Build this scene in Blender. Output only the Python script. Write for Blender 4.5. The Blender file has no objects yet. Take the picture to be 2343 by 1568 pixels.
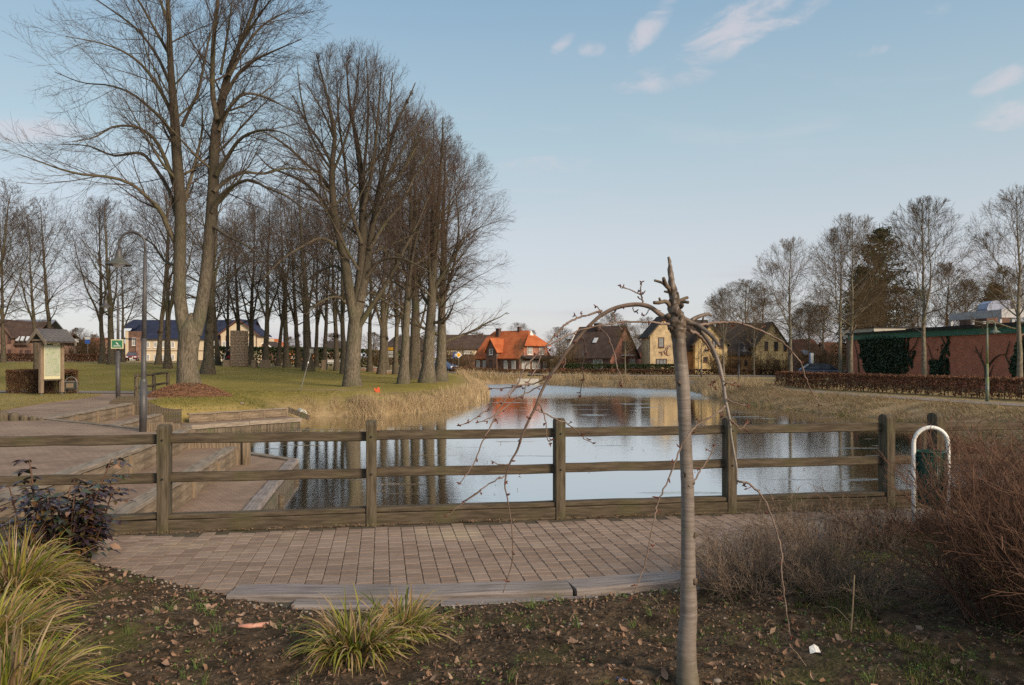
import bpy, bmesh, math, random
import numpy as np
from mathutils import Vector, Matrix, noise as mnoise

# ------------------------------------------------------------------ camera, sky, sun, exposure
SC = bpy.context.scene
COL = SC.collection
F_PX, CX, YH, CAMZ = 1786.0, 1171.0, 818.0, 1.7      # focal length, centre and horizon of a 2342 px wide frame
cd = bpy.data.cameras.new('camera'); cam = bpy.data.objects.new('camera', cd); COL.objects.link(cam)
cam.location = (0, 0, CAMZ); cam.rotation_euler = (math.radians(90), 0, 0)
cd.sensor_width = 36; cd.lens = 36 * F_PX / 2342; cd.shift_y = (YH - 784) / 2342; cd.clip_end = 6000; cd.clip_start = .05
SC.camera = cam
SUN_EL, SUN_AZ = math.radians(26), math.radians(134)   # azimuth clockwise from +Y: low sun behind the camera to the right
w = bpy.data.worlds.new('World'); SC.world = w; w.use_nodes = True
nt = w.node_tree; nt.nodes.clear()
def wn(t, **k):
    n = nt.nodes.new(t)
    for a, b in k.items(): setattr(n, a, b)
    return n
def wmath(op, a, b=None, clamp=False):
    n = wn('ShaderNodeMath', operation=op, use_clamp=clamp)
    for i, v in enumerate((a, b)):
        if v is None: continue
        if isinstance(v, (int, float)): n.inputs[i].default_value = v
        else: nt.links.new(v, n.inputs[i])
    return n.outputs[0]
def wmix(f, a, b):
    n = wn('ShaderNodeMix', data_type='RGBA')
    for s, v in ((0, f), (6, a), (7, b)):
        if isinstance(v, (int, float)): n.inputs[s].default_value = v
        elif isinstance(v, tuple): n.inputs[s].default_value = (*v, 1)
        else: nt.links.new(v, n.inputs[s])
    return n.outputs[2]
sky = wn('ShaderNodeTexSky', sky_type='NISHITA', sun_disc=False, sun_elevation=SUN_EL, sun_rotation=SUN_AZ,
         air_density=1.0, dust_density=1.2, ozone_density=1.5)
tc = wn('ShaderNodeTexCoord'); sp = wn('ShaderNodeSeparateXYZ'); nt.links.new(tc.outputs['Generated'], sp.inputs[0])
zc = wmath('MAXIMUM', sp.outputs[2], 0.0)
# thin high cloud: noise on the plane of the cloud layer, plus the milky veil towards the horizon
den = wmath('ADD', zc, 0.10)
cx_ = wmath('DIVIDE', sp.outputs[0], den); cy_ = wmath('DIVIDE', sp.outputs[1], den)
cb = wn('ShaderNodeCombineXYZ'); nt.links.new(cx_, cb.inputs[0]); nt.links.new(cy_, cb.inputs[1])
mp = wn('ShaderNodeMapping'); mp.inputs['Location'].default_value = (1.9, 4.2, .3); mp.inputs['Rotation'].default_value = (0, 0, math.radians(-38)); mp.inputs['Scale'].default_value = (1.0, 2.2, 1)
nt.links.new(cb.outputs[0], mp.inputs[0])
n1 = wn('ShaderNodeTexNoise'); n1.inputs['Scale'].default_value = 1.15; n1.inputs['Detail'].default_value = 9; n1.inputs['Roughness'].default_value = .62; n1.inputs['Distortion'].default_value = .55
nt.links.new(mp.outputs[0], n1.inputs[0])
n2 = wn('ShaderNodeTexNoise'); n2.inputs['Scale'].default_value = .42; n2.inputs['Detail'].default_value = 3
nt.links.new(cb.outputs[0], n2.inputs[0])
cl = wmath('ADD', wmath('MULTIPLY', n1.outputs[0], .75), wmath('MULTIPLY', n2.outputs[0], .5))
cr = wn('ShaderNodeMapRange', interpolation_type='SMOOTHSTEP'); nt.links.new(cl, cr.inputs[0]); cr.inputs[1].default_value = .66; cr.inputs[2].default_value = .86
veil = wmath('POWER', wmath('SUBTRACT', 1.0, zc), 7.5)
bnd = wn('ShaderNodeTexNoise'); bnd.inputs['Scale'].default_value = 2.2; bnd.inputs['Detail'].default_value = 5
mb_ = wn('ShaderNodeMapping'); mb_.inputs['Scale'].default_value = (1.2, 1.2, 13); nt.links.new(tc.outputs['Generated'], mb_.inputs[0]); nt.links.new(mb_.outputs[0], bnd.inputs[0])
# clear air of a hazy late winter afternoon: pale at the horizon, blue higher up, the unseen zenith brightened to add fill light
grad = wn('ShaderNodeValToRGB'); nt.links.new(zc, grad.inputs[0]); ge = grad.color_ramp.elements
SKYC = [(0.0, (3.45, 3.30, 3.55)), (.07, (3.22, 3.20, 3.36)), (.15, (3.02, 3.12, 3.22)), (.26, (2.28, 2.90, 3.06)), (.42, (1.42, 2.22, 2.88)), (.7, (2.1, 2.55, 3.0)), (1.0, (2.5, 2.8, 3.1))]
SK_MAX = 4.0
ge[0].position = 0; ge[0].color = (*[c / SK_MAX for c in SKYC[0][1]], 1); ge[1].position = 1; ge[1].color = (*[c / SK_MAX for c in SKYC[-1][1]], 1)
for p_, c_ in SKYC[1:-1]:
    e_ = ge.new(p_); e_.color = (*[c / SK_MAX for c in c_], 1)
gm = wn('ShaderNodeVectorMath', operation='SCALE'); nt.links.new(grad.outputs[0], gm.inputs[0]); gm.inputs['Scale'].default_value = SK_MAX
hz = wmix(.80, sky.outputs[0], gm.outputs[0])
grey = wn('ShaderNodeMapRange', interpolation_type='SMOOTHSTEP'); nt.links.new(bnd.outputs[0], grey.inputs[0]); grey.inputs[1].default_value = .5; grey.inputs[2].default_value = .68
hz = wmix(wmath('MULTIPLY', wmath('MULTIPLY', grey.outputs[0], veil), .55), hz, (2.75, 2.60, 2.85))
hz = wmix(wmath('MULTIPLY', cr.outputs[0], .2), hz, (3.5, 3.35, 3.6))
# the few single cloud scraps of the western sky, each at its own bearing and height
ysafe = wmath('MAXIMUM', sp.outputs[1], .05); uu = wmath('DIVIDE', sp.outputs[0], ysafe); vv = wmath('DIVIDE', sp.outputs[2], ysafe)
n3 = wn('ShaderNodeTexNoise'); n3.inputs['Scale'].default_value = 13; n3.inputs['Detail'].default_value = 8; n3.inputs['Roughness'].default_value = .66; n3.inputs['Distortion'].default_value = .7
m3 = wn('ShaderNodeMapping'); m3.inputs['Rotation'].default_value = (0, math.radians(35), 0); m3.inputs['Scale'].default_value = (1, 1, 2.2); nt.links.new(tc.outputs['Generated'], m3.inputs[0]); nt.links.new(m3.outputs[0], n3.inputs[0])
tot = None
for (a_, b_, l_, w_, an_, st_) in [(1488, 62, 95, 34, 48, .9), (1690, 62, 190, 60, 30, 1.0), (1520, 182, 130, 36, 8, .95), (1285, 100, 50, 18, 40, .7), (1355, 112, 38, 26, 10, .8), (1985, 118, 60, 18, 8, .7), (2290, 190, 90, 40, 25, .8), (2320, 258, 120, 44, 10, 1.1), (1250, 378, 150, 26, 3, .6), (1830, 30, 90, 30, 25, .5), (2130, 25, 80, 24, 12, .5), (60, 300, 160, 40, 0, .5)]:
    cu, cv = (a_ - CX) / F_PX, (YH - b_) / F_PX; ca, sa = math.cos(math.radians(an_)), math.sin(math.radians(an_))
    du = wmath('SUBTRACT', uu, cu); dv_ = wmath('SUBTRACT', vv, cv)
    p1 = wmath('MULTIPLY', wmath('ADD', wmath('MULTIPLY', du, ca), wmath('MULTIPLY', dv_, sa)), F_PX / l_); p2 = wmath('MULTIPLY', wmath('SUBTRACT', wmath('MULTIPLY', dv_, ca), wmath('MULTIPLY', du, sa)), F_PX / w_)
    q_ = wmath('SUBTRACT', 1.0, wmath('ADD', wmath('MULTIPLY', p1, p1), wmath('MULTIPLY', p2, p2))); q_ = wmath('MULTIPLY', wmath('MAXIMUM', q_, 0.0), st_)
    tot = q_ if tot is None else wmath('MAXIMUM', tot, q_)
cq = wn('ShaderNodeMapRange', interpolation_type='SMOOTHSTEP'); nt.links.new(wmath('ADD', wmath('MULTIPLY', tot, .30), wmath('MULTIPLY', n3.outputs[0], 1.15)), cq.inputs[0]); cq.inputs[1].default_value = .58; cq.inputs[2].default_value = 1.02
fq = wmath('MULTIPLY', cq.outputs[0], wmath('MINIMUM', wmath('MULTIPLY', tot, 3.0), 1.0))
hz = wmix(wmath('MULTIPLY', fq, .72), hz, (3.45, 3.25, 3.45))
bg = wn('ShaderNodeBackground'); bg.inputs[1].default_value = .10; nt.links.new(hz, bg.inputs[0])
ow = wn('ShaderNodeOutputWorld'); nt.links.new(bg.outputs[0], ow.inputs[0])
sl = bpy.data.lights.new('sun', 'SUN'); sun = bpy.data.objects.new('sun', sl); COL.objects.link(sun)
sl.energy = 2.3; sl.angle = math.radians(20); sl.color = (1, .80, .58)
sd = Vector((math.sin(SUN_AZ) * math.cos(SUN_EL), math.cos(SUN_AZ) * math.cos(SUN_EL), math.sin(SUN_EL)))
sun.rotation_euler = (-sd).to_track_quat('-Z', 'Y').to_euler(); sun.location = (30, -30, 40)
SC.view_settings.view_transform = 'Standard'; SC.view_settings.look = 'None'; SC.view_settings.gamma = 1
SC.view_settings.exposure = 1.0; SC.view_settings.use_curve_mapping = False
SC.cycles.use_denoising = False; SC.cycles.max_bounces = 6; SC.cycles.transparent_max_bounces = 8

# ------------------------------------------------------------------ helpers
WATER = -1.1
TH = math.radians(9.5); UX, UY = math.cos(TH), math.sin(TH)
def uv(u, v): return (u * UX - v * UY, u * UY + v * UX)
def at(px, py, d): return Vector(((px - CX) / F_PX * d, d, CAMZ + (YH - py) / F_PX * d))
def onz(px, py, z): d = F_PX * (CAMZ - z) / (py - YH); return Vector(((px - CX) / F_PX * d, d, z))

def tag(o, label=None, cat=None, group=None, kind=None):
    if label: o['label'] = label
    if cat: o['category'] = cat
    if group: o['group'] = group
    if kind: o['kind'] = kind
    return o
def empty(name, loc, label, cat, group=None, rz=0):
    o = bpy.data.objects.new(name, None); COL.objects.link(o); o.location = loc; o.rotation_euler.z = rz
    o.empty_display_size = .2
    return tag(o, label, cat, group)
def link(name, me, parent=None, loc=None):
    o = bpy.data.objects.new(name, me); COL.objects.link(o)
    if parent is not None: o.parent = parent
    if loc is not None: o.location = loc
    return o
def copy_tree(root, loc, rz, scale, label, group=None):
    r = root.copy(); COL.objects.link(r); r.location = loc; r.rotation_euler.z = rz; r.scale = scale
    r['label'] = label
    if group: r['group'] = group
    for ch in root.children:
        c = ch.copy(); COL.objects.link(c); c.parent = r
        for g in ch.children:
            d = g.copy(); COL.objects.link(d); d.parent = c
    return r
def arrays_mesh(name, V, faces_list, mat, smooth=False):
    """V (n,3); faces_list: list of (m,k) int arrays"""
    me = bpy.data.meshes.new(name)
    V = np.asarray(V, np.float32)
    me.vertices.add(len(V)); me.vertices.foreach_set('co', V.ravel())
    idx = np.concatenate([np.asarray(f, np.int32).ravel() for f in faces_list])
    tot = np.concatenate([np.full(len(f), np.asarray(f).shape[1], np.int32) for f in faces_list])
    st = np.concatenate([[0], np.cumsum(tot)[:-1]]).astype(np.int32)
    me.loops.add(len(idx)); me.loops.foreach_set('vertex_index', idx)
    me.polygons.add(len(tot)); me.polygons.foreach_set('loop_start', st)
    try: me.polygons.foreach_set('loop_total', tot)
    except Exception: pass
    me.update(calc_edges=True); me.validate()
    me.polygons.foreach_set('use_smooth', np.full(len(tot), bool(smooth)))
    if mat: me.materials.append(mat)
    return me
class MB:
    def __init__(s): s.v = []; s.f = []
    def poly(s, pts):
        b = len(s.v); s.v += [tuple(p) for p in pts]; s.f.append(tuple(range(b, b + len(pts)))); return s
    def prism(s, pts, ext):
        """closed polygon of 3d points, extruded by vector ext"""
        b = len(s.v); n = len(pts); e = Vector(ext)
        s.v += [tuple(p) for p in pts] + [tuple(Vector(p) + e) for p in pts]
        s.f.append(tuple(reversed(range(b, b + n)))); s.f.append(tuple(range(b + n, b + 2 * n)))
        for i in range(n):
            j = (i + 1) % n; s.f.append((b + i, b + j, b + n + j, b + n + i))
        return s
    def box(s, c, sz, rz=0):
        x, y, z = [k / 2 for k in sz]; cs, sn = math.cos(rz), math.sin(rz)
        P = [(c[0] + a * cs - b_ * sn, c[1] + a * sn + b_ * cs, c[2] - z) for a, b_ in ((-x, -y), (x, -y), (x, y), (-x, y))]
        return s.prism(P, (0, 0, sz[2]))
    def b2(s, x0, x1, y0, y1, z0, z1): return s.box(((x0 + x1) / 2, (y0 + y1) / 2, (z0 + z1) / 2), (x1 - x0, y1 - y0, z1 - z0))
    def tube(s, pts, rad, n=8, cap=True):
        pts = [Vector(p) for p in pts]
        if not hasattr(rad, '__len__'): rad = [rad] * len(pts)
        b = len(s.v); ref = Vector((.31, .17, .93)).normalized()
        d0 = (pts[-1] - pts[0]).normalized()
        if abs(d0.dot(ref)) > .8: ref = Vector((.95, .2, .1)).normalized()
        for i, p in enumerate(pts):
            t = (pts[min(i + 1, len(pts) - 1)] - pts[max(i - 1, 0)]).normalized()
            a = t.cross(ref).normalized(); c = t.cross(a)
            for k in range(n):
                th = 2 * math.pi * k / n
                s.v.append(tuple(p + (a * math.cos(th) + c * math.sin(th)) * rad[i]))
        for i in range(len(pts) - 1):
            for k in range(n):
                q = (k + 1) % n
                s.f.append((b + i * n + k, b + i * n + q, b + (i + 1) * n + q, b + (i + 1) * n + k))
        if cap:
            s.f.append(tuple(reversed(range(b, b + n)))); e = b + (len(pts) - 1) * n; s.f.append(tuple(range(e, e + n)))
        return s
    def lathe(s, c, prof, n=20):
        b = len(s.v)
        for r, z in prof:
            for k in range(n): s.v.append((c[0] + r * math.cos(2 * math.pi * k / n), c[1] + r * math.sin(2 * math.pi * k / n), c[2] + z))
        for i in range(len(prof) - 1):
            for k in range(n):
                q = (k + 1) % n; s.f.append((b + i * n + k, b + i * n + q, b + (i + 1) * n + q, b + (i + 1) * n + k))
        return s
    def mesh(s, name, mat, smooth=False):
        me = bpy.data.meshes.new(name); me.from_pydata(s.v, [], s.f); me.update()
        bm = bmesh.new(); bm.from_mesh(me); bmesh.ops.recalc_face_normals(bm, faces=bm.faces); bm.to_mesh(me); bm.free()
        if smooth: me.polygons.foreach_set('use_smooth', np.ones(len(me.polygons), bool))
        if mat: me.materials.append(mat)
        return me
    def build(s, name, mat, parent=None, loc=None, smooth=False): return link(name, s.mesh(name, mat, smooth), parent, loc)

# ------------------------------------------------------------------ materials
def C4(c): return (c[0], c[1], c[2], 1)
def mat(name, cols, scale=4, rough=.85, bump=0, bscale=30, bdist=.01, stretch=(1, 1, 1), island=0, spec=.3, detail=6, pos=None, extra=None, sss=0, metal=0, lowf=None, objrand=0):
    m = bpy.data.materials.new(name); m.use_nodes = True; t = m.node_tree; N = t.nodes; L = t.links
    b = N['Principled BSDF']; b.inputs['Roughness'].default_value = rough; b.inputs['Specular IOR Level'].default_value = spec; b.inputs['Metallic'].default_value = metal
    co = N.new('ShaderNodeTexCoord'); mp = N.new('ShaderNodeMapping'); mp.inputs['Scale'].default_value = stretch
    L.new(co.outputs['Object'], mp.inputs[0])
    nz = N.new('ShaderNodeTexNoise'); nz.inputs['Scale'].default_value = scale; nz.inputs['Detail'].default_value = detail; nz.inputs['Roughness'].default_value = .62
    L.new(mp.outputs[0], nz.inputs[0])
    fac = nz.outputs[0]
    if objrand:
        oi = N.new('ShaderNodeObjectInfo'); cbn = N.new('ShaderNodeMath'); cbn.operation = 'MULTIPLY'; L.new(oi.outputs['Random'], cbn.inputs[0]); cbn.inputs[1].default_value = 40; L.new(cbn.outputs[0], mp.inputs['Location'])
        mo = N.new('ShaderNodeMix'); mo.inputs[0].default_value = objrand; L.new(fac, mo.inputs[2]); L.new(oi.outputs['Random'], mo.inputs[3]); fac = mo.outputs[0]
    if island:
        g = N.new('ShaderNodeNewGeometry'); mx = N.new('ShaderNodeMix'); mx.inputs[0].default_value = island
        L.new(fac, mx.inputs[2]); L.new(g.outputs['Random Per Island'], mx.inputs[3]); fac = mx.outputs[0]
    r = N.new('ShaderNodeValToRGB'); L.new(fac, r.inputs[0]); e = r.color_ramp.elements
    lo, hi = (.02, .98) if island > .5 else (.32, .68)
    if pos is None: pos = [lo + (hi - lo) * i / max(1, len(cols) - 1) for i in range(len(cols))]
    e[0].position = pos[0]; e[0].color = C4(cols[0]); e[1].position = pos[-1]; e[1].color = C4(cols[-1])
    for p, c in list(zip(pos, cols))[1:-1]:
        k = e.new(p); k.color = C4(c)
    col = r.outputs[0]
    if lowf:       # (colour, scale, lo, hi, amount): broad stains of another colour
        c2, sc2, lo2, hi2, am = lowf
        q = N.new('ShaderNodeTexNoise'); q.inputs['Scale'].default_value = sc2; q.inputs['Detail'].default_value = 5; L.new(co.outputs['Object'], q.inputs[0])
        mr = N.new('ShaderNodeMapRange'); mr.interpolation_type = 'SMOOTHSTEP'; L.new(q.outputs[0], mr.inputs[0]); mr.inputs[1].default_value = lo2; mr.inputs[2].default_value = hi2; mr.inputs[4].default_value = am
        x = N.new('ShaderNodeMix'); x.data_type = 'RGBA'; L.new(mr.outputs[0], x.inputs[0]); L.new(col, x.inputs[6]); x.inputs[7].default_value = C4(c2); col = x.outputs[2]
    L.new(col, b.inputs['Base Color'])
    if bump:
        n2 = N.new('ShaderNodeTexNoise'); n2.inputs['Scale'].default_value = bscale; n2.inputs['Detail'].default_value = 5; L.new(mp.outputs[0], n2.inputs[0])
        bp = N.new('ShaderNodeBump'); bp.inputs['Strength'].default_value = bump; bp.inputs['Distance'].default_value = bdist
        L.new(n2.outputs[0], bp.inputs['Height']); L.new(bp.outputs[0], b.inputs['Normal'])
    if sss:
        tr = N.new('ShaderNodeBsdfTranslucent'); L.new(col, tr.inputs[0]); ms = N.new('ShaderNodeMixShader'); ms.inputs[0].default_value = sss
        L.new(b.outputs[0], ms.inputs[1]); L.new(tr.outputs[0], ms.inputs[2]); L.new(ms.outputs[0], N['Material Output'].inputs[0])
    return m
def brickmat(name, c1, c2, mortar, bw=.24, bh=.075, ms=.012, horiz=False, rot=0, offset=.5, bump=.3, rough=.9, noise=.35, stain=None):
    m = bpy.data.materials.new(name); m.use_nodes = True; t = m.node_tree; N = t.nodes; L = t.links
    b = N['Principled BSDF']; b.inputs['Roughness'].default_value = rough; b.inputs['Specular IOR Level'].default_value = .2
    co = N.new('ShaderNodeTexCoord')
    if horiz:
        mp = N.new('ShaderNodeMapping'); mp.inputs['Rotation'].default_value = (0, 0, rot); L.new(co.outputs['Object'], mp.inputs[0]); vec = mp.outputs[0]
    else:
        s = N.new('ShaderNodeSeparateXYZ'); L.new(co.outputs['Object'], s.inputs[0]); a = N.new('ShaderNodeMath'); L.new(s.outputs[0], a.inputs[0]); L.new(s.outputs[1], a.inputs[1])
        cb = N.new('ShaderNodeCombineXYZ'); L.new(a.outputs[0], cb.inputs[0]); L.new(s.outputs[2], cb.inputs[1]); vec = cb.outputs[0]
    br = N.new('ShaderNodeTexBrick'); L.new(vec, br.inputs[0]); br.inputs['Scale'].default_value = 1; br.inputs['Brick Width'].default_value = bw; br.inputs['Row Height'].default_value = bh
    br.inputs['Mortar Size'].default_value = ms; br.inputs['Mortar Smooth'].default_value = .3; br.offset = offset
    br.inputs['Color1'].default_value = C4(c1); br.inputs['Color2'].default_value = C4(c2); br.inputs['Mortar'].default_value = C4(mortar)
    nz = N.new('ShaderNodeTexNoise'); nz.inputs['Scale'].default_value = 1.3; nz.inputs['Detail'].default_value = 8; L.new(co.outputs['Object'], nz.inputs[0])
    mr = N.new('ShaderNodeMapRange'); L.new(nz.outputs[0], mr.inputs[0]); mr.inputs[1].default_value = .3; mr.inputs[2].default_value = .7; mr.inputs[3].default_value = 1 - noise; mr.inputs[4].default_value = 1 + noise
    x = N.new('ShaderNodeMix'); x.data_type = 'RGBA'; x.blend_type = 'MULTIPLY'; x.inputs[0].default_value = 1; L.new(br.outputs[0], x.inputs[6]); L.new(mr.outputs[0], x.inputs[7])
    col = x.outputs[2]
    if stain:
        q = N.new('ShaderNodeTexNoise'); q.inputs['Scale'].default_value = .35; q.inputs['Detail'].default_value = 6; L.new(co.outputs['Object'], q.inputs[0])
        r2 = N.new('ShaderNodeMapRange'); L.new(q.outputs[0], r2.inputs[0]); r2.inputs[1].default_value = .45; r2.inputs[2].default_value = .7; r2.inputs[4].default_value = .5
        y = N.new('ShaderNodeMix'); y.data_type = 'RGBA'; L.new(r2.outputs[0], y.inputs[0]); L.new(col, y.inputs[6]); y.inputs[7].default_value = C4(stain); col = y.outputs[2]
    L.new(col, b.inputs['Base Color'])
    bp = N.new('ShaderNodeBump'); bp.inputs['Strength'].default_value = bump; bp.inputs['Distance'].default_value = .006; bp.invert = True
    L.new(br.outputs['Fac'], bp.inputs['Height']); L.new(bp.outputs[0], b.inputs['Normal'])
    return m
def roofmat(name, c1, c2, row=.33, noise=.3):
    m = mat(name, [c1, c2], scale=.9, rough=.85, detail=8, spec=.08); t = m.node_tree; N = t.nodes; L = t.links; b = N['Principled BSDF']
    co = N['Texture Coordinate']; s = N.new('ShaderNodeSeparateXYZ'); L.new(co.outputs['Object'], s.inputs[0])
    def saw(o, per):
        a = N.new('ShaderNodeMath'); a.operation = 'DIVIDE'; L.new(o, a.inputs[0]); a.inputs[1].default_value = per
        f = N.new('ShaderNodeMath'); f.operation = 'FRACT'; L.new(a.outputs[0], f.inputs[0]); return f.outputs[0]
    a = saw(s.outputs[2], row * .72)
    su = N.new('ShaderNodeMath'); L.new(s.outputs[0], su.inputs[0]); L.new(s.outputs[1], su.inputs[1]); c = saw(su.outputs[0], .24)
    pw = N.new('ShaderNodeMath'); pw.operation = 'PINGPONG'; L.new(c, pw.inputs[0]); pw.inputs[1].default_value = .5
    ad = N.new('ShaderNodeMath'); L.new(a, ad.inputs[0]); L.new(pw.outputs[0], ad.inputs[1])
    bp = N.new('ShaderNodeBump'); bp.inputs['Strength'].default_value = 1; bp.inputs['Distance'].default_value = .05; bp.invert = True
    L.new(ad.outputs[0], bp.inputs['Height']); L.new(bp.outputs[0], b.inputs['Normal'])
    return m
M = {}
M['fence'] = mat('fence wood', [(.038, .030, .021), (.080, .062, .043), (.13, .103, .074)], scale=3.2, stretch=(1, 9, 9), bump=.5, bscale=14, bdist=.006, rough=.9, spec=.15, lowf=((.085, .088, .035), 2.2, .5, .75, .35), detail=9)
M['fencepost'] = mat('post wood', [(.042, .034, .024), (.086, .069, .047), (.14, .115, .083)], scale=3.2, stretch=(9, 9, 1), bump=.5, bscale=14, bdist=.006, rough=.9, spec=.15, lowf=((.085, .085, .035), 2.6, .45, .72, .5), detail=9)
M['sleeper'] = mat('silvered sleeper wood', [(.115, .095, .088), (.21, .18, .168), (.30, .262, .248)], scale=2.5, stretch=(1, 14, 14), bump=.6, bscale=12, bdist=.006, rough=.85, detail=9, lowf=((.12, .10, .075), 1.5, .5, .75, .5))
M['cap'] = mat('weathered cap wood', [(.115, .092, .070), (.205, .168, .13), (.28, .235, .19)], scale=2.2, stretch=(1, 10, 10), bump=.4, bscale=12, bdist=.005, rough=.9)
M['riser'] = mat('riser wood', [(.10, .076, .052), (.195, .148, .102), (.27, .21, .15)], scale=2.2, stretch=(1, 8, 8), bump=.4, bscale=12, bdist=.005, rough=.9, lowf=((.10, .08, .055), 1.8, .5, .75, .6))
M['darkwood'] = mat('dark damp wood', [(.045, .036, .026), (.10, .078, .055), (.15, .12, .085)], scale=3, stretch=(6, 6, 1), bump=.6, bscale=12, bdist=.008, rough=.9, lowf=((.07, .08, .03), 2, .5, .7, .6))
M['plaza'] = brickmat('plaza pavers', (.25, .176, .130), (.205, .144, .108), (.17, .12, .085), .14, .14, .009, horiz=True, rot=-TH, bump=.35, noise=.22, stain=(.34, .26, .185))
M['paver'] = mat('paver concrete', [(.165, .117, .089), (.212, .154, .119), (.262, .197, .156)], scale=14, rough=.9, bump=.6, bscale=120, bdist=.004, objrand=.35, island=.3, spec=.2, lowf=((.36, .29, .20), .9, .54, .72, .7))
M['joint'] = mat('joint sand', [(.05, .042, .028), (.10, .085, .06)], scale=20, rough=1)
M['soil'] = mat('bed soil', [(.024, .017, .011), (.066, .046, .029), (.13, .09, .058)], scale=11, rough=.97, bump=1, bscale=38, bdist=.03, spec=.08, detail=12, lowf=((.070, .072, .022), 1.9, .52, .70, .7))
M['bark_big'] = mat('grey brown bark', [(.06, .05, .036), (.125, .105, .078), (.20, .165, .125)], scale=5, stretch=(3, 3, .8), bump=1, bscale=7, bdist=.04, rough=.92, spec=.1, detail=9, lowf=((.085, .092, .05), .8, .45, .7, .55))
M['bark_far'] = mat('dark bark', [(.045, .037, .027), (.095, .078, .056), (.13, .11, .082)], scale=4, stretch=(3, 3, 1), rough=.95, spec=.1, lowf=((.075, .08, .035), .6, .45, .7, .6))
M['bark_pale'] = mat('pale bark', [(.10, .088, .064), (.175, .15, .112), (.25, .215, .165)], scale=5, stretch=(2, 2, 1), rough=.92, spec=.1, lowf=((.12, .125, .06), .8, .45, .7, .5))
M['twig'] = mat('twigs', [(.050, .038, .032), (.092, .070, .057)], scale=.6, rough=.95, spec=.1)
M['twig_red'] = mat('reddish twigs', [(.058, .040, .032), (.105, .072, .054)], scale=.4, rough=.95, spec=.1)
M['twig_brown'] = mat('warm brown twigs', [(.075, .052, .030), (.14, .098, .055)], scale=.4, rough=.95, spec=.1)
M['cherry'] = mat('young cherry bark', [(.145, .118, .098), (.19, .157, .134), (.235, .198, .172)], scale=7, stretch=(1.6, 1.6, 12), bump=.3, bscale=9, bdist=.004, rough=.5, spec=.4, detail=7, lowf=((.085, .085, .04), 4.5, .55, .72, .7))
M['cherry_dark'] = mat('knotty dark bark', [(.055, .040, .030), (.115, .085, .062), (.18, .14, .105)], scale=16, bump=1, bscale=30, bdist=.012, rough=.9, lowf=((.085, .085, .03), 14, .55, .68, .45))
M['cherry_twig'] = mat('cherry twigs', [(.10, .068, .05), (.17, .118, .09), (.24, .18, .145)], scale=12, rough=.6, bump=.3, bscale=50, bdist=.003)
M['bud'] = mat('buds', [(.085, .028, .018), (.17, .06, .035)], scale=30, rough=.7)
M['bark_shrub'] = mat('shrub twigs', [(.050, .025, .015), (.098, .050, .031), (.15, .085, .055)], scale=2, rough=.85, island=.7)
M['bark_shrub2'] = mat('dull shrub twigs', [(.085, .060, .042), (.15, .108, .078), (.22, .165, .12)], scale=2, rough=.85, island=.7)
M['sedge'] = mat('sedge leaves', [(.035, .055, .012), (.10, .13, .018), (.20, .215, .030), (.30, .28, .045), (.33, .20, .08), (.44, .33, .20), (.15, .085, .04), (.12, .15, .025)], scale=3, rough=.45, island=.8, sss=.3, spec=.4)
M['reed'] = mat('dry reed', [(.28, .20, .105), (.43, .32, .185), (.58, .46, .29)], scale=1, rough=.8, island=.7, sss=.25)
M['straw'] = mat('dry bank grass', [(.20, .135, .080), (.30, .21, .13), (.41, .30, .195), (.15, .145, .055), (.22, .19, .08)], scale=.5, rough=.85, island=.55, sss=.2)
M['grassblade'] = mat('short grass', [(.09, .10, .022), (.18, .175, .045), (.29, .23, .08)], scale=.6, rough=.8, island=.5, sss=.2)
M['weed'] = mat('weeds', [(.045, .085, .02), (.10, .17, .035), (.19, .22, .06)], scale=4, rough=.6, island=.6, sss=.2)
M['moss'] = mat('moss', [(.045, .055, .012), (.095, .105, .022), (.165, .16, .04)], scale=4, rough=.8, island=.6)
M['litter'] = mat('dead leaves', [(.10, .055, .032), (.19, .11, .068), (.29, .18, .12), (.40, .29, .21)], scale=6, rough=.75, island=.75, sss=.15)
M['mulch'] = mat('leaf mound', [(.075, .035, .02), (.15, .075, .04), (.21, .11, .065)], scale=7, rough=.95, bump=1, bscale=14, bdist=.05, detail=10)
M['fibre'] = mat('rotting fibres', [(.045, .028, .018), (.11, .07, .045), (.19, .13, .085), (.30, .22, .15)], scale=3, rough=.95, island=.8)
M['mulchleaf'] = mat('mound leaves', [(.10, .045, .025), (.19, .09, .05), (.27, .15, .085)], scale=2, rough=.9, island=.7)
M['beech'] = mat('brown hedge leaves', [(.07, .030, .018), (.15, .068, .036), (.24, .125, .068)], scale=2, rough=.75, island=.75, sss=.15)
M['hedgebrown'] = mat('clipped hedge twigs', [(.065, .032, .02), (.12, .062, .034), (.17, .10, .055)], scale=3, rough=.9, island=.7)
M['hedgegreen'] = mat('green hedge leaves', [(.018, .030, .010), (.045, .062, .020), (.075, .09, .03)], scale=2, rough=.7, island=.7)
M['ivy'] = mat('ivy leaves', [(.010, .024, .014), (.032, .062, .032), (.085, .125, .070)], scale=2, rough=.5, island=.75)
M['fir'] = mat('fir needles', [(.012, .022, .008), (.032, .045, .016), (.07, .07, .026)], scale=.5, rough=.8, island=.5)
M['mahonia'] = mat('purple bronze leaves', [(.016, .012, .016), (.035, .022, .032), (.05, .028, .030), (.025, .045, .02), (.20, .085, .03)], scale=2, rough=.22, island=.9, spec=.7)
M['stone'] = mat('field stone', [(.13, .095, .065), (.24, .18, .13), (.34, .27, .20)], scale=6, rough=.9, island=.6)
M['mortar'] = mat('stone mortar', [(.17, .135, .10), (.24, .195, .15)], scale=8, rough=.95)
M['pillar'] = mat('sandstone pillar', [(.17, .125, .085), (.25, .19, .13)], scale=5, rough=.9)
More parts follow.
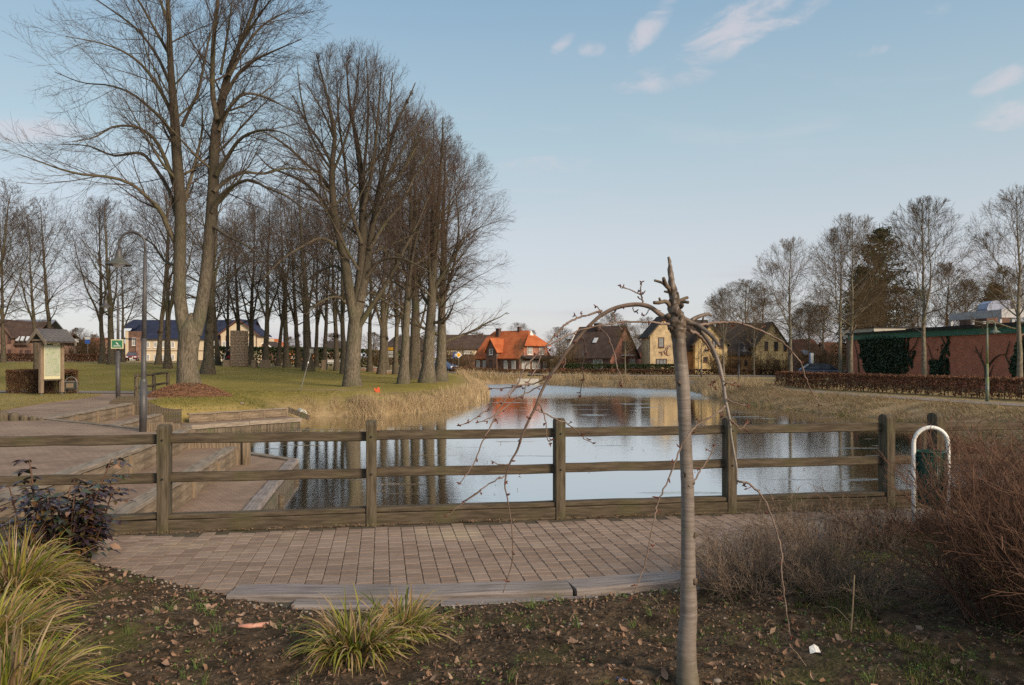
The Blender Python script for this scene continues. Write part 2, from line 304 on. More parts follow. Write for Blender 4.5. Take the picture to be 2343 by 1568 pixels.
M['redwall'] = mat('reddish stone wall', [(.20, .11, .085), (.32, .19, .15), (.38, .27, .22)], scale=4, rough=.9, detail=9)
M['pebble'] = mat('pebbles', [(.12, .095, .072), (.22, .18, .145), (.36, .32, .28)], scale=8, rough=.8, island=.8)
M['clod'] = mat('soil clods', [(.03, .020, .013), (.065, .044, .029), (.11, .076, .05)], scale=20, rough=.95, island=.5, bump=.8, bscale=60, bdist=.01)
M['lampgrey'] = mat('grey green lamp paint', [(.060, .056, .058), (.095, .090, .092)], scale=5, rough=.5, metal=.2, lowf=((.10, .11, .08), 3, .5, .7, .5))
M['lampgreen'] = mat('mossy lamp paint', [(.10, .12, .10), (.16, .18, .15)], scale=5, rough=.5, lowf=((.14, .17, .05), 2, .4, .6, .8))
M['glassw'] = mat('lamp glass', [(.55, .57, .58), (.62, .63, .64)], rough=.25)
M['white'] = mat('white paint', [(.66, .65, .62), (.76, .75, .72)], scale=3, rough=.5)
M['cream'] = mat('cream render', [(.54, .44, .31), (.62, .52, .38)], scale=.6, rough=.9, detail=9)
M['black'] = mat('black', [(.012, .012, .013), (.02, .02, .02)], rough=.5)
M['glass'] = mat('window glass', [(.03, .035, .04), (.07, .08, .09)], scale=1.5, rough=.08, spec=.8)
M['curtain'] = mat('curtained glass', [(.16, .17, .17), (.34, .35, .35)], scale=2.5, rough=.2, spec=.7)
M['redframe'] = mat('red brown frame', [(.10, .04, .025), (.14, .06, .04)], rough=.6)
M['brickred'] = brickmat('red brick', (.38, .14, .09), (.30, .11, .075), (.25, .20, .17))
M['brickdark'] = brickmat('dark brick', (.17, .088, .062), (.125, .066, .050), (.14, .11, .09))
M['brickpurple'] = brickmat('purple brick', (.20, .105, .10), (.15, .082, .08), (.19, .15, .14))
M['bricktan'] = brickmat('tan red brick', (.28, .155, .11), (.22, .12, .088), (.22, .17, .14))
M['brickhall'] = brickmat('hall brick', (.56, .165, .088), (.44, .125, .07), (.30, .22, .17), .25, .083, .014, noise=.14)
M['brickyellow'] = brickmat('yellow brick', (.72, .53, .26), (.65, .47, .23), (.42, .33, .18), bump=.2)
M['brickyellow_shaded'] = brickmat('shaded yellow brick', (.60, .45, .26), (.53, .40, .23), (.40, .32, .21), bump=.2)  # yellow brick with the shade on the left wing put into its colour
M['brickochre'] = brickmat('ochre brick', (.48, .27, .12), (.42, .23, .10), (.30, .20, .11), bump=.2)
M['orangewall'] = mat('orange wall', [(.50, .19, .085), (.58, .24, .12)], scale=1, rough=.9)
M['rooforange'] = roofmat('orange roof tiles', (.34, .088, .034), (.50, .155, .062))
M['roofbrown'] = roofmat('brown roof tiles', (.060, .040, .033), (.105, .072, .058))
M['roofdark'] = roofmat('dark roof tiles', (.042, .034, .030), (.078, .062, .052))
M['roofblue'] = roofmat('blue black roof tiles', (.022, .027, .052), (.038, .045, .080))
M['roofslate'] = roofmat('board roof shingles', (.075, .072, .078), (.13, .125, .13), row=.16)
M['roofred'] = roofmat('dull red roof tiles', (.13, .058, .038), (.20, .09, .058))
M['chimney'] = brickmat('chimney brick', (.12, .07, .055), (.10, .055, .045), (.11, .09, .08))
M['zinc'] = mat('zinc flashing', [(.16, .18, .21), (.24, .26, .29)], rough=.45, metal=.3)
M['greenfascia'] = mat('green fascia', [(.028, .115, .075), (.045, .165, .11)], scale=1.2, rough=.6, detail=9)
M['concrete'] = mat('pale concrete fascia', [(.36, .34, .29), (.47, .44, .38)], scale=1.5, rough=.9, detail=9)
M['beamgrey'] = mat('weathered pale timber', [(.40, .40, .41), (.55, .55, .55)], scale=2, rough=.8)
M['bluedome'] = mat('pale blue sheet', [(.26, .30, .42), (.33, .37, .48)], scale=1, rough=.35)
M['felt'] = mat('dark roof felt', [(.022, .020, .020), (.045, .042, .040)], scale=3, rough=.9)
M['carblue'] = mat('blue car paint', [(.04, .07, .16), (.055, .09, .19)], rough=.2, spec=.7)
M['carred'] = mat('dark red car paint', [(.12, .018, .02), (.15, .025, .025)], rough=.2, spec=.7)
M['carnavy'] = mat('navy car paint', [(.015, .025, .05), (.025, .035, .07)], rough=.15, spec=.8)
M['tyre'] = mat('tyre', [(.015, .015, .015), (.025, .025, .025)], rough=.9)
M['rim'] = mat('wheel rim', [(.35, .35, .36), (.45, .45, .46)], rough=.3, metal=.6)
M['headlight'] = mat('headlight glass', [(.6, .62, .65), (.75, .77, .8)], rough=.1)
M['bingreen'] = mat('green wire bin', [(.012, .045, .032), (.022, .07, .05)], scale=6, rough=.4)
M['bindark'] = mat('dark bin box', [(.03, .034, .032), (.055, .06, .055)], scale=9, rough=.6)
M['galv'] = mat('galvanised tube', [(.14, .14, .13), (.22, .22, .21)], scale=6, rough=.45, metal=.4)
M['postpine'] = mat('pale board posts', [(.17, .125, .085), (.27, .20, .14)], scale=3, stretch=(6, 6, 1), rough=.85)
M['signgreen'] = mat('sign green', [(.035, .17, .085), (.045, .19, .10)], rough=.5)
M['signcream'] = mat('sign cream', [(.55, .52, .33), (.62, .58, .38)], rough=.5)
M['signyellow'] = mat('sign yellow', [(.75, .40, .02), (.8, .45, .03)], rough=.5)
M['signblue'] = mat('sign blue', [(.04, .12, .40), (.05, .14, .45)], rough=.5)
M['signred'] = mat('sign red', [(.50, .03, .03), (.55, .04, .04)], rough=.5)
M['map'] = mat('faded map print', [(.26, .30, .20), (.33, .38, .26), (.42, .42, .34), (.28, .34, .29)], scale=7, rough=.35, detail=10)
M['asphalt'] = mat('asphalt', [(.17, .145, .13), (.23, .20, .18)], scale=8, rough=.95, bump=.3, bscale=60, bdist=.01)
M['terracotta'] = mat('clay pipe', [(.42, .16, .10), (.55, .33, .26)], scale=9, rough=.6)
M['paper'] = mat('white scrap', [(.75, .74, .70), (.85, .84, .80)], scale=9, rough=.7)
M['orangeplastic'] = mat('orange red plastic', [(.60, .09, .03), (.68, .13, .05)], rough=.4)
M['bluecap'] = mat('blue plastic', [(.03, .06, .13), (.05, .09, .18)], rough=.3)
M['clothblack'] = mat('black cloth', [(.012, .012, .014), (.025, .025, .028)], rough=.9)
M['clothred'] = mat('red cloth', [(.25, .02, .02), (.3, .03, .03)], rough=.9)
M['skin'] = mat('skin', [(.42, .25, .18), (.46, .28, .20)], rough=.6)
# the cherry's bark turns dark and knotty towards its broken top and mossy at the foot
def cherry_top():
    t = M['cherry'].node_tree; N = t.nodes; L = t.links; b = N['Principled BSDF']; src = b.inputs['Base Color'].links[0].from_socket
    co = N['Texture Coordinate']; s_ = N.new('ShaderNodeSeparateXYZ'); L.new(co.outputs['Object'], s_.inputs[0]); n_ = N.new('ShaderNodeTexNoise'); n_.inputs['Scale'].default_value = 22; n_.inputs['Detail'].default_value = 8; L.new(co.outputs['Object'], n_.inputs[0])
    ad = N.new('ShaderNodeMath'); ad.operation = 'MULTIPLY_ADD'; L.new(n_.outputs[0], ad.inputs[0]); ad.inputs[1].default_value = .34; L.new(s_.outputs[2], ad.inputs[2])
    mr = N.new('ShaderNodeMapRange'); L.new(ad.outputs[0], mr.inputs[0]); mr.inputs[1].default_value = 1.76; mr.inputs[2].default_value = 1.88
    r = N.new('ShaderNodeValToRGB'); L.new(n_.outputs[0], r.inputs[0]); r.color_ramp.elements[0].position = .35; r.color_ramp.elements[0].color = (.055, .042, .030, 1); r.color_ramp.elements[1].position = .68; r.color_ramp.elements[1].color = (.17, .13, .10, 1)
    x = N.new('ShaderNodeMix'); x.data_type = 'RGBA'; L.new(mr.outputs[0], x.inputs[0]); L.new(src, x.inputs[6]); L.new(r.outputs[0], x.inputs[7])
    m2 = N.new('ShaderNodeMapRange'); L.new(ad.outputs[0], m2.inputs[0]); m2.inputs[1].default_value = .20; m2.inputs[2].default_value = .42; m2.inputs[3].default_value = .75; m2.inputs[4].default_value = 0
    y = N.new('ShaderNodeMix'); y.data_type = 'RGBA'; L.new(m2.outputs[0], y.inputs[0]); L.new(x.outputs[2], y.inputs[6]); y.inputs[7].default_value = (.115, .10, .062, 1); L.new(y.outputs[2], b.inputs['Base Color'])
cherry_top()
# old lindens: pale grey scaly bark low down, darker bark on the upper stems
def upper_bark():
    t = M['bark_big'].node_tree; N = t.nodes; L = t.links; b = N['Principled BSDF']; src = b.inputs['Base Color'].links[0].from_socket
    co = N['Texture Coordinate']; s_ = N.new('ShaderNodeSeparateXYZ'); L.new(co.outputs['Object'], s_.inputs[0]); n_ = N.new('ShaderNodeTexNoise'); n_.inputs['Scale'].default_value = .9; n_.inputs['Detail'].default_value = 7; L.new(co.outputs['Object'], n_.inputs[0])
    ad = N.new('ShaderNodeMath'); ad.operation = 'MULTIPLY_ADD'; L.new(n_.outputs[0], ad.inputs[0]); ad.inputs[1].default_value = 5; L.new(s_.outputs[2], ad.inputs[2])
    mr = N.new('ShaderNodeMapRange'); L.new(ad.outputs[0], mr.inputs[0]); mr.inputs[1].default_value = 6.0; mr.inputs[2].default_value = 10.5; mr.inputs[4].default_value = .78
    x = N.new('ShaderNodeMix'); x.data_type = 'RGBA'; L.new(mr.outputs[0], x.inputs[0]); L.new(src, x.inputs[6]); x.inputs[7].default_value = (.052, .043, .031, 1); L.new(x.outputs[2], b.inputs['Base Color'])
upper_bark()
# ground: lawn, dry bank grass and bare earth by vertex colour
def ground_mat():
    m = bpy.data.materials.new('lawn and bank'); m.use_nodes = True; t = m.node_tree; N = t.nodes; L = t.links; b = N['Principled BSDF']
    b.inputs['Roughness'].default_value = .95; b.inputs['Specular IOR Level'].default_value = .1
    co = N.new('ShaderNodeTexCoord'); at_ = N.new('ShaderNodeAttribute'); at_.attribute_name = 'dry'
    def ns(sc, de=8, st=(1, 1, 1)):
        mp = N.new('ShaderNodeMapping'); mp.inputs['Scale'].default_value = st; L.new(co.outputs['Object'], mp.inputs[0])
        n = N.new('ShaderNodeTexNoise'); n.inputs['Scale'].default_value = sc; n.inputs['Detail'].default_value = de; n.inputs['Roughness'].default_value = .65; L.new(mp.outputs[0], n.inputs[0]); return n.outputs[0]
    def ramp(f, cs, ps):
        r = N.new('ShaderNodeValToRGB'); L.new(f, r.inputs[0]); e = r.color_ramp.elements; e[0].position = ps[0]; e[0].color = C4(cs[0]); e[1].position = ps[-1]; e[1].color = C4(cs[-1])
        for p, c in list(zip(ps, cs))[1:-1]: e.new(p).color = C4(c)
        return r.outputs[0]
    g = ramp(ns(.22, 10, (1, .45, 1)), [(.155, .130, .028), (.215, .175, .042), (.30, .225, .075)], [.36, .5, .64])
    g2 = ramp(ns(3.5, 8), [(.16, .14, .03), (.27, .21, .07)], [.35, .65])
    x = N.new('ShaderNodeMix'); x.data_type = 'RGBA'; x.inputs[0].default_value = .4; L.new(g, x.inputs[6]); L.new(g2, x.inputs[7])
    d = ramp(ns(1.6, 10), [(.17, .115, .065), (.29, .205, .12), (.38, .285, .18)], [.33, .5, .67])
    y = N.new('ShaderNodeMix'); y.data_type = 'RGBA'; L.new(at_.outputs['Fac'], y.inputs[0]); L.new(x.outputs[2], y.inputs[6]); L.new(d, y.inputs[7])
    L.new(y.outputs[2], b.inputs['Base Color'])
    bp = N.new('ShaderNodeBump'); bp.inputs['Strength'].default_value = .8; bp.inputs['Distance'].default_value = .08; L.new(ns(5, 8), bp.inputs['Height']); L.new(bp.outputs[0], b.inputs['Normal'])
    return m
M['ground'] = ground_mat()
def water_mat():
    m = bpy.data.materials.new('pond water'); m.use_nodes = True; t = m.node_tree; N = t.nodes; L = t.links; b = N['Principled BSDF']
    b.inputs['Base Color'].default_value = (.020, .021, .012, 1); b.inputs['IOR'].default_value = 1.33; b.inputs['Specular IOR Level'].default_value = .5
    co = N.new('ShaderNodeTexCoord')
    def ns(sc, st, de=3, off=(0, 0, 0)):
        mp = N.new('ShaderNodeMapping'); mp.inputs['Scale'].default_value = st; mp.inputs['Location'].default_value = off; L.new(co.outputs['Object'], mp.inputs[0])
        n = N.new('ShaderNodeTexNoise'); n.inputs['Scale'].default_value = sc; n.inputs['Detail'].default_value = de; L.new(mp.outputs[0], n.inputs[0]); return n.outputs[0]
    def mr(f, a, b_, c=0, d=1):
        r = N.new('ShaderNodeMapRange'); r.interpolation_type = 'SMOOTHSTEP'; L.new(f, r.inputs[0]); r.inputs[1].default_value = a; r.inputs[2].default_value = b_; r.inputs[3].default_value = c; r.inputs[4].default_value = d; return r.outputs[0]
    def ma(op, a, b_):
        n = N.new('ShaderNodeMath'); n.operation = op
        for i, v in enumerate((a, b_)):
            if isinstance(v, (int, float)): n.inputs[i].default_value = v
            else: L.new(v, n.inputs[i])
        return n.outputs[0]
    s = N.new('ShaderNodeSeparateXYZ'); L.new(co.outputs['Object'], s.inputs[0])
    # breeze: small ripples far out and in thin streaks; the rest lies almost still
    far = mr(ma('ADD', s.outputs[1], ma('MULTIPLY', ns(.10, (1, .6, 1), 4), 22)), 62, 74)
    streak = mr(ns(.8, (.35, 2.0, 1), 9, (3, 1, 0)), .64, .70)
    breeze = ma('MAXIMUM', far, ma('MULTIPLY', streak, mr(s.outputs[1], 12, 34, .25, .8)))
    h = ma('ADD', ma('MULTIPLY', ns(2.6, (.8, 2.6, 1), 4), .20), ma('MULTIPLY', ns(11, (1, 1.8, 1), 3), ma('ADD', ma('MULTIPLY', breeze, 2.6), .14)))
    bp = N.new('ShaderNodeBump'); bp.inputs['Strength'].default_value = 1; bp.inputs['Distance'].default_value = .0075; L.new(h, bp.inputs['Height']); L.new(bp.outputs[0], b.inputs['Normal'])
    ro = ma('ADD', ma('MULTIPLY', breeze, .22), .012); L.new(ro, b.inputs['Roughness'])
    gl = N.new('ShaderNodeBsdfGlossy'); gl.inputs[0].default_value = (.84, .845, .84, 1); L.new(ro, gl.inputs['Roughness']); L.new(bp.outputs[0], gl.inputs['Normal'])
    fr = N.new('ShaderNodeFresnel'); fr.inputs[0].default_value = 1.33; L.new(bp.outputs[0], fr.inputs[1]); fc = N.new('ShaderNodeMath'); fc.operation = 'MULTIPLY_ADD'; fc.use_clamp = True; L.new(fr.outputs[0], fc.inputs[0]); fc.inputs[1].default_value = 1.55; fc.inputs[2].default_value = .06
    ms = N.new('ShaderNodeMixShader'); L.new(ma('MINIMUM', fc.outputs[0], .93), ms.inputs[0]); L.new(b.outputs[0], ms.inputs[1]); L.new(gl.outputs[0], ms.inputs[2]); L.new(ms.outputs[0], N['Material Output'].inputs[0])
    return m
M['water'] = water_mat()

# ------------------------------------------------------------------ ground, pond, paving
POND = np.array([uv(-1.7, 8.1), uv(-2.4, 14), uv(-2.4, 19.1), uv(-3.8, 20.8), uv(-5.6, 21), uv(-7.2, 21.3), uv(-7.2, 29.9), uv(-3.9, 32.9),
    (-9.4, 33.2), (-9.9, 36.0), (-8.75, 36.8), (-6.4, 36.8), (-4.65, 39.7), (-3.2, 43.1), (-2.3, 48.5), (-1.7, 56), (-2.0, 64), (-3.0, 76), (-3.6, 82),
    (1.5, 82.5), (3.7, 79.4), (6.5, 74), (9.4, 72), (14.2, 68.5), (14.9, 65), (14.2, 58), (14.0, 53.2), (14.1, 47.6), (14.4, 43.9), (15.4, 40), (16, 38.2), (17, 36.2),
    (17.6, 30), (17, 20), (14, 13.5), uv(9.5, 8.6), uv(4, 8.2)], float)
PIT = np.array([uv(-1.5, 7.9), uv(-4.9, 7.9), uv(-4.9, 18.6), uv(-9.5, 22.9), uv(-9.5, 30.9), uv(-8.1, 31.0), uv(-4.6, 34.1), uv(-3.2, 33), (-8.3, 31.6), uv(-2.2, 28), uv(-1.5, 20)], float)
def inside(P, poly):
    x, y = P[:, 0], P[:, 1]; r = np.zeros(len(P), bool); n = len(poly)
    for i in range(n):
        x1, y1 = poly[i]; x2, y2 = poly[(i + 1) % n]
        c = ((y1 > y) != (y2 > y))
        with np.errstate(divide='ignore', invalid='ignore'):
            r ^= c & (x < (x2 - x1) * (y - y1) / (y2 - y1 + 1e-12) + x1)
    return r
def sdist(P, poly):
    d = np.full(len(P), 1e9); n = len(poly)
    for i in range(n):
        a = poly[i]; b = poly[(i + 1) % n]; ab = b - a; t = np.clip(((P - a) @ ab) / (ab @ ab + 1e-12), 0, 1)
        q = P - (a + t[:, None] * ab); d = np.minimum(d, np.hypot(q[:, 0], q[:, 1]))
    return np.where(inside(P, poly), -d, d)
def sm(t): t = np.clip(t, 0, 1); return t * t * (3 - 2 * t)
def base_z(x, y):
    farL = np.interp(x, [-48, -30, -21, -12, -5], [1.2, .8, .58, .05, -.1])
    zl = sm((y - 37) / 43) * farL
    t = sm((y - 88) / 30); zl = zl * (1 - t) + t * np.interp(x, [-62, -48, -20, -5], [1.15, .75, .3, -.45])
    zr = -.42 * sm((y - 12) / 20)
    k = sm((x + 6) / 6)
    return zl * (1 - k) + zr * k
def gza(P):
    P = np.asarray(P, float); g = base_z(P[:, 0], P[:, 1]); near = (P[:, 1] < 130) & (P[:, 0] > -40) & (P[:, 0] < 60)
    z = g.copy(); Q = P[near]; s = sdist(Q, POND); t = np.clip(s / 3.2, 0, 1); e = 1 - (1 - t) ** 2
    zz = np.where(s > 0, WATER - .03 + (g[near] - WATER + .03) * e, WATER - .03 - np.minimum(.9, -s * .45))
    zz = np.where(inside(Q, PIT), -1.9, zz); z[near] = zz
    return z
def gz(x, y): return float(gza([[x, y]])[0])
def on_ground(px, py, d0=20, d1=160):
    """point of the terrain seen at this pixel of the 2342 px frame"""
    ds = np.arange(d0, d1, .25); X = (px - CX) / F_PX * ds; z = gza(np.stack([X, ds], 1)); ray = CAMZ + (YH - py) / F_PX * ds
    k = np.argmax(ray <= z); return Vector((X[k], ds[k], z[k]))
xs = np.concatenate([np.arange(-2400, -200, 200), np.arange(-200, -60, 10), np.arange(-60, -24, 1.5), np.arange(-24, 26, .4), np.arange(26, 60, 1.5), np.arange(60, 200, 10), np.arange(200, 2500, 200)])
ys = np.concatenate([np.arange(-2400, -60, 200), np.arange(-60, -4, 4), np.arange(-4, 92, .4), np.arange(92, 130, 2), np.arange(130, 300, 10), np.arange(300, 2500, 150)])
GX, GY = np.meshgrid(xs, ys); P = np.stack([GX.ravel(), GY.ravel()], 1); Z = gza(P)
nearm = (P[:, 1] < 37.3) & (P[:, 0] < 4) | (P[:, 1] < 10)
rs = np.random.RandomState(3)
Z = Z + np.where((P[:, 1] > 30) & (P[:, 1] < 100), rs.uniform(-.02, .02, len(Z)), 0)
PLAZA = np.array([(-80, -12), (-80, 37.6), (-24, 37.6), (-17.2, 37.2), (-15.2, 35.4), uv(-9.1, 33.2), uv(-9.1, 30.6), uv(-9.0, 23.2), uv(-4.95, 19), uv(-4.4, 19), uv(-4.4, 8.2), uv(16, 8.2), (16.5, -12)], float)
pin = inside(P, PLAZA) | (P[:, 1] < 8)
Z = np.where(pin & (Z > -.5), np.minimum(Z, -.07), Z)
ny, nx = len(ys), len(xs); I = np.arange(ny * nx).reshape(ny, nx)
quads = np.stack([I[:-1, :-1].ravel(), I[:-1, 1:].ravel(), I[1:, 1:].ravel(), I[1:, :-1].ravel()], 1)
me = arrays_mesh('ground', np.stack([P[:, 0], P[:, 1], Z], 1), [quads], M['ground'], True)
sd_ = sdist(P, POND); dry = np.clip(1 - (sd_ - .6) / np.where(P[:, 0] > 4, 7.5, 2.2), 0, 1) * .95
dry = np.where((P[:, 0] < 4) & (P[:, 1] < 50), np.clip(.95 - sd_ / 2.4, 0, .85), dry)
hump = np.exp(-((P[:, 0] + 9.9) ** 2 / 6 + (P[:, 1] - 41) ** 2 / 3)); dry = np.maximum(dry, hump * .55)
dry = np.where(P[:, 1] > 84, .55, dry); dry = np.where((P[:, 0] > 12) & (sd_ > 3.5), np.maximum(dry, .62), dry)
a_ = me.attributes.new('dry', 'FLOAT', 'POINT'); a_.data.foreach_set('value', dry.astype(np.float32))
ground = link('ground', me); tag(ground, 'mown lawn rising gently behind the pond with dry grassy banks', None, None, 'structure')
ground['label'] = 'mown lawn and dry grassy banks round the pond'
wm = MB(); wm.poly([(-20, 6.5, WATER), (26, 6.5, WATER), (26, 90, WATER), (-20, 90, WATER)])
tag(wm.build('pond_water', M['water']), 'still dark pond water reflecting houses and trees', kind='structure')

def slab(name, poly, z0, z1, mat_, parent=None, kind=None):
    m = MB(); m.prism([(x, y, z0) for x, y in poly], (0, 0, z1 - z0)); o = m.build(name, mat_, parent)
    if kind: o['kind'] = kind
    return o
plaza = slab('plaza', [tuple(p) for p in PLAZA[:-2]] + [uv(-4.4, 7.6), uv(-30, 7.6), (-80, -5)], -1.6, 0.0, M['plaza'], kind='structure') if False else None
pz = [(-80, 4), (-80, 37.6), (-24, 37.6), (-17.2, 37.2), (-15.2, 35.4), uv(-9.1, 33.2), uv(-9.1, 30.6), uv(-9.0, 23.2), uv(-4.95, 19), uv(-4.4, 19), uv(-4.4, 8.02), uv(-5.3, 7.2), (-9, 4)]
plaza = slab('plaza', pz, -1.6, 0.0, M['plaza'], kind='structure'); plaza['label'] = 'brick paved square stepping down to the pond on the left'
path = slab('path', [(-9, 4), uv(-5.3, 7.2), uv(-4.4, 8.02), uv(16, 8.02), (17, 2), (17, 0), (-9, 0)], -.4, -.013, M['joint'], kind='structure'); path['label'] = 'paved path of small concrete blocks along the wooden fence'
slab('quay', [uv(-4.3, 8.0), uv(16, 8.0), uv(16, 8.3), uv(-4.3, 8.3)], -1.7, -.015, M['darkwood'], kind='structure')['label'] = 'timber retaining edge under the fence by the water'
# individual paving blocks
def paver_mesh(L):
    a, b, h, c = .1225 / 2, L / 2 - .0040, .075, .0045
    V = []; F = []
    for z, i in ((0, 0), (h - .004, 0), (h, c)):
        V += [(-a + i, -b + i, z), (a - i, -b + i, z), (a - i, b - i, z), (-a + i, b - i, z)]
    for r in (0, 4):
        for k in range(4): F.append((r + k, r + (k + 1) % 4, r + 4 + (k + 1) % 4, r + 4 + k))
    F.append((8, 9, 10, 11)); return np.array(V), np.array(F)
PL = [.094, .127, .127, .16, .19]
PM = {L: paver_mesh(L) for L in set(PL)}
PMESH = {L: arrays_mesh('paver', PM[L][0], [PM[L][1]], M['paver']) for L in PM}
rnd = random.Random(11); cand = []
for i in range(-60, 75):
    u = i * .1270; v = 4.6 + rnd.random() * .12
    while v < 8.0:
        L = rnd.choice(PL); vc = v + L / 2
        x, y = uv(u, vc)
        y0 = np.interp(x, [-9, -6, -4.3, -3.5, -2.6, -2.0, -1.4, 0.0, .5, 1.24, 1.7, 2.3, 3.0, 3.8, 6], [7.5, 7.4, 7.05, 6.55, 5.98, 5.62, 5.62, 5.66, 5.76, 5.98, 6.15, 6.6, 7.4, 8.0, 9])
        if vc < 8.0 - L / 2 and y > y0 - (.10 if x < -1.9 else 0) and x < 5: cand.append((x, y, u, vc, L))
        v += L + .004
cand.sort(key=lambda c: (c[0]) ** 2 * .25 + (c[1] - 5.2) ** 2 if True else 0)
SV = []; SF = []; nb = 0
for k, (x, y, u, v, L) in enumerate(cand):
    tz = rnd.gauss(0, .0009); tx, ty = rnd.gauss(0, .003), rnd.gauss(0, .003); rz = TH + rnd.gauss(0, .012)
    R = Matrix.Translation((x, y, -.078 + tz)) @ Matrix.Rotation(rz, 4, 'Z') @ Matrix.Rotation(tx, 4, 'X') @ Matrix.Rotation(ty, 4, 'Y')
    if k < 300:
        o = link('paver', PMESH[L], path); o.matrix_local = R
    else:
        V, F = PM[L]; Rn = np.array(R); SV.append(V @ Rn[:3, :3].T + Rn[:3, 3]); SF.append(F + nb); nb += len(V)
st = link('paving_blocks', arrays_mesh('paving_blocks', np.concatenate(SV), [np.concatenate(SF)], M['paver']), path); st['kind'] = 'stuff'

def beam(name, p0, p1, wd, ht, mt, parent=None, jit=.003, seed=0, ch=.008):
    p0, p1 = Vector(p0), Vector(p1); L = (p1 - p0).length; r = random.Random(hash((round(p0.x, 2), round(p1.y, 2), seed)) & 0xffff)
    a, b = wd / 2, ht / 2; prof = [(-a + ch, -b), (a - ch, -b), (a, -b + ch), (a, b - ch), (a - ch, b), (-a + ch, b), (-a, b - ch), (-a, -b + ch)]
    K = max(2, min(9, int(L / .35) + 1)); V = []; F = []
    for i in range(K + 1):
        dy, dz = r.gauss(0, jit), r.gauss(0, jit)
        V += [(L * i / K, y + dy, z + dz) for y, z in prof]
    for i in range(K):
        for k in range(8): F.append((i * 8 + k, i * 8 + (k + 1) % 8, (i + 1) * 8 + (k + 1) % 8, (i + 1) * 8 + k))
    F.append(tuple(range(7, -1, -1))); F.append(tuple(range(K * 8, K * 8 + 8)))
    me = bpy.data.meshes.new(name); me.from_pydata(V, [], F); me.update(); me.materials.append(mt)
    o = link(name, me, parent)
    X = (p1 - p0).normalized(); Zr = Vector((0, 0, 1)) if abs(X.z) < .9 else Vector((-UY, UX, 0)); Y = Zr.cross(X).normalized(); Zn = X.cross(Y)
    m = Matrix((X, Y, Zn)).transposed().to_4x4(); pl = parent.location if parent else Vector((0, 0, 0))
    o.matrix_local = Matrix.Translation(p0 - pl) @ m
    return o
# --- the fence
def uvz(u, v, z): x, y = uv(u, v); return Vector((x, y, z))
fx, fy = uv(0, 8.15)
fence = empty('wooden_fence', (fx, fy, 0), 'long weathered post and rail fence between the paved path and the pond', 'fence')
PU = [-4.1, -2.1, -.1, 1.87, 3.80, 5.72, 6.35]
def fpost(u, v, h, parent, wu=.105, wv=.17, arch=True, z0=-.3):
    pr = [(-wv / 2, z0), (wv / 2, z0)]
    r_ = wv / 2
    pr += [(r_ * math.cos(t), h - r_ * .55 + r_ * .55 * math.sin(t)) for t in [math.pi * k / 8 for k in range(9)]]
    m = MB(); m.prism([(-wu / 2, a, b) for a, b in pr], (wu, 0, 0)); me = m.mesh('post', M['fencepost'])
    bm = bmesh.new(); bm.from_mesh(me); es = [e for e in bm.edges if len(e.link_faces) == 2 and e.calc_face_angle(0) > .6]
    bmesh.ops.bevel(bm, geom=es, offset=.006, segments=1, affect='EDGES'); bm.to_mesh(me); bm.free()
    o = link('post', me, parent); x, y = uv(u, v); o.location = Vector((x, y, 0)) - parent.location; o.rotation_euler.z = TH + random.uniform(-.02, .02); return o
for i, u in enumerate(PU): fpost(u, 8.13, [1.05, 1.045, 1.06, 1.055, 1.035, 1.05, 1.06][i], fence)
for i in range(-1, len(PU)):
    ua = (PU[i] if i >= 0 else -9.0) + .05; ub = (PU[i + 1] if i + 1 < len(PU) else 12.0) - .05
    for zc_ in (.895, .515): beam('rail', uvz(ua, 8.16, zc_ + random.uniform(-.004, .004)), uvz(ub, 8.16, zc_ + random.uniform(-.004, .004)), .065, .095, M['fence'], fence)
    if ub - ua > 0.3:
        beam('kick_board', uvz(ua, 8.13, .048), uvz(ub, 8.13, .050), .15, .13, M['fence'], fence)
        beam('kick_board', uvz(ua, 8.135, .140), uvz(ub, 8.135, .142), .135, .048, M['fence'], fence)
for u in PU[1:5]:
    for z in (.895, .515):
        m = MB(); m.lathe((0, 0, 0), [(.0, .008), (.010, .006), (.011, 0)], 8); o = m.build('bolt', M['black'], fence, uvz(u, 8.04, z) - fence.location); o.rotation_euler = (math.radians(90), 0, TH)
# --- terraces
x0, y0 = uv(-4.4, 12)
stp = empty('seating_steps', (x0, y0, 0), 'near flight of broad timber edged brick steps leading down to the water', 'steps')
def poly_slab(name, pts, z0, z1, mt, parent):
    m = MB(); m.prism([(x - parent.location.x, y - parent.location.y, z0) for x, y in pts], (0, 0, z1 - z0)); return m.build(name, mt, parent)
poly_slab('tread', [uv(-4.41, 8.3), uv(-3.35, 8.3), uv(-3.35, 19), uv(-4.41, 19)], -1.7, -.4, M['plaza'], stp)
poly_slab('tread', [uv(-3.36, 8.3), uv(-2.15, 8.3), uv(-2.15, 19.4), uv(-3.36, 21.0)], -1.7, -.8, M['plaza'], stp)
def stepedge(parent, u, z, v0, v1, h, cw=.26, post=2.0):
    n = max(1, round((v1 - v0) / post)); L = (v1 - v0) / n
    for i in range(n):
        beam('step_cap', uvz(u - cw / 2 + .03, v0 + i * L + .004, z + .012), uvz(u - cw / 2 + .03, v0 + (i + 1) * L - .004, z + .012), cw, .07, M['cap'], parent)
        for k in range(2): beam('riser_board', uvz(u, v0 + i * L + .05, z - .028 - h * .25 - k * h * .46), uvz(u, v0 + (i + 1) * L - .05, z - .028 - h * .25 - k * h * .46), .03, h * .45, M['riser'], parent, jit=.001)
        beam('riser_post', uvz(u + .02, v0 + (i + 1) * L, z - h), uvz(u + .02, v0 + (i + 1) * L, z - .025), .11, .09, M['riser'], parent)
stepedge(stp, -4.38, 0, 8.35, 18.9, .4); stepedge(stp, -3.33, -.4, 8.35, 18.9, .4)
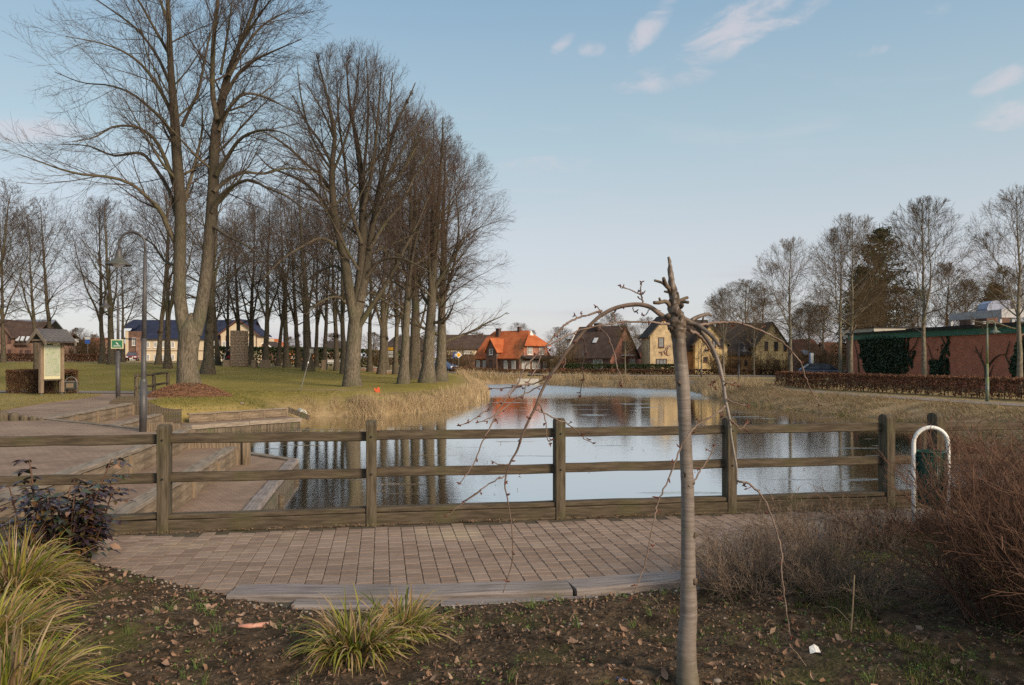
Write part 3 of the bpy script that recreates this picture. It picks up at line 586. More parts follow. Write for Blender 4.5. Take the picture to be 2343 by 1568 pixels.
for i in range(5): beam('edge_beam', uvz(-2.1, 8.35 + i * 2.2, -.82), uvz(-2.1, 8.35 + (i + 1) * 2.2 - .01, -.82), .22, .16, M['sleeper'], stp)
beam('edge_beam', uvz(-2.05, 19.4, -.82), uvz(-3.5, 21.1, -.82), .2, .15, M['cap'], stp)
beam('water_board', uvz(-1.965, 8.35, -1.07), uvz(-1.965, 19.4, -1.07), .04, .44, M['darkwood'], stp)
for k in range(4): beam('edge_stake', uvz(-1.90, 10 + k * 2.8, -1.5), uvz(-1.90, 10 + k * 2.8, -.95), .09, .09, M['darkwood'], stp)
x0, y0 = uv(-4.6, 19.05)
ew = empty('palisade_wall', (x0, y0, 0), 'pale board wall closing the near steps behind the big fence post', 'wall')
us = np.arange(-5.3, -3.2, .16)
for i, u in enumerate(us):
    zt = float(np.interp(u, [-5.3, -4.75, -4.3, -3.7, -3.2], [.20, .20, .0, -.12, -.18]))
    beam('palisade_board', uvz(u, 19.05 + (i % 2) * .012, -1.6), uvz(u, 19.05 + (i % 2) * .012, zt + random.uniform(-.01, .01)), .156, .10, M['riser'], ew, jit=.002)
beam('end_post', uvz(-3.1, 19.0, -1.6), uvz(-3.1, 19.0, -.12), .16, .16, M['riser'], ew)
x0, y0 = uv(-8, 27)
st2 = empty('seating_steps', (x0, y0, 0), 'far flight of timber edged steps with landing, beyond the lamp post on the paved square', 'steps', 'steps')
st2['label'] = 'far flight of timber edged steps and landing beyond the nearer lamp post'
del st2['group']
poly_slab('tread', [uv(-9.02, 22.9), uv(-8.0, 22), uv(-8.0, 30.5), uv(-9.02, 30.5)], -1.7, -.4, M['plaza'], st2)
poly_slab('landing', [uv(-8.02, 22), uv(-6.9, 20.9), uv(-6.9, 29.9), uv(-3.3, 32.9), uv(-3.9, 34.3), uv(-4.3, 34.4), uv(-7.0, 32), uv(-8.02, 31.2)], -1.7, -.8, M['plaza'], st2)
stepedge(st2, -8.98, 0, 23.3, 30.45, .4, post=1.8); stepedge(st2, -7.98, -.4, 24.2, 30.45, .4, post=1.8)
beam('edge_beam', uvz(-6.85, 21, -.83), uvz(-6.85, 29.9, -.83), .2, .16, M['cap'], st2)
for i in range(2):
    a, b = i / 2, (i + 1) / 2
    beam('edge_beam', uvz(-6.85 + 3.6 * a, 29.85 + 3 * a, -.83), uvz(-6.85 + 3.6 * b - .01, 29.85 + 3 * b, -.83), .2, .16, M['cap'], st2)
beam('water_board', uvz(-6.86, 29.85, -1.07), uvz(-3.28, 32.83, -1.07), .05, .32, M['darkwood'], st2)
x0, y0 = uv(-8.6, 30.6)
fw = empty('palisade_wall', (x0, y0, 0), 'dark log palisade curving down beside the far steps in front of the mound', 'wall')
us = np.arange(-9.75, -7.3, .085)
for i, u in enumerate(us):
    zt = float(np.interp(u, [-9.75, -9.5, -9.2, -8.9, -8.4, -8.0, -7.6, -7.3], [.10, .26, .30, .24, .02, -.16, -.22, -.22]))
    beam('palisade_log', uvz(u, 30.6 + .006 * (i % 2), -1.2), uvz(u, 30.6 + .006 * (i % 2), zt), .083, .17, M['darkwood'], fw, jit=.002, ch=.006)
x0, y0 = uv(-6, 32.7)
rw = empty('retaining_wall', (x0, y0, 0), 'low board retaining wall along the back of the far landing', 'wall')
A, B = (-7.25, 31.3), (-3.95, 34.25)
for i in range(4):
    a, b = i / 4, (i + 1) / 4; q = lambda t, z: uvz(A[0] + (B[0] - A[0]) * t, A[1] + (B[1] - A[1]) * t, z)
    beam('wall_cap', q(a, -.46), q(b - .002, -.46), .14, .05, M['cap'], rw); beam('wall_board', q(a + .01, -.64), q(b - .01, -.64), .03, .30, M['riser'], rw, jit=.001)
    beam('wall_post', q(b, -.84), q(b, -.44), .12, .1, M['riser'], rw)
beam('wing_board', q(1.0, -.50) , uvz(-3.0, 34.0, -.86), .06, .22, M['darkwood'], rw)
pp = MB(); p0 = uvz(-3.45, 34.7, -.66); dr = Vector((.45, -.9, -.05)).normalized()
pipe = empty('drain_pipe', p0, 'round concrete drain pipe opening at the end of the landing', 'pipe')
v0 = len(pp.v); pp.tube([(0, 0, 0) , tuple(dr * .6)], .17, 16, cap=False); pp.tube([tuple(dr * .6), (0, 0, 0)], .13, 16, cap=False)
n = 16
for k in range(n): pp.f.append((v0 + n + k, v0 + n + (k + 1) % n, v0 + 2 * n + (k + 1) % n, v0 + 2 * n + k))
pp.build('pipe_shell', M['concrete'], pipe); MB().lathe((0, 0, 0), [(0, 0), (.128, .0)], 16)
# log stubs at the plaza corner
x0, y0 = uv(-9.6, 22.95)
ls = empty('log_stubs', (x0, y0, 0), 'low mossy log stubs at the left end of the far steps', 'logs')
for u, h, wd in ((-10.35, .22, .30), (-10.03, .25, .28), (-9.75, .22, .24), (-9.5, .15, .2), (-9.28, .11, .2), (-9.1, .05, .16)):
    m = MB(); m.lathe((0, 0, 0), [(wd * .52, -.2), (wd * .53, h * .6), (wd * .45, h * .9), (wd * .2, h), (0, h)], 10); m.build('log', M['darkwood'], ls, uvz(u, 22.95, 0) - ls.location, True)
beam('plaza_edging', uvz(-9.0, 23.1, .012), uvz(-4.95, 18.92, .012), .12, .05, M['cap']); e = bpy.context.scene.objects[-1] if False else None
for o in list(COL.objects):
    if o.name.startswith('plaza_edging'): tag(o, 'thin timber edging running diagonally across the paved square to the board wall', 'edging')
# path on the right bank, far road
def ribbon(name, pts, wd, z_off, mt, label, th=.05):
    m = MB(); L_, R_ = [], []
    for i, p in enumerate(pts):
        a = Vector(pts[max(0, i - 1)]); b = Vector(pts[min(len(pts) - 1, i + 1)]); d = (b - a).normalized(); nn = Vector((-d.y, d.x))
        L_.append(Vector(p) + nn * wd / 2); R_.append(Vector(p) - nn * wd / 2)
    for i in range(len(pts) - 1):
        P4 = [R_[i], R_[i + 1], L_[i + 1], L_[i]]; zz = [gz(*q_) + z_off for q_ in P4]; b = len(m.v)
        m.poly([(q_.x, q_.y, z) for q_, z in zip(P4, zz)])
    o = m.build(name, mt); return tag(o, label, kind='structure')
ribbon('footpath', [(30, 14), (26, 25), (23.6, 31), (21.0, 38), (18.3, 48), (17.4, 53), (16.5, 60), (16.5, 68), (14, 76)], 1.9, .035, M['asphalt'], 'grey footpath along the right bank in front of the hedge')
ribbon('road', [(-60, 93), (-30, 92), (-10, 91), (10, 90.5), (22, 88), (40, 87)], 5.0, .04, M['asphalt'], 'road beyond the pond in front of the houses')
ribbon('footpath', [(-120, 38.8), (-60, 38.8), (-24, 38.2), (-18, 37.6), (-15.6, 36.2)], 1.9, .03, M['asphalt'], 'footpath crossing behind the notice board')
ribbon('street', [(-120, 84), (-60, 86), (-40, 88), (-30, 91)], 3.0, .05, M['asphalt'], 'street in front of the left hand houses')
# bed in front
BED = [(-12, 7.6), (-6, 7.35), (-4.3, 7.0), (-3.5, 6.5), (-2.6, 5.93), (-1.98, 5.56), (-1.41, 5.25), (-.51, 5.34), (.5, 5.53), (1.24, 5.76), (1.7, 6.05), (2.3, 6.5), (3.0, 7.3), (3.8, 7.85), (6, 8.3), (12, 9.2), (12, -4), (-12, -4)]
BEDP = np.array(BED, float)
gx = np.concatenate([np.arange(-12, -4.6, .5), np.arange(-4.6, 4.8, .045), np.arange(4.8, 12.1, .5)]); gy = np.concatenate([np.arange(-4, 3, .5), np.arange(3, 8.6, .045), np.arange(8.6, 9.4, .2)])
X2, Y2 = np.meshgrid(gx, gy); Q = np.stack([X2.ravel(), Y2.ravel()], 1); s = -sdist(Q, BEDP)
hN = np.array([mnoise.fractal(Vector((q[0] * 1.4, q[1] * 1.4, 0)), .8, 2.1, 4) * .045 + mnoise.fractal(Vector((q[0] * 7, q[1] * 7, 3)), .7, 2.2, 4) * .022 for q in Q])
def bed_h(s_): return (.006 + 0 * np.asarray(s_)) + .075 * sm(np.asarray(s_) / 1.0) + .05 * sm((np.asarray(s_) - 1) / 1.5)
BZ = bed_h(s) + hN * np.clip(s * 3, .15, 1)
BGX, BGY, BGZ = gx, gy, BZ.reshape(len(gy), len(gx))
def bz(x, y):
    i = int(np.clip(np.searchsorted(BGX, x) - 1, 0, len(BGX) - 2)); j = int(np.clip(np.searchsorted(BGY, y) - 1, 0, len(BGY) - 2))
    a = (x - BGX[i]) / (BGX[i + 1] - BGX[i]); b = (y - BGY[j]) / (BGY[j + 1] - BGY[j])
    return float((BGZ[j, i] * (1 - a) + BGZ[j, i + 1] * a) * (1 - b) + (BGZ[j + 1, i] * (1 - a) + BGZ[j + 1, i + 1] * a) * b)
BZm = np.where(s < .0, -.12, BZ); I = np.arange(len(Q)).reshape(len(gy), len(gx)); qd = np.stack([I[:-1, :-1].ravel(), I[:-1, 1:].ravel(), I[1:, 1:].ravel(), I[1:, :-1].ravel()], 1)
keep = (s[qd] > -.03).any(1)
bed = link('planting_bed', arrays_mesh('planting_bed', np.stack([Q[:, 0], Q[:, 1], BZm], 1), [qd[keep]], M['soil'], True)); tag(bed, 'dark crumbly soil bed in the foreground strewn with leaves', kind='structure')
# timber edging between path and bed
ed = empty('timber_edging', (0, 5.5, 0), 'two rows of silvered sleepers edging the path in front of the soil bed', 'edging')
beam('sleeper', (-2.0, 5.60, -.02), (-.75, 5.585, -.02), .27, .12, M['sleeper'], ed, ch=.015)
beam('sleeper', (-.74, 5.585, -.02), (.42, 5.70, -.018), .27, .12, M['sleeper'], ed, ch=.015)
beam('sleeper', (.43, 5.705, -.015), (1.72, 6.06, -.012), .27, .12, M['sleeper'], ed, ch=.015)
beam('sleeper', (-1.50, 5.375, -.035), (-.50, 5.375, -.035), .16, .10, M['sleeper'], ed, ch=.015)
beam('sleeper', (-.49, 5.375, -.04), (.60, 5.48, -.04), .15, .10, M['sleeper'], ed, ch=.015)
beam('sleeper', (.61, 5.485, -.04), (1.80, 5.85, -.04), .15, .10, M['sleeper'], ed, ch=.015)

# ------------------------------------------------------------------ tree machinery (vectorised)
def nrm(a): return a / (np.linalg.norm(a, axis=-1, keepdims=True) + 1e-9)
def tube_arrays(P, R, M_):
    """P (N,K,3), R (N,K) -> verts, quads"""
    N_, K, _ = P.shape; T = np.empty_like(P); T[:, 1:-1] = P[:, 2:] - P[:, :-2]; T[:, 0] = P[:, 1] - P[:, 0]; T[:, -1] = P[:, -1] - P[:, -2]; T = nrm(T)
    D0 = nrm(P[:, -1] - P[:, 0]); ref = np.where(np.abs(D0[:, 2:3]) > .75, np.array([[.96, .25, .1]]), np.array([[.1, .2, .97]])); ref = nrm(ref)
    A = nrm(np.cross(T, ref[:, None, :])); B = np.cross(T, A)
    th = 2 * np.pi * np.arange(M_) / M_
    V = P[:, :, None, :] + (A[:, :, None, :] * np.cos(th)[None, None, :, None] + B[:, :, None, :] * np.sin(th)[None, None, :, None]) * R[:, :, None, None]
    idx = np.arange(N_ * K * M_).reshape(N_, K, M_); nx_ = np.roll(idx, -1, axis=2)
    Fq = np.stack([idx[:, :-1], nx_[:, :-1], nx_[:, 1:], idx[:, 1:]], -1).reshape(-1, 4)
    return V.reshape(-1, 3), Fq
def join(parts):
    Vs, Fs, b = [], [], 0
    for V, F_ in parts: Vs.append(V); Fs.append(F_ + b); b += len(V)
    return np.concatenate(Vs), np.concatenate(Fs)
def lens(P): return np.linalg.norm(np.diff(P, axis=1), axis=2).sum(1)
def spawn(rs, P, R, n, t0, t1, a0, a1, Lf, rr, K, up, wig, rend=.25, minr=.004, even=True, curl=0.0):
    N_, Kp, _ = P.shape
    t = (np.arange(n)[None] + rs.uniform(0, 1, (N_, n))) / n if even else rs.uniform(0, 1, (N_, n))
    tt = (t0 + (t1 - t0) * t).ravel(); pi = np.repeat(np.arange(N_), n)
    x = tt * (Kp - 1); i = np.clip(x.astype(int), 0, Kp - 2); f = (x - i)[:, None]
    pos = P[pi, i] * (1 - f) + P[pi, i + 1] * f; T = nrm(P[pi, i + 1] - P[pi, i]); rp = R[pi, i] * (1 - f[:, 0]) + R[pi, i + 1] * f[:, 0]
    ref = np.where(np.abs(T[:, 2:3]) > .9, np.array([[1., 0, 0]]), np.array([[0, 0, 1.]])); A = nrm(np.cross(T, ref)); B = np.cross(T, A)
    ph = (rs.uniform(0, 6.28, N_)[:, None] + 2.4 * np.arange(n)[None] + rs.normal(0, .5, (N_, n))).ravel()
    perp = A * np.cos(ph)[:, None] + B * np.sin(ph)[:, None]
    k = ((tt - t0) / max(1e-6, t1 - t0)); ang = np.radians(a0 + (a1 - a0) * k + rs.normal(0, 7, len(tt)))
    d = nrm(T * np.cos(ang)[:, None] + perp * np.sin(ang)[:, None])
    spawn.d = d; L = Lf(rs, tt, k, lens(P)[pi], pos); r0 = np.minimum(rp * rr * rs.uniform(.75, 1.1, len(tt)), rp * .9); r0 = np.maximum(r0, minr)
    out = np.empty((len(tt), K + 1, 3)); out[:, 0] = pos; dd = d.copy(); ax = nrm(rs.normal(0, 1, (len(tt), 3)))
    for s_ in range(K):
        dd = nrm(dd + rs.normal(0, wig, dd.shape) + np.array([0, 0, up]) + curl * ax)
        out[:, s_ + 1] = out[:, s_] + dd * (L / K)[:, None]
    rad = r0[:, None] * (1 - (1 - rend) * np.linspace(0, 1, K + 1)[None]); rad = np.maximum(rad, minr * .7)
    return out, rad
def env_dist(pos, d, env):
    """distance from pos along d to the crown ellipsoid env = (x, y, z centre, radius, half height)"""
    S = np.array([1 / env[3], 1 / env[3], 1 / env[4]]); p = (pos - np.array(env[:3])) * S; q = d * S
    a = (q * q).sum(1); b = (p * q).sum(1); c = (p * p).sum(1) - 1; D = b * b - a * c
    return np.where((c < 0) & (D > 0), (-b + np.sqrt(np.maximum(D, 0))) / a, .25)
def env_len(env, f0, f1, cap=None, fall=0.0):
    def f(r, tt, k, pl, pos):
        e = env_dist(pos, spawn.d, env) * r.uniform(f0, f1, len(tt))
        return np.maximum(e if cap is None else np.minimum(e, pl * cap * (1.1 - fall * k) * r.uniform(.6, 1.15, len(tt))), .15)
    return f
def resample(pts, rad, K):
    """smooth a hand-drawn polyline to K+1 points"""
    P_ = np.array([list(p) for p in pts], float); n_ = len(P_); d = np.concatenate([[0], np.cumsum(np.linalg.norm(np.diff(P_, axis=0), axis=1))]); t = np.linspace(0, d[-1], K + 1)
    def cr(A):
        A = np.asarray(A, float).reshape(n_, -1); out = []
        m_ = np.gradient(A, d, axis=0)
        for q in t:
            i = min(max(np.searchsorted(d, q) - 1, 0), n_ - 2); h = d[i + 1] - d[i]; s_ = (q - d[i]) / h
            out.append((2 * s_**3 - 3 * s_**2 + 1) * A[i] + (s_**3 - 2 * s_**2 + s_) * h * m_[i] + (-2 * s_**3 + 3 * s_**2) * A[i + 1] + (s_**3 - s_**2) * h * m_[i + 1])
        return np.array(out)
    return cr(P_), np.interp(t, d, rad)
def make_tree(name, loc, label, trunk_parts, crown_parts, bark, twig, group=None, cat='tree'):
    r = empty(name, loc, label, cat, group)
    if len(trunk_parts) > 1 and bark is M['bark_big']:
        V, F_ = join(trunk_parts[-1:]); trunk_parts = trunk_parts[:-1]; link('limbs', arrays_mesh('limbs', V, [F_], M['bark_far'], True), r)
    V, F_ = join(trunk_parts); link('trunk', arrays_mesh('trunk', V, [F_], bark, True), r)
    V, F_ = join(crown_parts); link('crown', arrays_mesh('crown', V, [F_], twig, False), r)
    return r
def auto_tree(seed, H, r0, leaders=3, split=.33, spread=.36, fork=(14, 30), n1=16, n2=7, n3=6, n4=5, low=.25, twr=.006, sides=8, up=.05, flare=1.5, bare=.0, lean=.02, env=None):
    """bare broad-leaved tree of height H: trunk, upright leaders, limbs, branches, twigs"""
    rs = np.random.RandomState(seed); E = env or (0, 0, .60 * H, spread * H * .80, .405 * H)
    K = 14; tr = np.zeros((1, K + 1, 3)); tz = np.linspace(0, 1, K + 1)
    wob = np.cumsum(rs.normal(0, .012 * H / 3, (K + 1, 2)), 0); wob -= wob[0]; tr[0, :, :2] = wob * .6 + np.outer(tz, rs.normal(0, lean, 2)) * H
    top = (E[2] + E[4]) * (.98 if leaders < 2 else rs.uniform(.90, .96)); tr[0, :, 2] = tz * top - .25 * (tz == 0)
    rad = r0 * (1 - .93 * tz ** (1.1 if leaders < 2 else .75)); rad[0] *= flare; rad[1] *= 1.04; rad = np.maximum(rad, .02)[None]
    trunk = [tube_arrays(tr, rad, sides)]
    par = [(tr, rad, low + .08, 1.0)]
    if leaders > 1:
        Lf = env_len(E, .84, .95)
        ld, lr_ = spawn(rs, tr, rad, leaders - 1, split - .06, split + .10, fork[0], fork[1], Lf, .62, 12, .05, .06, .06, .02)
        trunk.append(tube_arrays(ld, lr_, sides - 1)); par.append((ld, lr_, .12, 1.0))
    A, B = [], []
    Ll = env_len(E, .78, 1.02)
    for P_, R_, t0, t1 in par:
        nn = n1 if P_ is tr else max(6, int(n1 * .6))
        a, b = spawn(rs, P_, R_, nn, t0, .97, 66, 22, Ll, .44, 8, up, .09, .15, .010); A.append(a); B.append(b)
    L1, R1 = np.concatenate(A), np.concatenate(B); keep = L1[:, -1, 2] > H * bare; L1, R1 = L1[keep], R1[keep]
    trunk.append(tube_arrays(L1, R1, 5))
    fr = lambda c, v: (lambda r, tt, k, pl, pos: pl * c * (1.15 - v * k) * r.uniform(.6, 1.15, len(tt)))
    L2, R2 = spawn(rs, L1, R1, n2, .12, .97, 44, 26, env_len(E, .7, 1.0, .56, .4), .42, 6, up * .4, .07, .25, twr * 1.3)
    tops = np.concatenate([p for p, _, _, _ in par if p.shape[1] == 13] or [tr[:, :13]])
    L3, R3 = spawn(rs, L2, R2, n3, .10, .97, 40, 24, env_len(E, .8, 1.1, .54, .35), .5, 4, up * .3, .08, .35, twr)
    L4, R4 = spawn(rs, L3, R3, n4, .1, 1.0, 36, 24, fr(.60, .3), .7, 3, .01, .10, .5, twr * .75)
    crown = [tube_arrays(L2, R2, 4), tube_arrays(L3, R3, 3), tube_arrays(L4, R4, 3)]
    return trunk, crown

# ------------------------------------------------------------------ the great linden with two stems on the mound
def hand(base, d0, rows, dz, K=14):
    """rows: (px, py, radius px) at depth d0; dz: depth change reached at the tip"""
    n_ = len(rows); pts, rd = [], []
    for i, (a, b, r) in enumerate(rows):
        t = i / (n_ - 1); d = d0 + dz * t ** 1.3; pts.append(at(a, b, d) - base); rd.append(r / F_PX * d)
    return resample(pts, rd, K)
D1 = 34.5; b1 = at(430, 893, D1); b1.z = .25
rows_st = [([(433, 900, 36), (432, 878, 27), (429, 840, 23), (430, 800, 22.5), (434, 765, 24), (437, 745, 21), (438, 728, 12), (438, 716, 3)], 0),
    ([(425, 770, 15), (418, 735, 15), (412, 690, 14), (411, 600, 13), (413, 500, 12.5), (408, 400, 12), (402, 320, 11), (398, 250, 9.5), (392, 180, 7.5), (388, 100, 6), (384, 0, 4.5), (378, -90, 3), (372, -190, 1.2)], -.8),
    ([(446, 765, 15), (455, 730, 15), (464, 680, 14), (474, 600, 13), (482, 500, 12), (487, 420, 11), (491, 340, 11.5), (497, 280, 11), (508, 230, 9.5), (518, 185, 8), (540, 120, 5), (575, 40, 4), (600, -50, 3), (625, -130, 1.2)], .8)]
rows_lb = [([(497, 275, 8), (487, 220, 7), (486, 160, 6.5), (488, 100, 6), (496, 20, 4.5), (503, -80, 2.6), (508, -180, 1.2)], -1.0),
    ([(408, 565, 8), (385, 525, 7), (366, 480, 7), (345, 460, 5.2), (300, 421, 4.6), (240, 404, 4), (190, 400, 3.4), (150, 391, 3), (95, 372, 2), (40, 352, 1)], -4),
    ([(404, 495, 7), (388, 440, 6), (362, 395, 5), (330, 355, 4.5), (312, 350, 4), (262, 357, 3), (205, 335, 2), (140, 330, 1)], 4),
    ([(400, 425, 7), (380, 370, 6), (350, 315, 4.5), (315, 292, 3.8), (262, 290, 3), (215, 315, 2), (165, 325, 1)], -3),
    ([(398, 320, 6), (380, 285, 5), (340, 245, 4), (300, 214, 3.2), (250, 196, 2.4), (190, 190, 1.6), (125, 165, 1)], 3),
    ([(396, 265, 6), (365, 205, 5), (325, 150, 3.6), (285, 120, 2.6), (225, 98, 1.8), (150, 84, 1)], -3),
    ([(392, 200, 5), (360, 130, 4), (315, 70, 3), (250, 20, 2), (190, -20, 1)], 2),
    ([(390, 130, 5), (350, 60, 3.6), (300, -20, 2.4), (240, -70, 1)], -2), ([(386, 60, 4), (360, -20, 3), (335, -120, 1)], 2),
    ([(417, 470, 6), (433, 420, 5), (452, 350, 4), (462, 300, 3), (462, 240, 1.6)], 1.5), ([(416, 290, 5), (432, 255, 4.4), (452, 215, 4), (462, 170, 3.2), (478, 90, 2.4), (500, 20, 1.2)], -2),
    ([(486, 485, 8), (505, 450, 6.5), (535, 425, 5), (570, 412, 4), (610, 430, 3.4), (660, 452, 2.4), (720, 500, 1)], -4),
    ([(488, 440, 7), (515, 415, 5.5), (555, 395, 4.4), (600, 398, 3.6), (660, 385, 2.4), (740, 400, 1)], 4),
    ([(494, 400, 7), (520, 360, 6), (548, 320, 4.6), (590, 300, 3.4), (640, 302, 2), (690, 330, 1)], -3),
    ([(500, 300, 6), (530, 240, 5), (560, 215, 4), (605, 222, 3), (660, 250, 1.4), (690, 262, 1)], 3), ([(512, 225, 6), (545, 170, 5), (580, 140, 4), (625, 118, 2.4), (690, 90, 1)], -2),
    ([(525, 175, 5), (560, 110, 4), (600, 60, 2.6), (670, 20, 1.2)], 2), ([(545, 110, 4), (590, 40, 3), (650, -40, 1.2)], -2), ([(505, 170, 4), (520, 80, 3), (535, -30, 1.4)], 2),
    ([(490, 520, 5), (520, 540, 3.6), (560, 560, 2.6), (620, 600, 1)], -3), ([(408, 610, 5), (380, 600, 3.6), (350, 560, 2.6), (300, 530, 1)], 4)]
rs = np.random.RandomState(5)
tp, par1 = [], []
for rows, dz in rows_st:
    p, r = hand(b1, D1, rows, dz, 22); tp.append(tube_arrays(p[None], r[None], 14)); par1.append((p, r))
stems = [(par1[1][0], par1[1][1]), (par1[2][0], par1[2][1])]; SP = np.stack([s_[0] for s_ in stems]); SR = np.stack([s_[1] for s_ in stems])
HL = [hand(b1, D1, rows, dz, 16) for rows, dz in rows_lb]; HP = np.stack([h[0] for h in HL]); HR = np.stack([h[1] for h in HL])
HR = HR * .82
def crown_len(ht, wd):
    def f(r, tt, k, pl, pos): return wd * np.interp(pos[:, 2] / ht, [.2, .35, .6, .85, 1.1], [.45, 1, .9, .6, .3]) * r.uniform(.7, 1.1, len(tt))
    return f
XP, XR = spawn(rs, SP, SR, 17, .30, .98, 62, 38, crown_len(20, 5.2), .30, 16, .028, .055, .2, .014)
tp.append(join([tube_arrays(HP, HR, 8), tube_arrays(XP, XR, 6)]))
L1 = np.concatenate([HP, XP]); R1 = np.concatenate([HR, XR])
fr = lambda c, v: (lambda r, tt, k, pl, pos: np.minimum(pl, 9) * c * (1.1 - v * k) * r.uniform(.6, 1.15, len(tt)))
L2, R2 = spawn(rs, L1, R1, 13, .12, .97, 44, 24, fr(.42, .35), .40, 8, .02, .055, .25, .008)
L3, R3 = spawn(rs, L2, R2, 8, .10, .97, 40, 22, fr(.50, .35), .5, 6, .015, .07, .35, .0052)
L4, R4 = spawn(rs, L3, R3, 5, .1, 1.0, 36, 22, fr(.56, .3), .75, 4, .01, .09, .5, .0040)
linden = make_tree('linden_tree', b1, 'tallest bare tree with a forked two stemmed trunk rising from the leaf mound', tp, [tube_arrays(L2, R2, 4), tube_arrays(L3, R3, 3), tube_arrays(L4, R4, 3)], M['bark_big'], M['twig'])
print('linden quads', len(L4))
# mound of leaves
md = on_ground(436, 915, 25, 60); mc = Vector((b1.x + .15, b1.y - .3, 0))
n_r, n_a = 14, 40; V = []; F_ = []
for i in range(n_r):
    rr_ = i / (n_r - 1)
    for k in range(n_a):
        a = 2 * math.pi * k / n_a; R_ = 1.75 + .25 * math.sin(2 * a + 1) + .12 * mnoise.noise(Vector((math.cos(a) * 2, math.sin(a) * 2, 1)))
        x = math.cos(a) * R_ * rr_; y = math.sin(a) * R_ * .8 * rr_; z = .62 * (1 - rr_ ** 1.6) ** .9 + .05 * mnoise.noise(Vector((x * 2.5, y * 2.5, 4))) - .04
        V.append((x, y, z - (.25 if i == n_r - 1 else 0)))
V = np.array(V); I = np.arange(n_r * n_a).reshape(n_r, n_a); F_ = np.stack([I[:-1], np.roll(I, -1, 1)[:-1], np.roll(I, -1, 1)[1:], I[1:]], -1).reshape(-1, 4)
mo = empty('leaf_mound', mc + Vector((0, 0, gz(mc.x, mc.y) - .02)), 'reddish brown mound of old leaves round the foot of the forked tree', 'mound')
link('mound_body', arrays_mesh('mound_body', V, [F_], M['mulch'], True), mo)
# scattered leaf quads
def leaf_quads(P, size, rs, flat=.0, asp=.55, curl=.25):
    n_ = len(P); nrmv = nrm(rs.normal(0, 1, (n_, 3)) * (1 - flat) + np.array([0, 0, 1.]) * flat); t = nrm(np.cross(nrmv, rs.normal(0, 1, (n_, 3)))); b = np.cross(nrmv, t)
    s_ = size * rs.uniform(.6, 1.25, n_)[:, None]
    c = nrmv * s_ * curl * rs.uniform(-1, 1, (n_, 1))
    V = np.stack([P - t * s_ * .5, P - b * s_ * asp * .5 + c, P + t * s_ * .5 + c * .3, P + b * s_ * asp * .5 + c], 1).reshape(-1, 3)
    return V, np.arange(n_ * 4).reshape(n_, 4)
rs = np.random.RandomState(8); a = rs.uniform(0, 6.28, 2600); q = np.sqrt(rs.uniform(0, 1, 2600)) * 1.03; x = np.cos(a) * 1.85 * q; y = np.sin(a) * 1.85 * .8 * q; z = .62 * np.clip(1 - q ** 1.6, 0, 1) ** .9 + .02
V, F_ = leaf_quads(np.stack([x, y, z], 1), .075, rs, .55); o = link('mound_leaves', arrays_mesh('mound_leaves', V, [F_], M['mulchleaf']), mo); o['kind'] = 'stuff'

# ------------------------------------------------------------------ second big tree, by the reeds
D2 = 45.5; b2_ = at(805, 889, D2); b2_.z = gz(b2_.x, b2_.y) - .05
rows_t2 = [([(806, 896, 27), (805, 880, 20), (806, 840, 18), (809, 790, 17), (813, 740, 16.5), (818, 700, 16), (824, 660, 14), (828, 600, 11), (830, 540, 9.5), (830, 470, 8.5), (826, 400, 7), (815, 320, 5), (800, 240, 3), (792, 150, 1.2)], .6),
    ([(812, 745, 12), (803, 690, 11.5), (795, 640, 11), (788, 590, 10), (775, 540, 9), (765, 490, 8.4), (760, 430, 7.5), (760, 370, 6), (766, 310, 4.6), (752, 240, 3), (735, 170, 2), (722, 122, 1)], -1.5),
    ([(824, 690, 11), (834, 640, 10), (845, 570, 8), (856, 500, 7), (868, 430, 6), (885, 360, 4.6), (905, 290, 3.2), (935, 225, 2), (950, 190, 1)], 1.8)]
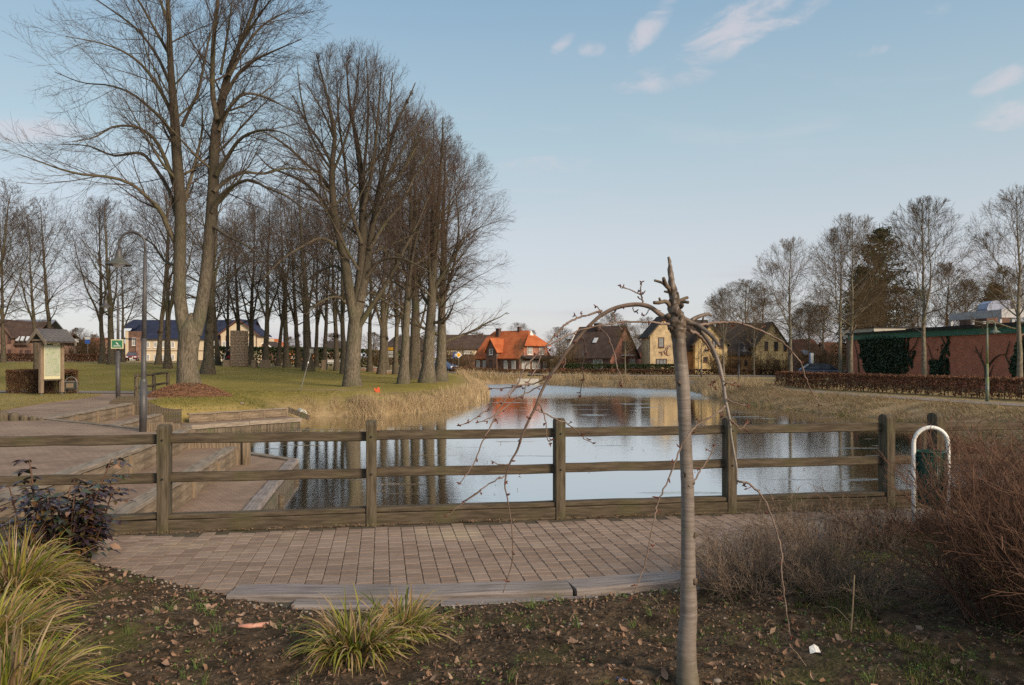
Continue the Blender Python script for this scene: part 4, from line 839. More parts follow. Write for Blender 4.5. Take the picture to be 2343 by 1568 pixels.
rows_l2 = [([(822, 745, 9), (850, 700, 7.5), (880, 655, 6.5), (905, 610, 5.5), (930, 560, 4.4), (960, 500, 3), (980, 450, 1.5)], -2),
    ([(786, 585, 7), (765, 560, 5.5), (735, 545, 4.4), (700, 560, 3.4), (650, 590, 2.2), (600, 640, 1)], -3.5), ([(765, 500, 6.5), (740, 465, 5.5), (705, 425, 4.6), (660, 400, 3.6), (620, 385, 2.4), (585, 350, 1)], 3),
    ([(762, 450, 6), (735, 405, 5), (700, 375, 4), (650, 330, 3), (600, 300, 1.4)], -2.5), ([(760, 380, 5), (735, 330, 4), (700, 280, 3), (670, 220, 1.4)], 2), ([(765, 320, 4), (745, 270, 3), (700, 190, 1.4)], -1.5),
    ([(828, 560, 6), (800, 470, 5), (790, 380, 4), (775, 280, 3), (770, 180, 1.4)], 2.2), ([(830, 480, 6), (850, 400, 5), (860, 310, 4), (868, 220, 2.4), (872, 150, 1)], -2.5),
    ([(846, 570, 6), (875, 520, 5), (915, 470, 4), (950, 400, 3), (985, 340, 1.4)], 2), ([(858, 500, 5), (890, 440, 4), (930, 370, 3), (960, 300, 1.4)], -2), ([(870, 430, 5), (905, 370, 3.6), (945, 300, 2.4), (975, 250, 1)], 1.5),
    ([(828, 420, 5), (838, 330, 4), (842, 240, 3), (838, 135, 1.2)], 1.2), ([(760, 400, 4), (790, 320, 3.6), (812, 230, 2.8), (822, 130, 1.2)], -1.2), ([(886, 355, 4), (890, 270, 3), (898, 165, 1.2)], -1.0), ([(868, 440, 4.4), (915, 400, 3.4), (955, 330, 2.4), (985, 275, 1)], 1.6), ([(765, 400, 4), (720, 330, 3), (690, 230, 2.2), (680, 150, 1)], 1.6),
    ([(835, 640, 6), (865, 600, 4.6), (905, 590, 3.4), (960, 610, 2.2), (1010, 640, 1)], -3), ([(797, 640, 5), (770, 610, 4), (735, 620, 3), (690, 650, 1.4)], 2), ([(820, 700, 5), (845, 670, 4), (880, 690, 3), (925, 720, 1.2)], 2.5), ([(800, 700, 5), (772, 680, 3.6), (735, 690, 2.4), (700, 720, 1)], -2)]
rs = np.random.RandomState(15); tp = []
ST = [hand(b2_, D2, r_, dz, 20) for r_, dz in rows_t2]; SP = np.stack([h[0] for h in ST]); SR = np.stack([h[1] for h in ST]); tp.append(tube_arrays(SP, SR, 12))
HL = [hand(b2_, D2, r_, dz, 14) for r_, dz in rows_l2]; HP = np.stack([h[0] for h in HL]); HR = np.stack([h[1] for h in HL]) * .8
E2 = (0, 0, at(0, 425, D2).z - b2_.z, 4.5, 8.1)
XP, XR = spawn(rs, SP, SR, 14, .30, .98, 58, 26, env_len(E2, .8, 1.0), .36, 14, .03, .055, .2, .014); tp.append(join([tube_arrays(HP, HR, 7), tube_arrays(XP, XR, 5)]))
L1 = np.concatenate([HP, XP]); R1 = np.concatenate([HR, XR])
L2, R2 = spawn(rs, L1, R1, 12, .12, .97, 46, 26, env_len((0, 0, E2[2], 5.6, 8.3), .75, 1.0, .46, .3), .40, 8, .02, .055, .25, .009)
L3, R3 = spawn(rs, L2, R2, 7, .10, .97, 40, 22, fr(.52, .35), .5, 5, .015, .07, .35, .0055)
L4, R4 = spawn(rs, L3, R3, 4, .1, 1.0, 36, 22, fr(.58, .3), .75, 3, .01, .09, .5, .0048)
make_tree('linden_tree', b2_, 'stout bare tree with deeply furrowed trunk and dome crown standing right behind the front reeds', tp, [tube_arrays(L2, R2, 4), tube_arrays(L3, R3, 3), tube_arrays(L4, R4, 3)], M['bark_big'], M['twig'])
print('t2', len(L4))

# ------------------------------------------------------------------ trees by species form
def auto_named(name, loc, label, args, bark, twig, sc=(1, 1, 1), rz=0, group=None):
    tr_, cr_ = auto_tree(**args); r = make_tree(name, loc, label, tr_, cr_, bark, twig, group); r.scale = sc; r.rotation_euler.z = rz; return r
def gnd(px, d): x = (px - CX) / F_PX * d; return Vector((x, d, gz(x, d) - .03))
G_R = 'trees of the clump at the tip of the lawn'
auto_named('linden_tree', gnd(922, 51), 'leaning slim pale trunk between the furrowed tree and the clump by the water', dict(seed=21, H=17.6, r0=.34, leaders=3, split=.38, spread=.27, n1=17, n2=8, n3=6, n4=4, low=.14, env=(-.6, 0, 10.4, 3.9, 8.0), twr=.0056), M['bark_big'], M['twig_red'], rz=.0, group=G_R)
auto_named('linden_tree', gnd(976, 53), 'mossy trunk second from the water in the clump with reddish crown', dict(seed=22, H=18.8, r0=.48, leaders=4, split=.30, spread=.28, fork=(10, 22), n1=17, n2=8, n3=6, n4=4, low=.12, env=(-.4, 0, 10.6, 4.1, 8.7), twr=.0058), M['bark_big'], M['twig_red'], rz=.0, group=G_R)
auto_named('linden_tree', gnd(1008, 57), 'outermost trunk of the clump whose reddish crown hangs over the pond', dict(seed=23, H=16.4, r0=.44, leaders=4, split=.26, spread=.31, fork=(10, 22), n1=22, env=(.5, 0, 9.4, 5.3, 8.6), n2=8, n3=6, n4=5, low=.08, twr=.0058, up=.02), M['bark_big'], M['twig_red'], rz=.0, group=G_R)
auto_named('linden_tree', gnd(945, 62), 'tree with brownish crown rising behind the clump by the water', dict(seed=24, H=20.4, r0=.42, leaders=4, split=.3, spread=.27, fork=(10, 22), n1=14, env=(0, 0, 12.6, 4.8, 8.6), n2=8, n3=5, n4=5, low=.26, twr=.0068), M['bark_far'], M['twig_red'], rz=3.2, group=G_R)
# background grove: four forms shared
V4 = []
G_L = 'bare trees of the grove across the lawn'
forms = [dict(seed=31, H=17, r0=.28, leaders=3, lean=.03, split=.24, fork=(14, 28), spread=.34, n1=16, n2=7, n3=5, n4=4, low=.20, twr=.0075, up=.03), dict(seed=32, H=17, r0=.30, leaders=3, lean=.04, split=.20, spread=.31, fork=(14, 26), n1=16, n2=7, n3=5, n4=4, low=.18, twr=.0075, up=.03),
         dict(seed=36, H=17, r0=.27, leaders=2, lean=.035, fork=(16, 26), split=.30, spread=.34, n1=22, n2=7, n3=5, n4=4, low=.20, twr=.0075, up=.03), dict(seed=34, H=17, r0=.38, leaders=4, split=.22, spread=.30, fork=(12, 26), n1=15, n2=7, n3=5, n4=4, low=.18, twr=.0075, up=.03)]
grove = [  # px, d, top py, trunk width px, form, rz, label
    (-40, 52, 400, 24, 2, 4.5, 'partly visible tree whose crown enters at the left edge of the picture'),
    (8, 78, 470, 12, 0, 2.9, 'small crowned tree above the brick house at the left edge'),
    (84, 62, 470, 13, 2, .3, 'slender pale trunk rising behind the clipped hedge block'),
    (119, 82, 445, 15, 1, 1.3, 'narrow dark tree rising straight above the roof of the notice board'),
    (234, 80, 450, 15, 0, 2.0, 'left tree of the pair between notice board and green sign'),
    (257, 77, 455, 20, 3, .9, 'right and thicker tree of the pair just left of the green sign pole'),
    (282, 92, 560, 10, 2, 2.7, 'thin far tree just right of the green sign pole'),
    (362, 80, 430, 14, 1, 5.0, 'tree right of the nearer lamp post in front of the blue roofed house'),
    (384, 70, 400, 22, 0, 3.7, 'thick trunk just left of the forked tree in front of the blue roof'),
    (474, 61, 350, 34, 3, 4.1, 'very broad dark trunk close behind the forked tree on its right'),
    (500, 84, 480, 13, 2, 1.9, 'slim trunk left of the stone tower'), (520, 92, 500, 10, 0, .1, 'thin pole like trunk directly left of the stone tower'),
    (550, 90, 460, 13, 1, 2.4, 'trunk rising behind the stone tower'), (572, 86, 470, 14, 3, 3.3, 'many stemmed tree just right of the stone tower'),
    (608, 79, 430, 18, 0, 5.6, 'tree in front of the house with the white gable edge'), (635, 88, 470, 12, 2, 4.4, 'slender trunk left of the orange walled house'),
    (656, 80, 450, 15, 3, 1.0, 'fanning tree in front of the orange walled house'), (683, 82, 445, 14, 1, 2.2, 'leaning trunk in the middle of the orange walled house'),
    (706, 73, 400, 29, 3, .7, 'swollen broad trunk behind the leaning grey pole'), (724, 88, 470, 11, 0, 3.9, 'thin tree right of the swollen trunk'),
    (740, 84, 450, 14, 2, 5.2, 'tree left of the white bench'), (771, 77, 420, 14, 1, .5, 'tree right of the white bench'),
    (786, 70, 390, 16, 0, 1.6, 'trunk half hidden by the furrowed tree on its left'), (846, 80, 430, 14, 2, 2.6, 'trunk in front of the left red wall panel'),
    (872, 74, 410, 18, 3, 3.1, 'trunk in front of the right end of the red wall panel'), (884, 88, 450, 12, 1, .2, 'thin trunk behind the direction signs'),
    (905, 76, 420, 14, 0, 4.7, 'tree over the low right red wall'), (958, 78, 430, 14, 3, 5.9, 'forked tree beside the round blue sign'), (930, 90, 460, 12, 2, 1.4, 'far trunk between leaning trunk and clump')]
proto = [None] * 4
FW = [.60, .64, .60, .80]
for px, d, top, tw, fm, rz, lab in grove:
    g = gnd(px, d); H = (YH - top) / F_PX * d + CAMZ - g.z; sz = H / 17; sxy = max(.7, min(1.4, (tw * .86 / F_PX * d) / (2 * forms[fm]['r0'] * .95)))
    sxy = sxy * .55 + sz * .45
    if proto[fm] is None:
        tr_, cr_ = auto_tree(**forms[fm]); proto[fm] = make_tree('bare_tree', g, lab, tr_, cr_, M['bark_far'], M['twig'], G_L); proto[fm].scale = (sxy, sxy, sz); proto[fm].rotation_euler.z = rz
    else: copy_tree(proto[fm], g, rz, (sxy, sxy, sz), lab, G_L)
# right hand street trees: pale straight stems, egg shaped crowns
G_S = 'pale stemmed street trees on the right bank'
fs = [dict(seed=41, H=12, r0=.19, leaders=2, split=.42, fork=(12, 18), spread=.36, n1=26, n2=7, n3=6, n4=4, low=.22, twr=.0060, up=.055, flare=1.25, lean=.0), dict(seed=43, H=12, r0=.19, leaders=3, split=.40, fork=(14, 24), spread=.36, n1=24, n2=7, n3=6, n4=4, low=.20, twr=.0060, up=.05, flare=1.2, lean=.0)]
sp_ = [None, None]
for px, d, top, fm, rz, lab in [(1807, 57, 545, 0, .4, 'pale stemmed street tree at the left end of the brown hedge'), (1922, 66, 520, 1, 1.1, 'slimmer street tree left of the ivy covered corner of the hall'),
        (1946, 60, 490, 0, 2.5, 'street tree with pale trunk right at the corner of the brick hall'), (2114, 52, 452, 1, 3.0, 'street tree in front of the brick wall between the ivy patches'), (2334, 42, 428, 0, 4.6, 'street tree at the right edge of the picture before the white building')]:
    g = gnd(px, d); H = (YH - top) / F_PX * d + CAMZ - g.z; s_ = H / 12
    if sp_[fm] is None:
        tr_, cr_ = auto_tree(**fs[fm]); sp_[fm] = make_tree('street_tree', g, lab, tr_, cr_, M['bark_pale'], M['twig_brown'], G_S); sp_[fm].scale = (s_, s_, s_); sp_[fm].rotation_euler.z = rz
    else: copy_tree(sp_[fm], g, rz, (s_ * 1.0, s_, s_), lab, G_S)
# trees before and behind the far houses
G_H = 'bare trees among the far houses'
for px, d, top, k, rz, lab, nar in [(1191, 96, 775, 0, .3, 'young thin tree in front of the orange roofed house', .8), (1430, 92, 735, 1, 1.9, 'tree in front of the brown roofed brick house', .9), (1597, 94, 765, 0, 2.2, 'young tree between the two halves of the yellow house', .7),
        (1655, 88, 660, 1, 3.3, 'bare tree in front of the sunlit yellow gable', .9), (1725, 90, 700, 0, 4.0, 'bare tree before the brown roof between the yellow gables', .8), (1705, 128, 640, 1, 5.0, 'broad bare tree rising behind the yellow houses', 1.7), (1745, 135, 655, 0, 1.0, 'second broad bare tree behind the yellow houses', 1.6),
        (1280, 150, 748, 1, .9, 'rounded grey tree crown behind the gap right of the orange roof', 1.7), (1185, 160, 738, 0, 2.9, 'tree crown just above the ridge of the orange roof', 1.5), (1480, 135, 725, 0, 5.6, 'bare tree between brown roof and yellow gable', 1.3), (1400, 150, 715, 1, 2.6, 'bare tree crown above the chimney of the brown roof', 1.3),
        (1090, 140, 758, 0, 3.6, 'small tree crown behind the long brown roof', 1.4), (1850, 96, 690, 1, 5.2, 'bare tree behind the dark parked car', 1.4), (1885, 110, 660, 0, 4.4, 'bare tree left of the brick hall behind the street trees', 1.4), (1000, 120, 745, 1, 4.9, 'bare tree behind the clump at the far road', 1.4)]:
    g = gnd(px, d); H = (YH - top) / F_PX * d + CAMZ - g.z; s_ = H / 12; copy_tree(sp_[k], g, rz, (s_ * nar, s_ * nar, s_), lab, G_H)
# brown thicket and firs behind the hall
G_B = 'brown trees behind the brick hall'
bt = dict(seed=51, H=14, r0=.22, leaders=5, split=.12, spread=.30, fork=(12, 30), n1=26, n2=9, n3=7, n4=5, low=.06, twr=.0105, up=.05)
pb = None
for px, d, top, nar, rz, lab in [(2000, 82, 645, 1.25, .2, 'large warm brown tree in front of the dark fir'), (2052, 86, 655, 1.2, 1.7, 'warm brown tree right of the dark fir'), (1968, 88, 640, 1.1, 3.0, 'warm brown tree left of the dark fir'), (2160, 92, 600, 1.15, 4.1, 'brown tree behind the middle of the brick hall'),
        (2215, 96, 640, 1.2, 5.5, 'brown tree just left of the white roof frame'), (2290, 90, 610, 1.1, 2.2, 'brown tree behind the white roof frame'), (2105, 100, 660, 1.3, .9, 'low brown tree behind the ivy patch'), (2355, 96, 600, 1.1, 3.6, 'brown tree at the right edge behind the white building'),
        (1885, 122, 700, 1.3, 1.2, 'far brown tree left of the hall'), (1830, 130, 705, 1.3, 4.9, 'far brown tree behind the pink brick house')]:
    g = gnd(px, d); H = (YH - top) / F_PX * d + CAMZ - g.z; s_ = H / 14
    if pb is None:
        tr_, cr_ = auto_tree(**bt); pb = make_tree('brown_tree', g, lab, tr_, cr_, M['bark_far'], M['twig_brown'], G_B); pb.scale = (s_ * nar, s_ * nar, s_); pb.rotation_euler.z = rz
    else: copy_tree(pb, g, rz, (s_ * nar, s_ * nar, s_), lab, G_B)
# far masses on the skyline as trees too
for px, d, top, nar, rz, lab in [(560, 190, 760, 2.2, .4, 'far tree behind the left end of the blue roofed house'), (180, 150, 750, 2.0, 1.4, 'dark bushy tree behind the notice board'), (215, 155, 765, 2.2, 2.4, 'low bushy tree right of the notice board'), (760, 170, 762, 2.4, 3.4, 'far bushy tree behind the white bench'),
        (850, 160, 760, 2.2, 4.4, 'far bushy tree behind the red wall panels'), (920, 165, 765, 2.2, 5.4, 'far bushy tree behind the direction signs'), (990, 170, 760, 2.2, .9, 'far bushy tree left of the long brown roof'), (1300, 200, 775, 2.6, 1.9, 'far low tree mass right of the orange roof'), (1465, 200, 765, 2.4, 2.9, 'far low tree mass between brown roof and yellow house'), (660, 190, 770, 2.4, 5.0, 'far low tree behind the orange walled house'), (40, 170, 760, 2.2, 5.9, 'far tree behind the left brick house')]:
    g = gnd(px, d); H = (YH - top) / F_PX * d + CAMZ - g.z; s_ = H / 14; copy_tree(pb, g, rz, (s_ * nar, s_ * nar, s_), lab, 'far trees on the skyline')
# fir
def fir(loc, H, Rb, seed, label, nlay=30):
    rs = np.random.RandomState(seed); r = empty('fir_tree', loc, label, 'tree', 'dark fir trees'); m = MB(); m.tube([(0, 0, -.3), (0, 0, H * .5), (0, 0, H)], [.28, .16, .03], 8); m.build('trunk', M['bark_far'], r)
    P_, R_ = [], []
    for i in range(nlay):
        z = H * (.08 + .9 * i / nlay); L = Rb * (1 - (i / nlay) ** 2.2) ** .8 + .6
        for k in range(11):
            a = rs.uniform(0, 6.28); l_ = L * rs.uniform(.65, 1.12); t = np.linspace(0, 1, 6)[:, None]; d_ = np.array([math.cos(a), math.sin(a), 0]); 
            P_.append(np.array([0, 0, z + rs.uniform(-.2, .2)]) + d_ * l_ * t + np.array([0, 0, 1.]) * (-.35 * l_ * t * (1 - t) * 1.2 + .10 * l_ * t ** 3)); R_.append(np.linspace(.05, .012, 6))
    P_, R_ = np.array(P_), np.array(R_); A_ = tube_arrays(P_, R_, 3)
    n_ = 30; idx = rs.randint(0, len(P_), len(P_) * n_); tt = rs.uniform(.15, 1, len(idx)); x_ = tt * 4.999; i_ = x_.astype(int); f_ = (x_ - i_)[:, None]; c = P_[idx, i_] * (1 - f_) + P_[idx, i_ + 1] * f_
    c = c + rs.normal(0, .16, c.shape) + np.array([0, 0, -.08]); B_ = leaf_quads(c, .42, rs, .1, .35)
    V, F_ = join([A_, B_]); link('crown', arrays_mesh('crown', V, [F_], M['fir']), r); return r
fir(gnd(2012, 92), (YH - 508) / F_PX * 92 + 2.0, 5.0, 3, 'tall dark green fir with broken flat top above the brick hall')
fir(gnd(1972, 100), (YH - 600) / F_PX * 100 + 2.0, 3.0, 4, 'lower dark fir left of the tall one')
fir(gnd(2275, 118), (YH - 640) / F_PX * 118 + 2.0, 3.2, 5, 'dark fir behind the white roof frame')
fir(gnd(52, 150), (YH - 742) / F_PX * 150 + .5, 2.8, 6, 'small dark conifer right of the left brick house', 18)

# ------------------------------------------------------------------ houses
class House:
    def __init__(s, loc, rz, label, cat='house', name='house'):
        s.r = empty(name, loc, label, cat, None, rz)
    def box(s, name, x0, x1, y0, y1, z0, z1, mt):
        m = MB(); m.b2(x0, x1, y0, y1, z0, z1); return m.build(name, mt, s.r)
    def wall(s, x0, x1, y0, y1, eave, mt, axis=None, ridge=None, z0=-.6, name='wall', cut=0):
        """box walls up to the eave, with gable triangles across `axis` ends"""
        m = MB(); m.b2(x0, x1, y0, y1, z0, eave)
        if axis:
            a0, a1 = (y0, y1) if axis == 'x' else (x0, x1); c = (a0 + a1) / 2; k = (ridge - eave) / (c - a0)
            pl = [(a0, eave), (a1, eave)] + ([(c + cut / k, ridge - cut), (c - cut / k, ridge - cut)] if cut else [(c, ridge)])
            if axis == 'x': m.prism([(x0 + .001, p, q) for p, q in pl], (x1 - x0 - .002, 0, 0))
            else: m.prism([(p, y0 + .001, q) for p, q in pl], (0, y1 - y0 - .002, 0))
        return m.build(name, mt, s.r)
    def roof(s, x0, x1, y0, y1, eave, ridge, axis, mt, ov=.35, vo=.18, th=.16, hip=(0, 0), verge=None):
        """hip: per end, vertical drop of a half hip"""
        m = MB(); a0, a1, l0, l1 = (y0, y1, x0, x1) if axis == 'x' else (x0, x1, y0, y1)
        c = (a0 + a1) / 2; k = (ridge - eave) / (c - a0); l0 -= vo; l1 += vo; ez = eave - ov * k
        W = (lambda l, a, z: (l, a, z)) if axis == 'x' else (lambda l, a, z: (a, l, z))
        h0, h1 = hip; i0, i1 = h0 / 1.2, h1 / 1.2
        for sg, ae in ((-1, a0 - ov), (1, a1 + ov)):
            pts = [W(l0, ae, ez)]
            pts += [W(l0, c + sg * h0 / k, ridge - h0), W(l0 + i0, c, ridge)] if h0 else [W(l0, c, ridge)]
            pts += [W(l1 - i1, c, ridge), W(l1, c + sg * h1 / k, ridge - h1)] if h1 else [W(l1, c, ridge)]
            pts += [W(l1, ae, ez)]
            m.prism([(p[0], p[1], p[2] + .02) for p in pts], (0, 0, th))
        if h0: m.prism([W(l0, c - h0 / k, ridge - h0 + .02), W(l0, c + h0 / k, ridge - h0 + .02), W(l0 + i0, c, ridge + .02)], (0, 0, th))
        if h1: m.prism([W(l1, c - h1 / k, ridge - h1 + .02), W(l1, c + h1 / k, ridge - h1 + .02), W(l1 - i1, c, ridge + .02)], (0, 0, th))
        o = m.build('roof', mt, s.r)
        if verge:
            v = MB()
            for l, h in ((l0, h0), (l1, h1)):
                for sg, ae in ((-1, a0 - ov), (1, a1 + ov)):
                    A = Vector(W(l, ae, ez - .06)); B = Vector(W(l, c + sg * (h / k if h else 0), ridge - h - .06)); dl = .07 if l == l1 else -.07
                    v.prism([A, B, B + Vector((0, 0, .26)), A + Vector((0, 0, .26))], W(dl, 0, 0))
            b_ = v.build('verge_board', verge, s.r); 
        return o
    def win(s, face, a, z, w_, h, pos, fr='white', bars=(1, 0), pane='glass', name='window', fw=.07):
        """face '-y','-x','+x'; a along the wall, pos: coordinate of the wall plane"""
        def T(p, q, d):   # along, up, outward
            if face == '-y': return (a + p, pos - d, z + q)
            if face == '-x': return (pos - d, a + p, z + q)
            return (pos + d, a + p, z + q)
        m = MB()
        def bar(p0, p1, q0, q1, d0=-.02, d1=.07): m.prism([T(p0, q0, d0), T(p1, q0, d0), T(p1, q1, d0), T(p0, q1, d0)], Vector(T(0, 0, d1)) - Vector(T(0, 0, d0)))
        bar(-w_ / 2, w_ / 2, 0, fw); bar(-w_ / 2, w_ / 2, h - fw, h); bar(-w_ / 2, -w_ / 2 + fw, fw, h - fw); bar(w_ / 2 - fw, w_ / 2, fw, h - fw)
        for k in range(bars[0]): c = -w_ / 2 + w_ * (k + 1) / (bars[0] + 1); bar(c - .025, c + .025, fw, h - fw, .0, .06)
        for k in range(bars[1]): c = h * (k + 1) / (bars[1] + 1); bar(-w_ / 2 + fw, w_ / 2 - fw, c - .02, c + .02, .0, .055)
        f = m.build(name, M[fr], s.r)
        g = MB(); g.prism([T(-w_ / 2 + fw * .6, fw * .6, .004), T(w_ / 2 - fw * .6, fw * .6, .004), T(w_ / 2 - fw * .6, h - fw * .6, .004), T(-w_ / 2 + fw * .6, h - fw * .6, .004)], Vector(T(0, 0, .02)) - Vector(T(0, 0, .004)))
        g.build('pane', M[pane], f)
        k = MB(); k.prism([T(-w_ / 2 - .06, -.06, 0), T(w_ / 2 + .06, -.06, 0), T(w_ / 2 + .06, -.003, 0), T(-w_ / 2 - .06, -.003, 0)], Vector(T(0, 0, .12)) - Vector(T(0, 0, 0))); k.build('sill', M['white' if fr == 'white' else 'redframe'], f)
        return f
    def chimney(s, x, y, z0, z1, w_=.6, roof=None):
        m = MB(); m.box((x, y, (z0 + z1) / 2), (w_, w_, z1 - z0)); m.box((x, y, z1 + .03), (w_ + .12, w_ + .12, .09)); o = m.build('chimney', M['chimney'], roof or s.r); return o

def px(d): return d / F_PX
def base(pxx, d): x = (pxx - CX) / F_PX * d; return Vector((x, d, gz(x, d)))
# orange roofed house: nearest corner at px 1187
d = 112; H = House(base(1187, d), math.radians(50), 'old brick house with bright orange tiled roof, front gable and white windows'); r_ = H.r
# local +x: gable end to the right, +y: long side to the left/back ; px->m .0627
W_, L_ = 7.4, 8.6; E, Rg = 2.15, 5.95; k_ = (Rg - E) / (W_ / 2)
H.wall(0, W_, 0, L_, E, M['brickdark'], 'y', Rg, cut=1.75)
rf = H.roof(0, W_, 0, L_, E, Rg, 'y', M['rooforange'], hip=(1.7, 1.0), ov=.3)
ur = MB(); ur.b2(.9, W_ - .9, -.12, -.004, 2.3, 3.9); ur.build('upper_gable_wall', M['brickred'], r_)
# orange hipped hood of the gable end, reaching down to the upper windows
hd = MB(); zt = Rg + .12; hd.prism([(.55, -.62, 3.75), (W_ - .55, -.62, 3.75), (W_ / 2 + .15, .95, zt - .35), (W_ / 2 - .15, .95, zt - .35)], (0, 0, .15)); hd.build('gable_hood', M['rooforange'], r_)
tri = MB(); tri.prism([(W_ / 2 - .45, .55, Rg - .62), (W_ / 2 + .45, .55, Rg - .62), (W_ / 2, .72, Rg + .14)], (0, .1, .02)); tri.build('ridge_vent', M['white'], r_)
H.chimney(W_ / 2, 3.0, Rg - .3, Rg + .65, .45, rf); H.chimney(W_ / 2 - .6, 6.6, Rg - .8, Rg + .5, .6, rf)
H.win('-y', 2.3, 2.55, 1.15, 1.15, -.12, bars=(2, 1), pane='curtain'); H.win('-y', 5.1, 2.55, 1.15, 1.15, -.12, bars=(2, 1), pane='curtain')
cn = MB(); cn.prism([(.1, -1.2, 1.95), (W_ + .4, -1.2, 1.95), (W_ + .4, 0, 2.32), (.1, 0, 2.32)], (0, 0, .07)); cn.build('canopy', M['felt'], r_)
for x in (1.0, 2.0, 3.4, 4.4, 6.0): H.win('-y', x, .45, .8, 1.2, 0, bars=(1, 0), pane='curtain')
for y in (1.0, 2.5, 5.6, 6.6, 7.9): H.win('-x', y, .45, .62, 1.2, 0, bars=(1, 0), pane='curtain')
# front cross gable on the long side
H.wall(-.45, 2.2, 3.9, 6.0, 3.2, M['brickdark'], 'x', 4.7, z0=0); H.roof(-.5, 2.6, 3.9, 6.0, 3.2, 4.75, 'x', M['rooforange'], ov=.3, vo=.2); H.win('-x', 4.95, 2.5, .7, .85, -.45, bars=(1, 1)); H.win('-x', 4.95, .45, .9, 1.3, -.45, fr='redframe')
# ivy-dark patch between windows
# brown roofed brick house
d = 104; H = House(base(1396, d), math.radians(48), 'red brick house with steep dark brown tiled roof and one skylight'); r_ = H.r
W_, L_, E, Rg = 6.6, 7.4, 2.3, 6.3
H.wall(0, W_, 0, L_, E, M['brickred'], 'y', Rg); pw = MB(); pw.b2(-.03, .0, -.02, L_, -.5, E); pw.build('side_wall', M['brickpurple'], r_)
rf = H.roof(0, W_, 0, L_, E, Rg, 'y', M['roofbrown'], ov=.35, vo=.25, verge=M['roofbrown']); H.chimney(W_ / 2 - .3, 4.2, Rg - .4, Rg + .5, .8, rf)
vb = MB(); kk = (Rg - E) / (W_ / 2); vb.prism([(-.3, L_ + .26, E - .35 * kk + .1), (W_ / 2, L_ + .26, Rg + .12), (W_ / 2, L_ + .26, Rg + .34), (-.3, L_ + .26, E - .35 * kk + .34)], (0, .1, 0)); vb.build('verge_board', M['white'], r_)
sk = MB(); x_ = 1.3; z_ = E + kk * x_ + .25; sk.prism([(x_, 3.3, z_), (x_ + .55, 3.3, z_ + .55 * kk), (x_ + .55, 3.9, z_ + .55 * kk), (x_, 3.9, z_)], (-.05, 0, .04)); sk.build('skylight', M['glassw'], rf)
H.win('-x', 2.0, .65, 1.5, 1.2, -.03, pane='curtain'); H.win('-x', 5.6, .65, 1.0, 1.2, -.03, fr='redframe'); H.win('-y', 3.4, 2.9, 1.3, 1.5, 0, fr='redframe', pane='glass'); H.win('-y', 5.2, .7, 1.3, 1.2, 0, pane='curtain')
bl = MB(); bl.b2(2.4, 4.6, -.9, 0, 2.35, 2.5); bl.build('balcony_slab', M['white'], r_)
an = House(base(1462, 112), 0, 'small red brick annexe with reddish roof between brown roof and yellow house'); an.wall(0, 2.2, 0, 5, 2.4, M['brickred'], 'y', 3.9); an.roof(0, 2.2, 0, 5, 2.4, 3.9, 'y', M['roofred'], ov=.2); an.win('-y', .9, .5, .9, 1.1, 0, pane='curtain')
# yellow twin house (two houses), front facing
def ff(px0, d, x): return (x - px0) / F_PX * d
d = 100; G = base(1487, d); K = lambda x: (x - 1487) / F_PX * d; Zy = lambda y: CAMZ + (YH - y) / F_PX * d - G.z
H = House(G, 0, 'yellow brick house with brown roof, left wing beige in the shade and right gable sunlit'); r_ = H.r
H.wall(K(1487), K(1564), 0, 7, Zy(767), M['brickyellow_shaded'], 'y', Zy(722)); H.roof(K(1487), K(1564), 0, 7, Zy(767), Zy(722), 'y', M['roofdark'], ov=.3, vo=.25, verge=M['darkwood'])
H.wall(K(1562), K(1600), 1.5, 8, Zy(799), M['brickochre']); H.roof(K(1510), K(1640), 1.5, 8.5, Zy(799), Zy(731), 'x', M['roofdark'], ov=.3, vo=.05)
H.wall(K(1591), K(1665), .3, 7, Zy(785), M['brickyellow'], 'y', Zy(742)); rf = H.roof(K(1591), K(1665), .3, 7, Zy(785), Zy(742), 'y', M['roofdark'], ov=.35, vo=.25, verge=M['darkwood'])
H.chimney(K(1600), 5.0, Zy(735), Zy(727), .7, rf)
def wn_(H, x0, x1, y0, y1, pos, **k):
    H.win('-y', (K(x0) + K(x1)) / 2, Zy(y1), K(x1) - K(x0), Zy(y0) - Zy(y1), pos, **k)
wn_(H, 1506, 1519, 772, 795, 0, fr='redframe', bars=(0, 0), pane='curtain'); wn_(H, 1501, 1525, 821, 838, 0, fr='redframe', bars=(2, 0), pane='curtain')
wn_(H, 1630.5, 1639, 776, 795, .3, fr='redframe', bars=(0, 0), pane='curtain'); wn_(H, 1647.5, 1657.5, 776, 796, .3, fr='redframe', bars=(0, 0)); wn_(H, 1610.5, 1619.5, 817, 828, .3, fr='redframe', bars=(0, 0)); wn_(H, 1568, 1574, 818, 832, 1.5, fr='redframe', bars=(0, 0))
vt = MB(); vt.b2(K(1635.5), K(1638.5), .25, .298, Zy(760), Zy(752)); vt.build('vent', M['redframe'], r_)
dx = 1729
H = House(base(1729, d), 0, 'yellow brick house with dark roof and pointed gable next to the hedge'); G = base(1729, d); K = lambda x: (x - 1729) / F_PX * d; Zy = lambda y: CAMZ + (YH - y) / F_PX * d - G.z; r_ = H.r
H.wall(K(1666), K(1732), 2.0, 8.5, Zy(807), M['brickochre']); H.roof(K(1664), K(1765), 2.0, 8.5, Zy(807), Zy(738), 'x', M['roofdark'], ov=.35, vo=.05)
H.wall(K(1729), K(1802), 0, 7.5, Zy(790), M['brickyellow'], 'y', Zy(741)); H.roof(K(1729), K(1802), 0, 7.5, Zy(790), Zy(739), 'y', M['roofdark'], ov=.3, vo=.22, verge=M['darkwood'])
